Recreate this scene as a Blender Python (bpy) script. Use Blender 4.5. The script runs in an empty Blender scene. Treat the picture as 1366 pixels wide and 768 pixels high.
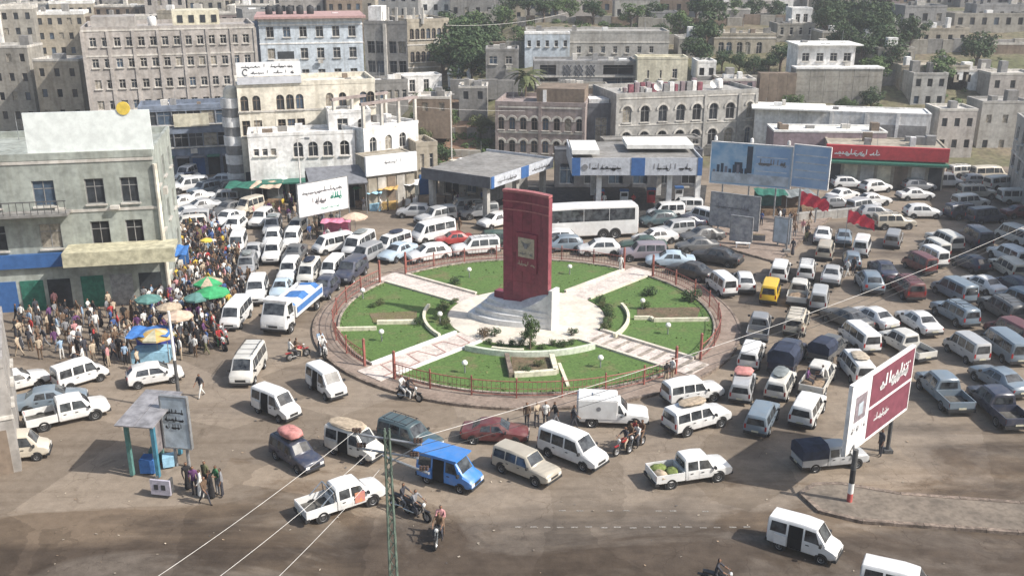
import bpy, bmesh, math, random
from mathutils import Vector, Matrix
R = math.radians
rnd = random.Random(7)
scene = bpy.context.scene
col = scene.collection

# ------------------------------------------------------------------ camera
CAM_H, PITCH, FPX = 27.0, R(19.0), 1300.0
cd = bpy.data.cameras.new('camera'); cam = bpy.data.objects.new('camera', cd); col.objects.link(cam)
cam.location = (0, 0, CAM_H); cam.rotation_euler = (R(90) - PITCH, 0, 0)
cd.sensor_width = 36.0; cd.lens = 36.0 * FPX / 1366.0; cd.clip_start = 0.5; cd.clip_end = 4000
scene.camera = cam
# ------------------------------------------------------------------ sky, sun, exposure
SUN_EL, SUN_AZ = R(43), R(109)            # azimuth clockwise from +Y
world = bpy.data.worlds.new('World'); scene.world = world; world.use_nodes = True
wn = world.node_tree; bgn = wn.nodes['Background']
sky = wn.nodes.new('ShaderNodeTexSky'); sky.sky_type = 'NISHITA'; sky.sun_disc = False
sky.sun_elevation = SUN_EL; sky.sun_rotation = SUN_AZ; sky.dust_density = 3.0; sky.air_density = 1.3
wn.links.new(sky.outputs[0], bgn.inputs[0]); bgn.inputs[1].default_value = 0.105
sl = bpy.data.lights.new('sun', 'SUN'); sl.energy = 4.0; sl.angle = R(.7); sl.color = (1.0, 0.955, 0.89)
so = bpy.data.objects.new('sun', sl); col.objects.link(so); so.location = (60, -20, 120)
sd = Vector((math.sin(SUN_AZ) * math.cos(SUN_EL), math.cos(SUN_AZ) * math.cos(SUN_EL), math.sin(SUN_EL)))
so.rotation_euler = sd.to_track_quat('Z', 'Y').to_euler()
vs = scene.view_settings; vs.view_transform = 'Standard'; vs.look = 'None'; vs.gamma = 1.0; vs.exposure = 0.62
vs.use_curve_mapping = False
scene.cycles.max_bounces = 5; scene.cycles.diffuse_bounces = 2; scene.cycles.glossy_bounces = 2
scene.cycles.transmission_bounces = 2; scene.cycles.volume_bounces = 0; scene.cycles.use_denoising = True

# ------------------------------------------------------------------ where a point of the place stands
CS, SN = math.cos(PITCH), math.sin(PITCH)
def at(px, py, z=0.0):
    u, v = (px - 683) / FPX, (py - 384) / FPX
    t = (CAM_H - z) / (SN + v * CS)
    return Vector((u * t, (CS - v * SN) * t, z))
def zat(py, Y):
    v = (py - 384) / FPX
    return CAM_H - Y * (SN + v * CS) / (CS - v * SN)
def xat(px, Y, z=0.0):
    return (px - 683) / FPX * (Y * CS + (CAM_H - z) * SN)
def lerp(a, b, t): return a + (b - a) * t
def pw(x, tab):
    if x <= tab[0][0]: return tab[0][1]
    for (a, va), (b, vb) in zip(tab, tab[1:]):
        if x <= b: return va + (vb - va) * (x - a) / (b - a)
    return tab[-1][1]
HR = [(136, 0), (148, 6.6), (165, 10), (190, 14), (215, 14.6), (260, 17.0), (420, 24), (700, 30), (1500, 34)]
HL = [(172, 0), (205, 6.5), (240, 11), (300, 13.5), (420, 20), (700, 28), (1500, 32)]
HM = [(128, 0), (138, 2.2), (150, 5.0), (168, 7.0), (190, 11.5), (240, 14), (420, 22), (700, 29), (1500, 33)]
def height(x, y):
    r = y / 150.0
    xr = x / max(r, .2)
    a, b, c = pw(y, HL), pw(y, HM), pw(y, HR)
    w1 = min(1, max(0, (xr + 20) / 5)); w2 = min(1, max(0, (xr + 3) / 5))
    h = lerp(lerp(a, b, w1), c, w2)
    if y > 130: h += 0.35 * math.sin(x * .21 + y * .13) * min(1, (y - 130) / 25)
    return h if h > 0.001 else 0.0

# ------------------------------------------------------------------ materials
MATS = {}
def srgb(h):
    h = h.lstrip('#'); c = [int(h[i:i + 2], 16) / 255 for i in (0, 2, 4)]
    return tuple(x / 12.92 if x <= .04045 else ((x + .055) / 1.055) ** 2.4 for x in c)
def mat(name, base, rough=.8, var=.18, scale=3.0, metal=0.0, bump=0.0, spec=.3, coat=0.0, base2=None, scale2=None, detail=4.0):
    """procedural material: a base colour broken up by two scales of noise"""
    if name in MATS: return MATS[name]
    m = bpy.data.materials.new(name); m.use_nodes = True; MATS[name] = m
    n, l = m.node_tree.nodes, m.node_tree.links
    p = n['Principled BSDF']; p.inputs['Roughness'].default_value = rough; p.inputs['Metallic'].default_value = metal
    p.inputs['Specular IOR Level'].default_value = spec; p.inputs['Coat Weight'].default_value = coat
    p.inputs['Coat Roughness'].default_value = .08
    if isinstance(base, str): base = srgb(base)
    if isinstance(base2, str): base2 = srgb(base2)
    tc = n.new('ShaderNodeTexCoord'); nz = n.new('ShaderNodeTexNoise'); nz.inputs['Scale'].default_value = scale
    nz.inputs['Detail'].default_value = detail; nz.inputs['Roughness'].default_value = .62
    geo = n.new('ShaderNodeNewGeometry'); l.new(geo.outputs['Position'], nz.inputs['Vector'])
    rp = n.new('ShaderNodeValToRGB'); l.new(nz.outputs['Fac'], rp.inputs['Fac'])
    lo = base2 if base2 else tuple(c * (1 - var * 1.6) for c in base)
    hi = base if base2 else tuple(min(.9, c * (1 + var * .7)) for c in base)
    rp.color_ramp.elements[0].position = .36; rp.color_ramp.elements[0].color = (*lo, 1)
    rp.color_ramp.elements[1].position = .62; rp.color_ramp.elements[1].color = (*hi, 1)
    out = rp.outputs[0]
    if scale2:
        n2 = n.new('ShaderNodeTexNoise'); n2.inputs['Scale'].default_value = scale2; n2.inputs['Detail'].default_value = 5
        l.new(geo.outputs['Position'], n2.inputs['Vector'])
        mx = n.new('ShaderNodeMix'); mx.data_type = 'RGBA'; mx.blend_type = 'MULTIPLY'
        r2 = n.new('ShaderNodeValToRGB'); l.new(n2.outputs['Fac'], r2.inputs['Fac'])
        r2.color_ramp.elements[0].position = .35; r2.color_ramp.elements[0].color = (1 - var * 1.5,) * 3 + (1,)
        r2.color_ramp.elements[1].position = .6; r2.color_ramp.elements[1].color = (1, 1, 1, 1)
        mx.inputs['Factor'].default_value = 1.0
        l.new(out, mx.inputs[6]); l.new(r2.outputs[0], mx.inputs[7]); out = mx.outputs[2]
    l.new(out, p.inputs['Base Color'])
    if bump:
        b = n.new('ShaderNodeBump'); b.inputs['Strength'].default_value = bump; b.inputs['Distance'].default_value = .05
        l.new(nz.outputs['Fac'], b.inputs['Height']); l.new(b.outputs[0], p.inputs['Normal'])
    return m
def M(name): return MATS[name]

# asphalt: dark tarmac under drifts of pale dust, tyre-polished bands, tar patches
def road_material():
    m = bpy.data.materials.new('dusty_asphalt'); m.use_nodes = True; MATS['dusty_asphalt'] = m
    n, l = m.node_tree.nodes, m.node_tree.links
    p = n['Principled BSDF']; p.inputs['Specular IOR Level'].default_value = .25
    geo = n.new('ShaderNodeNewGeometry')
    def noise(scale, detail=6, dist=0.0, stretch=None):
        z = n.new('ShaderNodeTexNoise'); z.inputs['Scale'].default_value = scale; z.inputs['Detail'].default_value = detail
        z.inputs['Roughness'].default_value = .65; z.inputs['Distortion'].default_value = dist
        if stretch:
            mp = n.new('ShaderNodeMapping'); mp.inputs['Scale'].default_value = stretch[:3]; mp.inputs['Rotation'].default_value = (0, 0, stretch[3])
            l.new(geo.outputs['Position'], mp.inputs['Vector']); l.new(mp.outputs[0], z.inputs['Vector'])
        else: l.new(geo.outputs['Position'], z.inputs['Vector'])
        return z.outputs['Fac']
    def ramp(src, a, b, ca, cb):
        r = n.new('ShaderNodeValToRGB'); l.new(src, r.inputs['Fac'])
        r.color_ramp.elements[0].position = a; r.color_ramp.elements[0].color = (*ca, 1)
        r.color_ramp.elements[1].position = b; r.color_ramp.elements[1].color = (*cb, 1)
        return r.outputs[0]
    def mix(fac, a, b, mode='MIX'):
        x = n.new('ShaderNodeMix'); x.data_type = 'RGBA'; x.blend_type = mode
        if isinstance(fac, float): x.inputs['Factor'].default_value = fac
        else: l.new(fac, x.inputs['Factor'])
        l.new(a, x.inputs[6]); l.new(b, x.inputs[7]); return x.outputs[2]
    g = (0, 0, 0); w = (1, 1, 1)
    tar = ramp(noise(.9), .35, .65, (.090, .073, .058), (.142, .118, .096))
    dust = ramp(noise(1.6), .3, .7, (.200, .164, .127), (.275, .228, .180))
    # where the dust lies: big drifts, streaked along the near road (x direction), more dust towards -x
    sep = n.new('ShaderNodeSeparateXYZ'); l.new(geo.outputs['Position'], sep.inputs[0])
    drift = noise(.075, 5, .6)
    streak = noise(.22, 6, .3, (.22, 1.0, 1.0, R(8)))
    ad = n.new('ShaderNodeMath'); ad.operation = 'ADD'; l.new(drift, ad.inputs[0]); l.new(streak, ad.inputs[1])
    yr = n.new('ShaderNodeMapRange'); l.new(sep.outputs['Y'], yr.inputs[0])
    yr.inputs[1].default_value = 39.0; yr.inputs[2].default_value = 47.0; yr.inputs[3].default_value = -.36; yr.inputs[4].default_value = .04
    ad2 = n.new('ShaderNodeMath'); ad2.operation = 'ADD'; l.new(ad.outputs[0], ad2.inputs[0]); l.new(yr.outputs[0], ad2.inputs[1])
    xr = n.new('ShaderNodeMapRange'); l.new(sep.outputs['X'], xr.inputs[0])
    xr.inputs[1].default_value = -30.0; xr.inputs[2].default_value = 30.0; xr.inputs[3].default_value = .12; xr.inputs[4].default_value = -.08
    ad3 = n.new('ShaderNodeMath'); ad3.operation = 'ADD'; l.new(ad2.outputs[0], ad3.inputs[0]); l.new(xr.outputs[0], ad3.inputs[1])
    fac = ramp(ad3.outputs[0], .77, 1.09, g, w)
    c = mix(fac, tar, dust)
    # worn tracks and oil stains
    stain = ramp(noise(.45, 4, 1.2), .60, .70, w, (.70, .68, .66))
    c = mix(.85, c, stain, 'MULTIPLY')
    track = ramp(noise(.5, 3, .2, (.10, 1.6, 1.0, R(-14))), .52, .66, w, (.80, .78, .76))
    c = mix(.8, c, track, 'MULTIPLY')
    def voro(scale, feature, dist=.0):
        v = n.new('ShaderNodeTexVoronoi'); v.inputs['Scale'].default_value = scale; v.feature = feature
        dn_ = n.new('ShaderNodeTexNoise'); dn_.inputs['Scale'].default_value = 1.3; dn_.inputs['Detail'].default_value = 4; l.new(geo.outputs['Position'], dn_.inputs['Vector'])
        va = n.new('ShaderNodeVectorMath'); va.operation = 'MULTIPLY_ADD'; l.new(dn_.outputs['Color'], va.inputs[0]); va.inputs[1].default_value = (dist,) * 3; l.new(geo.outputs['Position'], va.inputs[2]); l.new(va.outputs[0], v.inputs['Vector']); return v
    pv = voro(.16, 'F1', .5); sp = n.new('ShaderNodeSeparateColor'); l.new(pv.outputs['Color'], sp.inputs[0])
    c = mix(.8, c, ramp(sp.outputs[0], .70, .72, w, (.72, .71, .70)), 'MULTIPLY')
    c = mix(.6, c, ramp(sp.outputs[1], .80, .82, w, (1.14, 1.12, 1.08)), 'MULTIPLY')
    cv = voro(.42, 'DISTANCE_TO_EDGE', 1.1); crack = ramp(cv.outputs['Distance'], .002, .012, (.66, .63, .60), w)
    cm = ramp(noise(.11, 3), .46, .56, g, w); c = mix(cm, c, mix(1.0, c, crack, 'MULTIPLY'))
    # damp brown patches along the near carriageway
    dm = noise(.16, 6, .8, (.45, 1.0, 1.0, R(12))); ya = n.new('ShaderNodeMapRange'); l.new(sep.outputs['Y'], ya.inputs[0]); ya.inputs[1].default_value = 41.0; ya.inputs[2].default_value = 56.0; ya.inputs[3].default_value = .08; ya.inputs[4].default_value = -.12
    da = n.new('ShaderNodeMath'); da.operation = 'ADD'; l.new(dm, da.inputs[0]); l.new(ya.outputs[0], da.inputs[1])
    c = mix(.9, c, ramp(da.outputs[0], .54, .62, w, (.60, .54, .48)), 'MULTIPLY')
    grit = ramp(noise(14, 3), .3, .7, (.86, .86, .86), (1.1, 1.08, 1.06))
    c = mix(1.0, c, grit, 'MULTIPLY')
    l.new(c, p.inputs['Base Color'])
    rr = n.new('ShaderNodeMapRange'); l.new(fac, rr.inputs[0]); rr.inputs[3].default_value = .72; rr.inputs[4].default_value = .97
    l.new(rr.outputs[0], p.inputs['Roughness'])
    b = n.new('ShaderNodeBump'); b.inputs['Strength'].default_value = .35; b.inputs['Distance'].default_value = .04
    l.new(noise(5, 5), b.inputs['Height']); l.new(b.outputs[0], p.inputs['Normal'])
    return m
road_material()
mat('earth', (.26, .19, .13), .95, .25, .35, bump=.4, base2=(.15, .125, .085), scale2=2.2)
mat('verge_earth', (.20, .158, .118), .97, .25, .5, bump=.5, base2=(.145, .115, .088), scale2=4)
mat('earth_red', (.25, .155, .105), .95, .25, .3, bump=.4, base2=(.17, .125, .085), scale2=2.2)
mat('hill', (.125, .13, .062), .95, .3, .12, bump=.4, base2=(.20, .165, .115), scale2=1.5, detail=7)
mat('grass', (.100, .172, .046), .95, .24, .55, bump=.4, base2=(.165, .165, .072), scale2=7, detail=9)
MATS['grass'].node_tree.nodes['Color Ramp'].color_ramp.elements[0].position = .30; MATS['grass'].node_tree.nodes['Color Ramp'].color_ramp.elements[1].position = .46
mat('grass_dry', (.16, .15, .062), .95, .3, .8, bump=.5, base2=(.20, .155, .095), scale2=9)
mat('bed_soil', (.19, .13, .085), .95, .3, 1.2, bump=.5, base2=(.12, .11, .06), scale2=6)
mat('paving', (.31, .245, .20), .9, .16, 1.0, bump=.15, base2=(.225, .172, .138), scale2=5)
mat('dirty_slab', (.225, .188, .15), .92, .2, .7, bump=.2, base2=(.155, .13, .105), scale2=4)
mat('plaza', (.66, .60, .51), .8, .1, .8, scale2=4)
mat('path_stone', (.62, .545, .49), .8, .14, 1.5, scale2=6)
mat('kerb', (.42, .36, .30), .9, .3, 1.5, scale2=5)
mat('kerb_dark', (.26, .205, .165), .9, .3, 1.5, scale2=5)
mat('cream_paint', (.66, .62, .48), .75, .14, 3)
mat('pale_green_paint', (.56, .60, .49), .75, .14, 3)
mat('white_paint', (.74, .73, .70), .6, .1, 3)
mat('white_marble', (.66, .66, .65), .45, .1, 1.2, scale2=4)
mat('maroon_stone', (.225, .036, .060), .38, .12, 1.0, scale2=3, spec=.4)
mat('maroon_light', (.36, .13, .13), .5, .15, 3)
mat('red_rail', (.30, .105, .085), .55, .2, 4)
mat('rust_rail', (.24, .13, .10), .65, .3, 4)
mat('tyre', (.022, .021, .02), .9, .2, 6)
mat('rim', (.42, .42, .42), .4, .15, 6, metal=.6)
mat('rim_dark', (.14, .14, .14), .55, .15, 6)
mat('chrome', (.55, .55, .55), .25, .1, 6, metal=.9)
mat('glass', (.075, .082, .088), .10, .1, 1.9, spec=.6, base2=(.008, .009, .011))  # pale blotches in the colour hint at reflections and interiors
mat('doorway_shade', (.007, .007, .008), .8, .1, 2)  # near-black colour stands in for the unlit interior behind open van doors
mat('house_glass', (.035, .040, .046), .25, .3, 1.5, spec=.5)
mat('headlight', (.66, .67, .66), .2, .1, 6, spec=.6)
mat('tail_light', (.33, .02, .018), .3, .1, 6)
mat('plastic_black', (.035, .035, .036), .6, .15, 5)
mat('metal_grey', (.30, .31, .32), .5, .2, 3, metal=.4)
mat('metal_dark', (.09, .09, .09), .6, .2, 3)
mat('galv', (.40, .41, .42), .45, .2, 2, metal=.5)
mat('wire', (.62, .60, .57), .6, .1, 4)
mat('wire_dark', (.055, .055, .055), .6, .1, 4)
mat('wood', (.22, .15, .095), .8, .3, 4)
mat('lamp_globe', (.80, .79, .74), .25, .05, 4)
mat('skin', (.23, .125, .078), .6, .12, 8)
mat('hair', (.018, .014, .012), .7, .1, 8)
mat('shoe', (.035, .028, .022), .7, .2, 8)

# ------------------------------------------------------------------ mesh building
class MB:
    def __init__(s): s.v = []; s.f = []; s.m = []
    def quad(s, a, b, c, d, m=0):
        k = len(s.v); s.v += [tuple(a), tuple(b), tuple(c), tuple(d)]; s.f.append((k, k + 1, k + 2, k + 3)); s.m.append(m)
    def poly(s, pts, m=0):
        k = len(s.v); s.v += [tuple(p) for p in pts]; s.f.append(tuple(range(k, k + len(pts)))); s.m.append(m)
    def box(s, x0, x1, y0, y1, z0, z1, m=0, M4=None):
        k = len(s.v); p = [(x, y, z) for z in (z0, z1) for y in (y0, y1) for x in (x0, x1)]
        if M4 is not None: p = [tuple(M4 @ Vector(q)) for q in p]
        s.v += p
        for f in ((0, 2, 3, 1), (4, 5, 7, 6), (0, 1, 5, 4), (2, 6, 7, 3), (0, 4, 6, 2), (1, 3, 7, 5)):
            s.f.append(tuple(k + i for i in f)); s.m.append(m)
        return s
    def prism(s, pts, z0, z1, m=0, top=True, bottom=True, zt=None):
        """plan polygon (ccw) pulled up from z0 to z1 (zt: own top height for each point)"""
        k = len(s.v); n = len(pts)
        s.v += [(p[0], p[1], z0) for p in pts] + [(p[0], p[1], zt[i] if zt else z1) for i, p in enumerate(pts)]
        for i in range(n):
            j = (i + 1) % n; s.f.append((k + i, k + j, k + n + j, k + n + i)); s.m.append(m)
        if top: s.f.append(tuple(k + n + i for i in range(n))); s.m.append(m)
        if bottom: s.f.append(tuple(k + n - 1 - i for i in range(n))); s.m.append(m)
        return s
    def tube(s, a, b, r0, r1=None, n=8, m=0, caps=True):
        a, b = Vector(a), Vector(b); r1 = r0 if r1 is None else r1
        d = (b - a); 
        if d.length < 1e-6: return s
        d.normalize(); u = d.orthogonal().normalized(); w = d.cross(u)
        k = len(s.v)
        for c, r in ((a, r0), (b, r1)):
            for i in range(n):
                t = 2 * math.pi * i / n; s.v.append(tuple(c + u * (r * math.cos(t)) + w * (r * math.sin(t))))
        for i in range(n):
            j = (i + 1) % n; s.f.append((k + i, k + j, k + n + j, k + n + i)); s.m.append(m)
        if caps:
            s.f.append(tuple(k + n - 1 - i for i in range(n))); s.m.append(m)
            s.f.append(tuple(k + n + i for i in range(n))); s.m.append(m)
        return s
    def path(s, pts, r, n=6, m=0):
        for a, b in zip(pts, pts[1:]): s.tube(a, b, r, r, n, m)
        return s
    def lathe(s, prof, n=16, m=0, c=(0, 0, 0), sx=1, sy=1):
        k = len(s.v); q = len(prof)
        for i in range(n):
            t = 2 * math.pi * i / n
            for r, z in prof: s.v.append((c[0] + r * math.cos(t) * sx, c[1] + r * math.sin(t) * sy, c[2] + z))
        for i in range(n):
            j = (i + 1) % n
            for a in range(q - 1):
                s.f.append((k + i * q + a, k + j * q + a, k + j * q + a + 1, k + i * q + a + 1)); s.m.append(m)
        return s
    def mesh(s, name, mats, smooth=None, fix=True):
        me = bpy.data.meshes.new(name); me.from_pydata(s.v, [], s.f)
        for x in (mats if isinstance(mats, (list, tuple)) else [mats]): me.materials.append(MATS[x] if isinstance(x, str) else x)
        if any(s.m): me.polygons.foreach_set('material_index', s.m)
        if fix:
            bm = bmesh.new(); bm.from_mesh(me); bmesh.ops.remove_doubles(bm, verts=bm.verts, dist=1e-5)
            bmesh.ops.recalc_face_normals(bm, faces=bm.faces); bm.to_mesh(me); bm.free()
        if smooth is not None: me.shade_smooth(); me.set_sharp_from_angle(angle=R(smooth))
        me.update(); return me
    def obj(s, name, mats, parent=None, loc=None, rotz=0, smooth=None, fix=True):
        return link(name, s.mesh(name, mats, smooth, fix), parent, loc, rotz)
def link(name, me, parent=None, loc=None, rotz=0):
    o = bpy.data.objects.new(name, me); col.objects.link(o)
    if parent is not None: o.parent = parent
    if loc is not None: o.location = loc
    if rotz: o.rotation_euler = (0, 0, rotz)
    return o
def tag(o, label, cat, group=None):
    o['label'] = label; o['category'] = cat
    if group: o['group'] = group
    return o
def thing(name, label, cat, loc=(0, 0, 0), rotz=0, group=None):
    o = bpy.data.objects.new(name, None); col.objects.link(o); o.location = loc; o.rotation_euler = (0, 0, rotz)
    o.empty_display_size = .3
    return tag(o, label, cat, group)
def struct(o): o['kind'] = 'structure'; return o
def stuff(o): o['kind'] = 'stuff'; return o

# ------------------------------------------------------------------ ground, road, pavements
def terrain():
    xs = sorted(set([-900, -600, -420, -300, -220] + [i * 5 for i in range(-34, 35)] + [220, 300, 420, 600, 900]))
    ys = sorted(set([-60, -20] + [i * 6 for i in range(2, 21)] + [120 + i * 3 for i in range(0, 45)] + [260 + 10 * i for i in range(17)] + [460, 520, 600, 700, 850, 1100, 1500]))
    b = MB(); nx = len(xs)
    for y in ys:
        for x in xs: b.v.append((x, y, height(x, y) - (0.012 if height(x, y) == 0 else 0)))
    for j in range(len(ys) - 1):
        for i in range(nx - 1):
            b.f.append((j * nx + i, j * nx + i + 1, (j + 1) * nx + i + 1, (j + 1) * nx + i))
            xr_ = (xs[i] + 2.5) / (ys[j] / 150.0) if ys[j] > 0 else 0
            b.m.append(1 if ys[j] <= 118 else (2 if -17 < xr_ < -3 and ys[j] < 158 else 0))
    o = b.obj('ground', ['hill', 'earth', 'earth_red'], fix=False); o.data.shade_smooth(); struct(o)
terrain()
b = MB(); b.poly([(-120, 5, 0), (120, 5, 0), (120, 124, 0), (70, 128, 0), (-20, 126, 0), (-48, 150, 0), (-62, 168, 0), (-120, 168, 0)])
road = struct(b.obj('road', 'dusty_asphalt', fix=False))
# rows of small worn studs across the near carriageway
mat('worn_marking', (.36, .335, .30), .9, .4, 5, base2=(.20, .18, .155), scale2=18)
studm = MB().box(-.17, .17, -.05, .05, .004, .012).mesh('marking', 'worn_marking')
for py, xs in ((703, range(692, 1000, 19)), (681, range(752, 960, 21))):
    for i, x in enumerate(xs):
        if py == 681 and i % 3 == 2: continue
        p = at(x + rnd.uniform(-2, 2), py + rnd.uniform(-.7, .7)); link('marking', studm, road, p)
def arc(c, r, a0, a1, n): return [(c[0] + r * math.cos(a0 + (a1 - a0) * i / n), c[1] + r * math.sin(a0 + (a1 - a0) * i / n)) for i in range(n + 1)]
def kerbed(name, pts, z=.14, mt='paving', km='kerb', kw=.22):
    """pavement slab with its kerb stones as separate pieces round the edge"""
    o = struct(MB().prism([(p[0], p[1]) for p in pts], -.05, z).obj(name, mt))
    n = len(pts); done = 0
    for i in range(n):
        a, c = Vector(pts[i][:2]), Vector(pts[(i + 1) % n][:2]); L = (c - a).length
        k = max(1, round(L / 1.6)); ang = math.atan2(c.y - a.y, c.x - a.x); s = L / k
        me = MB().box(.015, s - .015, -.04, kw, -.04, z + .025).mesh('kerb_stone', km)
        for j in range(k):
            if done > 280: break
            q = a + (c - a) * (j / k); mid = q + (c - a) * (.5 / k)
            u = (mid.x - 683) ; done += 1
            link('kerb_stone', me, o, (q.x, q.y, rnd.uniform(-.008, .008)), ang)
    return o
def gpts(pp): return [at(x, y).to_2d() for x, y in pp]
# corner pavement at lower right, the wedge under the billboards, and the left forecourt
kerbed('pavement_right', [(p.x, p.y) for p in gpts([(1066, 660), (1092, 684), (1150, 698), (1400, 716), (1400, 675), (1200, 660), (1120, 646), (1085, 647)])], .15, 'dirty_slab', 'kerb_dark')
kerbed('pavement_back', [(p.x, p.y) for p in gpts([(955, 326), (985, 337), (1038, 352), (1062, 330), (1085, 308), (1112, 290), (1068, 283), (1000, 288), (950, 300)])], .15, 'paving', 'kerb_dark')
# ------------------------------------------------------------------ the roundabout
RC = Vector((1.1, 71.3)); RP, RL, RF, RK = 6.1, 14.35, 14.85, 16.2
PATHS = [R(227), R(318), R(407), R(501)]           # lower left, lower right, upper right, upper left
def pol(r, a, z=0): return Vector((RC.x + r * math.cos(a), RC.y + r * math.sin(a), z))
island = struct(MB().prism(arc(RC, RK, 0, 2 * math.pi, 96)[:-1], -.05, .15).obj('roundabout_pavement', 'paving'))
nk = 84; sg = 2 * math.pi / nk
me = MB().prism([(RK * math.cos(t), RK * math.sin(t)) for t in (-sg * .49, 0, sg * .49)] + [((RK + .2) * math.cos(t), (RK + .2) * math.sin(t)) for t in (sg * .49, 0, -sg * .49)], -.04, .19).mesh('kerb_stone', 'kerb_dark')
for i in range(nk):
    o = link('kerb_stone', me, island, (RC.x, RC.y, rnd.uniform(-.01, .01)), i * sg)
plaza = struct(MB().prism(arc(RC, RP, 0, 2 * math.pi, 72)[:-1], .1, .20).obj('plaza', 'plaza'))
HW = 1.22
lawn_mats = ['grass'] * 4
for q in range(4):
    a0, a1 = PATHS[q], PATHS[(q + 1) % 4] + (2 * math.pi if q == 3 else 0)
    # front quadrant is q=0 (227..318), right q=1, back q=2, left q=3
    do, di = math.asin((HW + .12) / RL), math.asin((HW + .12) / (RP + .1))
    outer = arc(RC, RL, a0 + do, a1 - do, 30); inner = arc(RC, RP + .1, a1 - di, a0 + di, 16)
    o = struct(MB().prism(outer + inner, .1, .22).obj('lawn', 'grass'))
    # low rim wall round the outside of the lawn, in short lengths
    n = 14; w = (a1 - a0 - 2 * do) / n
    me = MB().prism(arc((0, 0), RL, -w * .495, w * .495, 3) + arc((0, 0), RL + .16, w * .495, -w * .495, 3), .1, .32).mesh('rim_stone', 'kerb')
    for i in range(n): link('rim_stone', me, o, (RC.x, RC.y, 0), a0 + do + w * (i + .5))
for q in range(4):
    a = PATHS[q]; L0, L1 = RP - .25, RK - .5
    o = MB().box(L0, L1, -HW, HW, .12, .196).obj('path', 'path_stone', None, (RC.x, RC.y, 0), a); struct(o)
    for s in (-1, 1):
        for k in range(6):
            x0 = L0 + .45 + k * (RL - L0 - .4) / 6
            MB().box(x0 + .01, x0 + (RL - L0 - .4) / 6 - .01, s * (HW + .1) - .12, s * (HW + .1) + .12, .12, .36).obj('edge_stone', 'plaza' if q else 'white_paint', o)
    # thin darker bands laid across the paving
    for k in range(9 if q == 1 else 0):
        x0 = L0 + 1.0 + k * 1.05
        MB().box(x0, x0 + .35, -HW + .1, HW - .1, .19, .204).obj('paving_band', 'kerb', o)
# dark red zigzag bands along the lower-left path
lp = [o_ for o_ in scene.objects if o_.name.startswith('path')][0]
zz = []
for k in range(7):
    x0 = 6.6 + k * 1.22; sg_ = 1 if k % 2 else -1
    for (xa, ya, xb, yb) in ((x0, sg_ * .95, x0 + .35, -sg_ * .8), (x0 + .35, -sg_ * .8, x0 + 1.15, -sg_ * .8)):
        a_, b_ = Vector((xa, ya)), Vector((xb, yb)); d_ = (b_ - a_).normalized(); n_ = Vector((-d_.y, d_.x)) * .05
        MB().prism([a_ - n_, b_ - n_, b_ + n_, a_ + n_], .18, .206 + .004 * (k % 2)).obj('zigzag_band', mat('zigzag_red', (.34, .19, .16), .8, .2, 3), lp)
# ring railing, one railing between each pair of gates
bal = MB().box(-.012, .012, -.012, .012, 0, .92).mesh('baluster', 'rust_rail')
pst = MB().box(-.045, .045, -.045, .045, 0, 1.28).lathe([(0, 1.42), (.07, 1.35), (.05, 1.28)], 6).mesh('post', 'red_rail')
names = ['front', 'right', 'back', 'left']
for q in range(4):
    a0, a1 = PATHS[q], PATHS[(q + 1) % 4] + (2 * math.pi if q == 3 else 0)
    d = math.asin((HW + .35) / RF); n = 7; span = a1 - a0 - 2 * d
    f = thing('ring_railing', f'red-brown metal railing round the {names[q]} quarter of the roundabout garden', 'railing', (RC.x, RC.y, .15), 0, 'railings round the roundabout')
    for z, r in ((1.12, .036), (.62, .018), (.2, .026)):
        b = MB(); pts = [(RF * math.cos(a0 + d + span * i / 42), RF * math.sin(a0 + d + span * i / 42), z) for i in range(43)]
        b.path(pts, r, 6); b.obj('rail', 'red_rail', f, smooth=40)
    for i in range(n + 1):
        t = a0 + d + span * i / n; o = link('post', pst, f, (RF * math.cos(t), RF * math.sin(t), 0), t)
        if i in (0, n): o.scale = (1.6, 1.6, 1.45)
    nb = 70
    for i in range(nb):
        t = a0 + d + span * (i + .5) / nb; link('baluster', bal, f, (RF * math.cos(t), RF * math.sin(t), .2), t)
# monument
mat('maroon_edge', (.24, .07, .085), .45, .15, 2)
mat('maroon_stone_dull', (.20, .036, .058), .45, .16, 1.6, scale2=4)
E_R = Vector((2.72, 68.3, 0)); E_L = Vector((-0.62, 70.5, 0))
md = (E_R - E_L).normalized(); mang = math.atan2(md.y, md.x)
mon = thing('monument', 'tall maroon slab monument with pale plaque on white stepped base in the roundabout', 'monument', (E_R.x, E_R.y, .2), mang)
# local: x along the slab (0 at the near right end, -4 at the far left end), -y faces the viewer
def slab_plan(y0, y1, x0, x1, bow, n=12):
    f = [(x0 + (x1 - x0) * i / n, y0 - bow * math.sin(math.pi * i / n)) for i in range(n + 1)]
    g = [(x1 + (x0 - x1) * i / n, y1 - bow * math.sin(math.pi * i / n)) for i in range(n + 1)]
    return f + g
XL = -4.05
pl = slab_plan(0, .42, XL, -.12, -.28)
for ci_ in range(5):
    for ri in range(8):
        xa, xb = XL + .02 - (XL + .13) / 5 * ci_, XL - .02 - (XL + .13) / 5 * (ci_ + 1); za, zb_ = .95 + 9.1 / 8 * ri + .012, .95 + 9.1 / 8 * (ri + 1) - .012
        yf = lambda x: .28 * math.sin(math.pi * (x - XL) / -XL); dd = rnd.uniform(.012, .022)
        b = MB(); xm = (xa + xb) / 2
        b.prism([(xa, yf(xa) - dd), (xm, yf(xm) - dd), (xb, yf(xb) - dd), (xb, yf(xb) + .06), (xa, yf(xa) + .06)], za, zb_); b.obj('cladding_panel', rnd.choice(['maroon_stone', 'maroon_stone', 'maroon_stone_dull']), mon)
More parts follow.
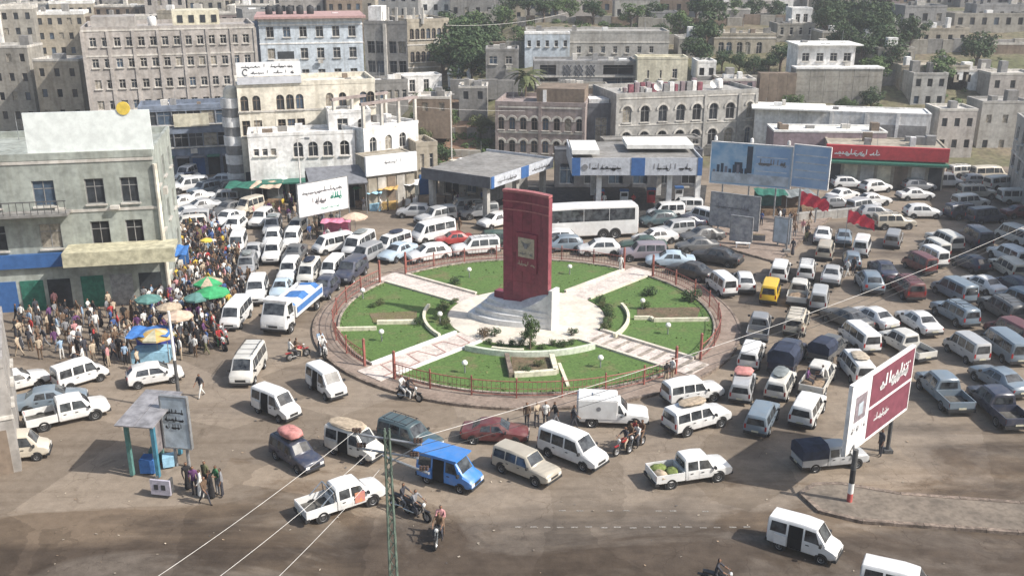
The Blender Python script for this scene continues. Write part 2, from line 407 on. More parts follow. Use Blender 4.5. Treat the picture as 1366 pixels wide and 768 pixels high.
slabo = MB().prism(pl, .9, 10.05, zt=[10.1 + .02 * (p[0]) for p in pl]).obj('slab', 'maroon_stone', mon, smooth=30)
pl2 = slab_plan(-.05, .47, XL - .04, -.06, -.28)
for z in (9.35, 8.72): MB().prism(pl2, z, z + .09).obj('band', 'maroon_light', mon, smooth=30)
MB().prism(pl2, 10.06, 10.24).obj('coping', 'maroon_light', mon, smooth=30)
MB().box(-.115, -.05, -.03, .45, .9, 10.0).obj('edge_pilaster', 'maroon_edge', mon)
# plaque with its frame, emblem and two lines of writing
pq = MB().box(-2.95, -1.15, .10, .26, 4.1, 7.1).obj('plaque_panel', 'maroon_stone', mon)
pp = MB().box(-2.75, -1.35, .06, .13, 5.25, 6.75).obj('plaque', mat('plaque_stone', (.40, .345, .26), .6, .15, 3), pq)
def script(w, h, seed, n=9, z0=0.0, thick=.13):
    """a line of joined cursive strokes, bowls and dots: lettering too small in the photograph to be read"""
    r = random.Random(seed); b = MB(); x = 0.0; t = h * thick
    def rib(pts, ta, tb=None):
        tb = ta if tb is None else tb
        for i, (p, q) in enumerate(zip(pts, pts[1:])):
            k = i / max(1, len(pts) - 1); ww = lerp(ta, tb, k) / 2; d = Vector((q[0] - p[0], q[1] - p[1])); d = d.normalized() if d.length > 1e-6 else Vector((1, 0)); m = Vector((-d.y, d.x)) * ww; e = d * ww * .5
            b.quad((p[0] - m.x - e.x, -.012, p[1] - m.y - e.y), (q[0] - m.x + e.x, -.012, q[1] - m.y + e.y), (q[0] + m.x + e.x, -.012, q[1] + m.y + e.y), (p[0] + m.x - e.x, -.012, p[1] + m.y - e.y))
    base = h * .32
    while x < w * .97:
        ww = min(w - x, w * r.uniform(.10, .24)); e = x + ww * .88
        if r.random() < .22: rib([(x + ww * .3, base), (x + ww * .34, h * .95)], t * .9, t * 1.1)            # a lone upright
        else:
            m = 8; rib([(lerp(x, e, i / m), base + h * .07 * math.sin(i * 2.2 + seed)) for i in range(m + 1)], t * 1.15)
            for i in range(r.randint(1, 3)):
                xx = lerp(x + t, e - t, r.random()); kind = r.choice('ltbod')
                if kind == 'l': rib([(xx, base), (xx + h * .03, h * .95)], t, t * .8)
                elif kind == 't': rib([(xx, base), (xx, h * .58)], t * .9)
                elif kind == 'b': rib([(xx + h * .22 * math.cos(R(a)), base + h * .2 * math.sin(R(a))) for a in range(180, 361, 30)], t * .9)
                elif kind == 'o': rib([(xx + h * .10 * math.cos(R(a)), base + h * .14 + h * .11 * math.sin(R(a))) for a in range(0, 361, 45)], t * .7)
                if r.random() < .65:
                    zz = h * r.choice((.66, .74, .04)); 
                    for q in range(r.randint(1, 2)): u = xx + q * t * 1.3; b.quad((u - t * .5, -.012, zz), (u, -.012, zz - t * .5), (u + t * .5, -.012, zz), (u, -.012, zz + t * .5))
            if r.random() < .45: rib([(e + h * .18 * math.cos(R(a)), base - h * .02 + h * .24 * math.sin(R(a))) for a in range(180, 361, 30)], t, t * .5)
        x += ww
    return b
def lettering(parent, mt, x, y, z, w, h, seed, rotz=0, name='lettering', thick=.13, **k):
    return script(w, h, seed, thick=thick).obj(name, mt, parent, (x, y, z), rotz)
mat('ink', (.045, .045, .05), .7, .1, 5); mat('ink_grey', (.20, .20, .21), .7, .1, 5); mat('ink_green', (.05, .30, .22), .7, .1, 5)
b = MB(); 
b.prism([(-2.17, 0), (-1.93, 0), (-1.93, .02), (-2.17, .02)], 5.95, 6.35)
for sg_ in (-1, 1):
    for k in range(4): b.tube((-2.05 + sg_ * .1, .04, 6.3 - .07 * k), (-2.05 + sg_ * (.46 - .06 * k), .04, 6.5 - .12 * k), .03, .015, 5)
b.obj('emblem', 'ink_grey', pp)
lettering(pp, 'ink_grey', -2.6, .055, 5.42, 1.1, .3, 3)
lettering(pq, 'plaque_stone', -2.8, .11, 4.55, 1.5, .42, 5)
# white base: a wedge that sweeps up towards the slab's right end, with three curved steps on the left
def base_plan(xl, yf, xr=.05, n=14):
    pts = []
    for i in range(n + 1):
        t = i / n; x = lerp(xr, xl, t); y = -.02 - yf * math.sin(math.pi * min(1, .02 + t * .66)) ** 1.3 * (1 - .2 * t)
        pts.append((x, y))
    pts += [(xl - .25, .6), (xl, 1.5), (xr, 1.15)]
    return pts[::-1]
for k, (xl, yf, z0, z1, nm) in enumerate(((-6.6, 1.75, 0, .42, 'step'), (-6.1, 1.35, .42, .84, 'step'), (-5.65, .98, .84, 1.25, 'step'))):
    MB().prism(base_plan(xl, yf), z0, z1).obj(nm, 'white_marble', mon, smooth=30)
pl = base_plan(-5.3, .55)
def wave(x): return 1.30 + 1.65 * max(0, min(1, (x + 2.4) / 2.6)) ** 1.6 + .35 * max(0, min(1, (-3.2 - x) / 2)) 
MB().prism(pl, 1.2, 0, zt=[wave(p[0]) for p in pl]).obj('wave_plinth', 'white_marble', mon, smooth=30)
MB().box(.05, .34, -.10, 1.0, 0, 3.1).obj('end_pier', 'white_marble', mon)
MB().box(-5.0, -4.05, .15, .85, 1.3, 2.1).obj('red_block', 'maroon_stone', mon)

# low garden walls, beds, hedges and lamps
def gwall(label, pts, w=.22, z=.5, mt='cream_paint', z0=.15):
    t = thing('garden_wall', label, 'wall', (0, 0, 0))
    for i, (a, c) in enumerate(zip(pts, pts[1:])):
        a, c = Vector(a[:2]), Vector(c[:2]); d = (c - a).normalized(); n = Vector((-d.y, d.x)) * w / 2
        MB().prism([a - n, c - n, c + n, a + n], z0, z).obj('wall_length', mt, t)
    return t
def G2(pp): return [at(x, y, .4).to_2d() for x, y in pp]
gwall('curved cream wall like a bracket left of the plaza', arc((RC.x, RC.y), 7.95, R(167), R(216), 12))
gwall('curved cream wall like a bracket right of the plaza', arc((RC.x, RC.y), 7.95, R(-36), R(15), 12))
gwall('long pale green curved wall in front of the plaza', arc((RC.x, RC.y), 8.3, R(238), R(305), 16), .3, .62, 'pale_green_paint')
gwall('short cream wall inside the front curved wall', arc((RC.x, RC.y), 7.45, R(250), R(268), 6), .25, .45)
gwall('straight thin cream wall across the left lawn', G2([(448, 438), (502, 437)]))
gwall('thick cream wall beside the earth bed on the left lawn', G2([(503, 429), (556, 428)]), .35)
gwall('straight cream wall across the right lawn', G2([(846, 423), (868, 423), (872, 426), (946, 425)]), .22)
gwall('L-shaped cream wall round the front flower bed', G2([(686, 499), (720, 497), (742, 495), (736, 474)]), .35, .55)
gwall('short dark red wall beside the front flower bed', G2([(682, 500), (676, 474)]), .3, .6, 'kerb_dark')
gwall('thin cream edging strip on the front lawn right of the bed', G2([(746, 482), (758, 512)]), .22, .32)
def bed(label, pp, mt='bed_soil'):
    o = struct(MB().prism([(p.x, p.y) for p in G2(pp)], .15, .245).obj('flower_bed', mt)); return o
bed('', [(684, 498), (738, 496), (734, 473), (682, 473)], 'bed_soil')
bed('', [(498, 427), (556, 427), (556, 412), (492, 415)], 'grass_dry')
bed('', [(850, 421), (930, 421), (935, 407), (850, 408)], 'bed_soil')
lm_p = MB().tube((0, 0, 0), (0, 0, .55), .05, .04, 8).mesh('post', 'metal_grey')
lm_g = MB().lathe([(0.0, .55), (.12, .57), (.2, .68), (.2, .80), (.12, .91), (0, .93)], 12).mesh('globe', 'lamp_globe', smooth=60)
for (x, y, lab) in ((509, 450, 'on the left lawn below the thin cream wall'), (620, 492, 'on the front lawn left of the flower bed'), (587, 426, 'inside the curved wall left of the plaza'),
                    (801, 485, 'on the front lawn right of the flower bed'), (891, 441, 'on the right lawn below the straight cream wall'), (626, 366, 'on the back lawn left of the monument'),
                    (760, 362, 'on the back lawn right of the monument'), (857, 408, 'among the shrubs of the right lawn'), (484, 394, 'at the far edge of the left lawn')):
    p = at(x, y, .5); t = thing('garden_lamp', 'small white globe lamp ' + lab, 'lamp', (p.x, p.y, .21), 0, 'globe lamps on the lawns')
    link('post', lm_p, t); link('globe', lm_g, t)

# ------------------------------------------------------------------ plants
LEAFM = {'leaf_dark': ((.030, .055, .022), (.052, .085, .030)), 'leaf_mid': ((.055, .095, .030), (.085, .130, .040)), 'leaf_olive': ((.075, .090, .038), (.11, .125, .05)), 'leaf_rust': ((.085, .06, .035), (.12, .08, .045))}
for k, (lo, hi) in LEAFM.items(): mat(k, hi, .7, .3, 2.5, base2=lo)
mat('bark', (.13, .10, .075), .9, .3, 6)
def leaf_cloud(clumps, n, size, r, flat=.75):
    """n leaf blades gathered in clumps: [(centre, radius)]"""
    b = MB(); tot = sum(c[1] ** 2 for c in clumps)
    for c, rad in clumps:
        for i in range(int(n * rad ** 2 / tot)):
            while True:
                d = Vector((r.uniform(-1, 1), r.uniform(-1, 1), r.uniform(-1, 1)))
                if .02 < d.length_squared < 1: break
            d = d.normalized() * (d.length ** .45) * rad; d.z *= flat
            p = Vector(c) + d; nrm = (d.normalized() + Vector((r.uniform(-.7, .7), r.uniform(-.7, .7), r.uniform(-.2, .9)))).normalized()
            u = nrm.orthogonal().normalized(); w = nrm.cross(u); a = r.uniform(0, 6.28); s = size * r.uniform(.6, 1.3)
            e1 = (u * math.cos(a) + w * math.sin(a)) * s; e2 = (w * math.cos(a) - u * math.sin(a)) * s * .5
            b.quad(p - e1, p - e2 + nrm * s * .12, p + e1, p + e2 + nrm * s * .12)
    return b
TREES = {}
def tree_mesh(kind, seed):
    key = (kind, seed)
    if key in TREES: return TREES[key]
    r = random.Random(seed * 31 + len(kind))
    H = 1.0; b = MB(); cl = []
    b.tube((0, 0, -.06), (.01, .0, .22), .045, .034, 8); b.tube((.01, 0, .22), (.0, .02, .45), .034, .022, 8)
    for i in range(7):
        a = i * 2.4 + r.uniform(-.3, .3); z0 = r.uniform(.2, .42); L = r.uniform(.18, .34)
        e = Vector((math.cos(a) * L, math.sin(a) * L, z0 + r.uniform(.12, .38)))
        b.tube((0, .01, z0), e, .018, .007, 6); cl.append((e, r.uniform(.13, .21)))
        for j in range(2): cl.append((e + Vector((r.uniform(-.16, .16), r.uniform(-.16, .16), r.uniform(-.08, .14))), r.uniform(.08, .13)))
    cl.append((Vector((0, 0, .78)), .2)); cl.append((Vector((.05, -.05, .58)), .2))
    t = b.mesh('trunk', 'bark', smooth=50); c = leaf_cloud(cl, 1500, .036, r).mesh('crown', kind, fix=False)
    TREES[key] = (t, c); return TREES[key]
def tree(label, x, y, h, kind='leaf_dark', seed=1, z=None, w=1.0, group='trees', cat='tree', name='tree'):
    t = thing(name, label, cat, (x, y, (height(x, y) if z is None else z)), rnd.uniform(0, 6.28), group)
    a, c = tree_mesh(kind, seed); o = link('trunk', a, t); o.scale = (h * w, h * w, h); o = link('crown', c, t); o.scale = (h * w, h * w, h)
    return t
SH = {}
def shrub_mesh(kind, seed):
    k = (kind, seed)
    if k not in SH:
        r = random.Random(seed * 7 + 1); cl = [(Vector((r.uniform(-.3, .3), r.uniform(-.3, .3), r.uniform(.3, .6))), r.uniform(.25, .4)) for i in range(6)]
        b = MB()
        for i in range(5): b.tube((0, 0, -.05), (r.uniform(-.3, .3), r.uniform(-.3, .3), r.uniform(.4, .7)), .03, .012, 5)
        SH[k] = (leaf_cloud(cl, 420, .075, r, .9).mesh('foliage', kind, fix=False), b.mesh('stem', 'bark'))
    return SH[k]
def shrub(label, x, y, s, kind='leaf_dark', seed=1, z=.21, h=1.0, group=None, name='shrub'):
    t = thing(name, label, 'shrub', (x, y, z), rnd.uniform(0, 6.28), group)
    a, c = shrub_mesh(kind, seed)
    for nm, m_ in (('foliage', a), ('stem', c)): o = link(nm, m_, t); o.scale = (s, s, s * h)
    return t
# clipped bushes hugging the plaza edge
gi = 0
for a0, a1, lab in ((150, 208, 'left'), (-30, 30, 'right'), (242, 302, 'front')):
    n = 12 if lab != 'front' else 9
    for i in range(n):
        a = R(lerp(a0, a1, (i + .5) / n)); p = pol(6.55 + rnd.uniform(-.15, .35), a)
        shrub(f'low bush planted along the {lab} edge of the plaza', p.x, p.y, rnd.uniform(.55, .8), rnd.choice(['leaf_dark', 'leaf_mid', 'leaf_olive'] if lab != 'front' else ['leaf_dark', 'leaf_rust', 'leaf_mid']), i % 4, .2, rnd.uniform(.7, 1.1), f'bushes along the {lab} edge of the plaza')
for (x, y, s, k, lab) in ((648, 448, 1.25, 'leaf_rust', 'rusty brown bush at the front edge of the plaza'), (660, 447, 1.1, 'leaf_dark', 'dark bush beside the rusty one at the front of the plaza'),
                          (865, 392, 1.5, 'leaf_dark', 'dark rounded shrub on the right lawn'), (922, 402, 1.9, 'leaf_dark', 'big dark shrub at the right rim of the right lawn'), (860, 410, 1.1, 'leaf_mid', 'small green shrub by the right earth bed'),
                          (700, 452, 1.2, 'leaf_dark', 'dark bush at the foot of the small garden tree'), (762, 446, 1.0, 'leaf_dark', 'small dark bush right of the monument foot'), (505, 405, 1.0, 'leaf_olive', 'pale olive shrub on the left lawn'),
                          (497, 408, .8, 'leaf_mid', 'small green shrub beside the olive one on the left lawn'), (560, 431, 1.0, 'leaf_dark', 'dark bush at the end of the thick cream wall'), (607, 377, 1.1, 'leaf_dark', 'dark bush where the upper left path meets the plaza'),
                          (700, 497, 1.0, 'leaf_dark', 'dark low plant in the front flower bed'), (718, 488, .9, 'leaf_olive', 'pale low plant in the front flower bed')):
    p = at(x, y, .3); shrub(lab, p.x, p.y, s * .78, k, int(x) % 4, .21, .85)
p = at(707, 470, 0); tree('slim green tree in the front flower bed before the monument', p.x, p.y, 2.9, 'leaf_mid', 3, .2, .5, None)

# tufts of longer grass over the lawns and ragged along their rims
gr_ = random.Random(77); b = MB()
for i in range(1800):
    a = gr_.uniform(0, 2 * math.pi); r = math.sqrt(gr_.uniform(6.4 ** 2, 14.3 ** 2)) if i % 3 == 0 else gr_.uniform(13.9, 14.45)
    if any(abs(r * math.sin(a - q)) < HW + .2 and math.cos(a - q) > 0 for q in PATHS): continue
    p = pol(r, a, .21); s_ = gr_.uniform(.05, .14); t = gr_.uniform(0, 6.28); u = Vector((math.cos(t), math.sin(t), 0)) * s_ * .7; le = Vector((gr_.uniform(-.06, .06), gr_.uniform(-.06, .06), s_))
    b.poly([p - u, p + u, p + le]); b.m[-1] = gr_.choice((0, 0, 1))
stuff(b.obj('grass', [mat('tuft_green', (.115, .175, .052), .9, .2, 3), mat('tuft_dry', (.165, .165, .07), .9, .2, 3)], fix=False))
# ------------------------------------------------------------------ buildings
def wm(name, c, var=.14, **k):
    m = mat(name, c, .88, var, .5, scale2=2.5, **k); n, l = m.node_tree.nodes, m.node_tree.links; p = n['Principled BSDF']; src = p.inputs['Base Color'].links[0].from_socket
    geo = n.new('ShaderNodeNewGeometry'); mp = n.new('ShaderNodeMapping'); mp.inputs['Scale'].default_value = (1.6, 1.6, .12); l.new(geo.outputs['Position'], mp.inputs['Vector'])
    z = n.new('ShaderNodeTexNoise'); z.inputs['Scale'].default_value = 1.0; z.inputs['Detail'].default_value = 6; l.new(mp.outputs[0], z.inputs['Vector'])
    r = n.new('ShaderNodeValToRGB'); l.new(z.outputs['Fac'], r.inputs['Fac']); r.color_ramp.elements[0].position = .34; r.color_ramp.elements[0].color = (.74, .72, .69, 1); r.color_ramp.elements[1].position = .54; r.color_ramp.elements[1].color = (1, 1, 1, 1)
    x = n.new('ShaderNodeMix'); x.data_type = 'RGBA'; x.blend_type = 'MULTIPLY'; x.inputs['Factor'].default_value = .75; l.new(src, x.inputs[6]); l.new(r.outputs[0], x.inputs[7]); l.new(x.outputs[2], p.inputs['Base Color']); return m
wm('w_tan', (0.428, 0.395, 0.367)); wm('w_greytan', (0.370, 0.348, 0.326)); wm('w_blue', (.56, .62, .68)); wm('w_bluegrey', (.20, .235, .30)); wm('w_cream', (.74, .69, .58)); wm('w_white', (.82, .81, .79))
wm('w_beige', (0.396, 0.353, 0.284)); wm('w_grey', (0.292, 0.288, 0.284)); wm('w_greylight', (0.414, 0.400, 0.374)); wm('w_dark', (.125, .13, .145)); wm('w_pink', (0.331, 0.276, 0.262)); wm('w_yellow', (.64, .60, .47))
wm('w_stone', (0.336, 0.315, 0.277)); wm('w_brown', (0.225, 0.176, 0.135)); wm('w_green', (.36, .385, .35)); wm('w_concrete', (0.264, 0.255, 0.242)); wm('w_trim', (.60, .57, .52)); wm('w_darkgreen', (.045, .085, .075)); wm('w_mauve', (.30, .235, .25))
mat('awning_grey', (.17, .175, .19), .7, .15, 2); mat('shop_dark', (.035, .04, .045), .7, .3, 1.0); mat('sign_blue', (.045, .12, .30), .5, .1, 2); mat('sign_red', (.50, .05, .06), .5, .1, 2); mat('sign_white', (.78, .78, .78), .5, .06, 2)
mat('roof_white', (.74, .73, .69), .7, .12, 1.5); mat('shutter_green', (.03, .14, .10), .6, .2, 3); mat('roof_clutter', (.24, .08, .10), .8, .3, 2)
def facade(b, O, U, N, W, H, wins, dep=.2):
    O, U, N, Z = Vector(O), Vector(U), Vector(N), Vector((0, 0, 1))
    us = sorted({0.0, W, *[w[0] for w in wins], *[w[1] for w in wins]}); zs = sorted({0.0, H, *[w[2] for w in wins], *[w[3] for w in wins]})
    P = lambda u, z, d=0: O + U * u + Z * z - N * d
    for z0, z1 in zip(zs, zs[1:]):
        run = None
        zc = (z0 + z1) / 2
        for u0, u1 in zip(us, us[1:]):
            uc = (u0 + u1) / 2
            hole = any(w[0] < uc < w[1] and w[2] < zc < w[3] for w in wins)
            if hole:
                if run is not None: b.quad(P(run, z0), P(u0, z0), P(u0, z1), P(run, z1)); run = None
            elif run is None: run = u0
        if run is not None: b.quad(P(run, z0), P(W, z0), P(W, z1), P(run, z1))
    for w in wins:
        u0, u1, z0, z1 = w[:4]
        for (a, c) in (((u0, z0), (u1, z0)), ((u1, z0), (u1, z1)), ((u1, z1), (u0, z1)), ((u0, z1), (u0, z0))):
            b.quad(P(*a), P(*c), P(*c, dep), P(*a, dep))
        if len(w) > 4 and w[4]:
            r = (u1 - u0) / 2; cx = (u0 + u1) / 2; zc = z1 - r
            for s in (-1, 1):
                pts = [(cx + s * r * math.cos(R(t)), zc + r * math.sin(R(t))) for t in (0, 22, 45, 68, 90)]
                b.poly([P(cx + s * r, z1, .01)] + [P(u, z, .01) for u, z in pts])
WINM = {}
def win_mesh(w, h, fm, arch):
    k = (round(w, 2), round(h, 2), fm, arch)
    if k not in WINM:
        b = MB(); t = .07
        b.box(0, t, -.05, 0, 0, h); b.box(w - t, w, -.05, 0, 0, h); b.box(t, w - t, -.05, 0, 0, t); b.box(t, w - t, -.05, 0, h - t, h)
        if w > .7: b.box(w / 2 - .03, w / 2 + .03, -.04, 0, t, h - t)
        b.box(t, w - t, -.04, 0, h * .68 - .03, h * .68 + .03)
        p = MB(); p.box(.02, w - .02, -.012, .02, .02, h - .02)
        s = MB().box(-.1, w + .1, -.36, -.16, -.12, -.005)
        WINM[k] = (b.mesh('window', fm), p.mesh('pane', 'house_glass'), s.mesh('sill', 'w_trim'))
    return WINM[k]
wr_ = random.Random(61)
mat('pane_curtain', (.30, .27, .22), .7, .3, 2.5); mat('pane_blue', (.07, .10, .14), .2, .2, 2, spec=.5); mat('pane_open', (.012, .012, .013), .8, .1, 2)
def pane_look(o):
    k = wr_.random()
    if k > .45: o.material_slots[0].link = 'OBJECT'; o.material_slots[0].material = M('pane_open' if k < .72 else ('pane_blue' if k < .86 else 'pane_curtain'))
_ac = []
def ac_mesh():
    if not _ac: _ac.append(MB().box(0, .8, -.3, .0, 0, .55).mesh('air_conditioner', 'w_trim'))
    return _ac[0]
def put_windows(root, O, rot, wins, dep, fm, sill=True, simple=False):
    for w in wins:
        u0, u1, z0, z1 = w[:4]; me = win_mesh(u1 - u0, z1 - z0, fm, bool(len(w) > 4 and w[4]))
        c, s = math.cos(rot), math.sin(rot); y = dep - .02
        loc = (O[0] + c * u0 - s * y, O[1] + s * u0 + c * y, O[2] + z0)
        if simple:
            o = link('window', me[1], root, loc, rot); pane_look(o); continue
        o = link('window', me[0], root, loc, rot); q = link('pane', me[1], o); pane_look(q)
        if sill: link('sill', me[2], o)
        if wr_.random() < .10 and z1 - z0 > 1.2: link('air_conditioner', ac_mesh(), root, (loc[0] + c * .1 + s * .5, loc[1] + s * .1 - c * .5, loc[2] - .75), rot)
def grid(W, H, floors, cols, ww, wh, z0=.9, arch=False, m=.0, base=0.0, skip=()):
    """windows in rows and columns: base = height of a windowless ground floor"""
    out = []; fh = (H - base) / floors; cw = (W - 2 * m) / cols
    for f in range(floors):
        for c in range(cols):
            if (f, c) in skip: continue
            u = m + cw * (c + .5); z = base + f * fh + z0
            out.append((u - ww / 2, u + ww / 2, z, min(z + wh, H - .15), arch))
    return out
def building(name, label, A, B, D, H, wall, z0=None, front=(), right=(), left=(), fm='w_trim', parapet=.5, trim=None, bands=(), cat='building', group=None, simple=False, dep=.2, sill=True, pil=()):
    """A, B: plan ends of the front seen from the road; the body runs D back from it"""
    A, B = Vector(A), Vector(B); W = (B - A).length; ang = math.atan2(B.y - A.y, B.x - A.x)
    if z0 is None: z0 = height(A.x, A.y)
    root = thing(name, label, cat, (A.x, A.y, z0), ang, group)
    b = MB(); pad = 3.0
    facade(b, (0, 0, 0), (1, 0, 0), (0, -1, 0), W, H, front, dep); facade(b, (W, 0, 0), (0, 1, 0), (1, 0, 0), D, H, right, dep)
    facade(b, (0, D, 0), (0, -1, 0), (-1, 0, 0), D, H, left, dep); b.quad((W, D, 0), (0, D, 0), (0, D, H), (W, D, H))
    for (p, q) in (((0, 0), (W, 0)), ((W, 0), (W, D)), ((W, D), (0, D)), ((0, D), (0, 0))): b.quad((*p, -pad), (*q, -pad), (*q, 0), (*p, 0))
    wo = b.obj('wall', wall, root, fix=False)
    b = MB(); t = .22
    b.box(t, W - t, t, D - t, H - .25, H - .02); b.box(-.04, W + .04, -.04, t, H - .02, H + parapet); b.box(-.04, W + .04, D - t, D + .04, H - .02, H + parapet)
    b.box(-.04, t, t, D - t, H - .02, H + parapet); b.box(W - t, W + .04, t, D - t, H - .02, H + parapet)
    b.obj('roof', trim or wall, root)
    for z in bands: MB().box(-.07, W + .07, -.07, .05, z, z + .22).obj('string_course', trim or 'w_trim', root)
    for u in pil: MB().box(u - .2, u + .2, -.14, .05, 0, H - .05).obj('pilaster', trim or wall, root)
    put_windows(root, (0, 0, 0), 0, front, dep, fm, sill, simple); put_windows(root, (W, 0, 0), R(90), right, dep, fm, sill, simple); put_windows(root, (0, D, 0), R(-90), left, dep, fm, sill, simple)
    if not simple and W > 4 and D > 4:
        for k in range(wr_.randint(3, 6)):
            x, y, w_, d_, h_ = wr_.uniform(.6, W - 1.6), wr_.uniform(.6, D - 1.6), wr_.uniform(.4, 1.3), wr_.uniform(.4, 1.2), wr_.uniform(.3, 1.1)
            MB().box(x, x + w_, y, y + d_, H - .02, H + h_).obj('roof_box', wr_.choice(['w_concrete', 'w_trim', 'w_brown', 'w_grey', 'w_white']), root)
        for k in range(wr_.randint(1, 3)): x, y = wr_.uniform(.5, W - .5), wr_.uniform(.5, D - .5); MB().tube((x, y, H - .02), (x, y, H + wr_.uniform(1.2, 2.6)), .03, .02, 5).obj('antenna', 'metal_grey', root)
    elif simple and W > 3.5:
        for k in range(wr_.randint(1, 3)):
            x, y = wr_.uniform(.4, W - 1.6), wr_.uniform(.5, 3); MB().box(x, x + wr_.uniform(.6, 1.6), y, y + 1.2, H - .02, H + wr_.uniform(.5, 1.9)).obj('roof_box', wr_.choice(['w_concrete', 'w_trim', 'w_white', 'w_grey']), root)
    return root, W
def fac(pxA, YA, pxB, YB, pyT, z0):
    """plan ends and height of a front seen between two image columns, its top at row pyT"""
    zt = zat(pyT, YA); return (xat(pxA, YA, (zt + z0) / 2), YA), (xat(pxB, YB, (zt + z0) / 2), YB), zt - z0
# lath-turned water tank for roofs
tk_b = MB().lathe([(0, 0), (.55, 0), (.6, .06), (.6, 1.1), (.45, 1.28), (.2, 1.34), (.2, 1.42), (0, 1.42)], 14).mesh('drum', 'w_white', smooth=40)
tk_l = MB().lathe([(0, 1.42), (.22, 1.42), (.22, 1.48), (0, 1.5)], 10).mesh('lid', 'plastic_black', smooth=40)
tk_s = MB().box(-.5, .5, -.5, .5, -.2, 0).mesh('stand', 'w_concrete')
mat('tank_black', (.03, .03, .032), .6, .1, 3)
def tank(root, x, y, H, lab, black=False):
    p = root.matrix_world @ Vector((x, y, 0)) if False else Vector(root.location) + Matrix.Rotation(root.rotation_euler.z, 3, 'Z') @ Vector((x, y, H + .2))
    t = thing('water_tank', lab, 'tank', p, rnd.uniform(0, 6), 'rooftop water tanks')
    o = link('drum', tk_b, t); o.material_slots[0].link = 'OBJECT'; o.material_slots[0].material = M('tank_black') if black else M('w_white')
    link('lid', tk_l, t); link('stand', tk_s, t)

# --- left: tan five-storey block with pilasters
A, B, H = fac(120, 133, 346, 140, 42, 0); W = (Vector(B) - Vector(A)).length
g = grid(W, H, 6, 14, .85, 1.2, .7, m=.5, base=.4)
r, W = building('apartment_block', 'long tan six-storey block with tall pilasters at upper left', A, B, 13, H, 'w_tan', 0, front=g, right=grid(13, H, 6, 5, .8, 1.2, .7, base=.4), pil=[W * i / 7 for i in range(0, 8)], bands=[H * .8, H - .1])
MB().box(W * .52, W * .80, 2, 7, H, H + 2.3).obj('penthouse', 'w_yellow', r)
for i in range(4): MB().box(W * .55 + i * 1.5, W * .55 + i * 1.5 + .7, 1.93, 2.02, H + .7, H + 1.7).obj('window', 'house_glass', r)
MB().box(W * .05, W * .3, 3, 8, H, H + 1.6).obj('stair_head', 'w_greytan', r)
tank(r, W * .4, 4, H, 'white roof tank left of the yellow penthouse on the tan block')
# --- lower wing in front of it, shade put into its dark walls, glazed upper storey
A, B, H = fac(190, 121, 313, 124, 148, 0); W = (Vector(B) - Vector(A)).length
g = grid(W, H, 2, 6, 1.7, 1.7, .9, m=.3, base=2.8)
r, W = building('shop_building', 'dark slate shop building with glazed storeys below the tan block', A, B, 5.2, H, 'w_bluegrey', 0, front=g, right=grid(5.2, H, 2, 2, 1.1, 1.5, .9, base=2.8), fm='w_grey')
for i in range(6):
    MB().box(W * i / 6 + .2, W * (i + 1) / 6 - .2, -.03, .06, 0, 2.4).obj('shutter', ['shop_dark', 'metal_grey', 'shop_dark', 'sign_blue', 'shop_dark', 'metal_dark'][i], r)
    MB().box(W * i / 6 + .15, W * (i + 1) / 6 - .15, -1.3, -.02, 2.5, 2.62).obj('awning', ['awning_grey', 'shutter_green', 'awning_grey'][i % 3], r)
b = MB().box(W * .36, W * .74, -.2, .0, H - 2.2, H - .6).obj('sign_panel', 'w_yellow', r)
# --- striped round stair tower
p0 = Vector((xat(313, 114, 5), 114.5)); t = thing('stair_tower', 'round white tower ringed with pale and grey stripes left of the cream building', 'tower', (p0.x, p0.y, 0))
ht = zat(128, 116)
for k in range(10): MB().lathe([(0, 0), (1.25 if k % 2 else 1.15, 0), (1.25 if k % 2 else 1.15, ht / 10), (0, ht / 10)], 20, c=(0, 0, k * ht / 10)).obj('ring', 'w_white' if k % 2 else 'w_grey', t, smooth=40)
MB().lathe([(.0, 1.5), (.5, 1.35), (.85, .9), (.9, 0)], 16, c=(0, 0, ht)).obj('dome', 'w_cream', t, smooth=40)
# --- blue-white block
A, B, H = fac(350, 163, 486, 166.5, 30, 0); W = (Vector(B) - Vector(A)).length
g = grid(W, H, 4, 6, 1.2, 1.7, 1.0, m=.4, base=2.5, skip={(1, 1), (2, 1)}) 
r, W = building('hotel_block', 'pale blue and white four-storey block with balconies', A, B, 14, H, 'w_blue', 0, front=g, left=grid(14, H, 4, 4, 1.3, 1.7, 1, base=2.5), bands=[H - .6, 2.4 + (H - 2.5) * .75], trim='w_white')
for f in (1, 2):
    z = 2.5 + (H - 2.5) / 4 * f
    bo = MB().box(W * .12, W * .36, -1.4, -.01, z, z + .2).obj('balcony', 'w_white', r)
    MB().box(W * .12, W * .36, -1.4, -1.28, z + .2, z + 1.1).obj('balcony_front', 'w_white', bo)
    MB().box(W * .16, W * .32, -.02, .03, z + .3, z + 2.2).obj('balcony_door', 'shop_dark', r)
MB().box(-.6, W + .6, -.9, 14.4, H + .5, H + .85).obj('roof_slab', mat('roof_pink', (.42, .27, .25), .8, .15, 2), r)
MB().box(-1.6, -.08, 1.2, 13, -3, H * .96).obj('shaded_side_wing', 'w_bluegrey', r)  # wing's dark colour carries the shade of the block's left recess
for i in range(5): tank(r, W * .1 + i * 1.7, 6, H + .65, f'dark roof tank on the blue block, {["first","second","third","fourth","fifth"][i]} from its dark side wing', True)
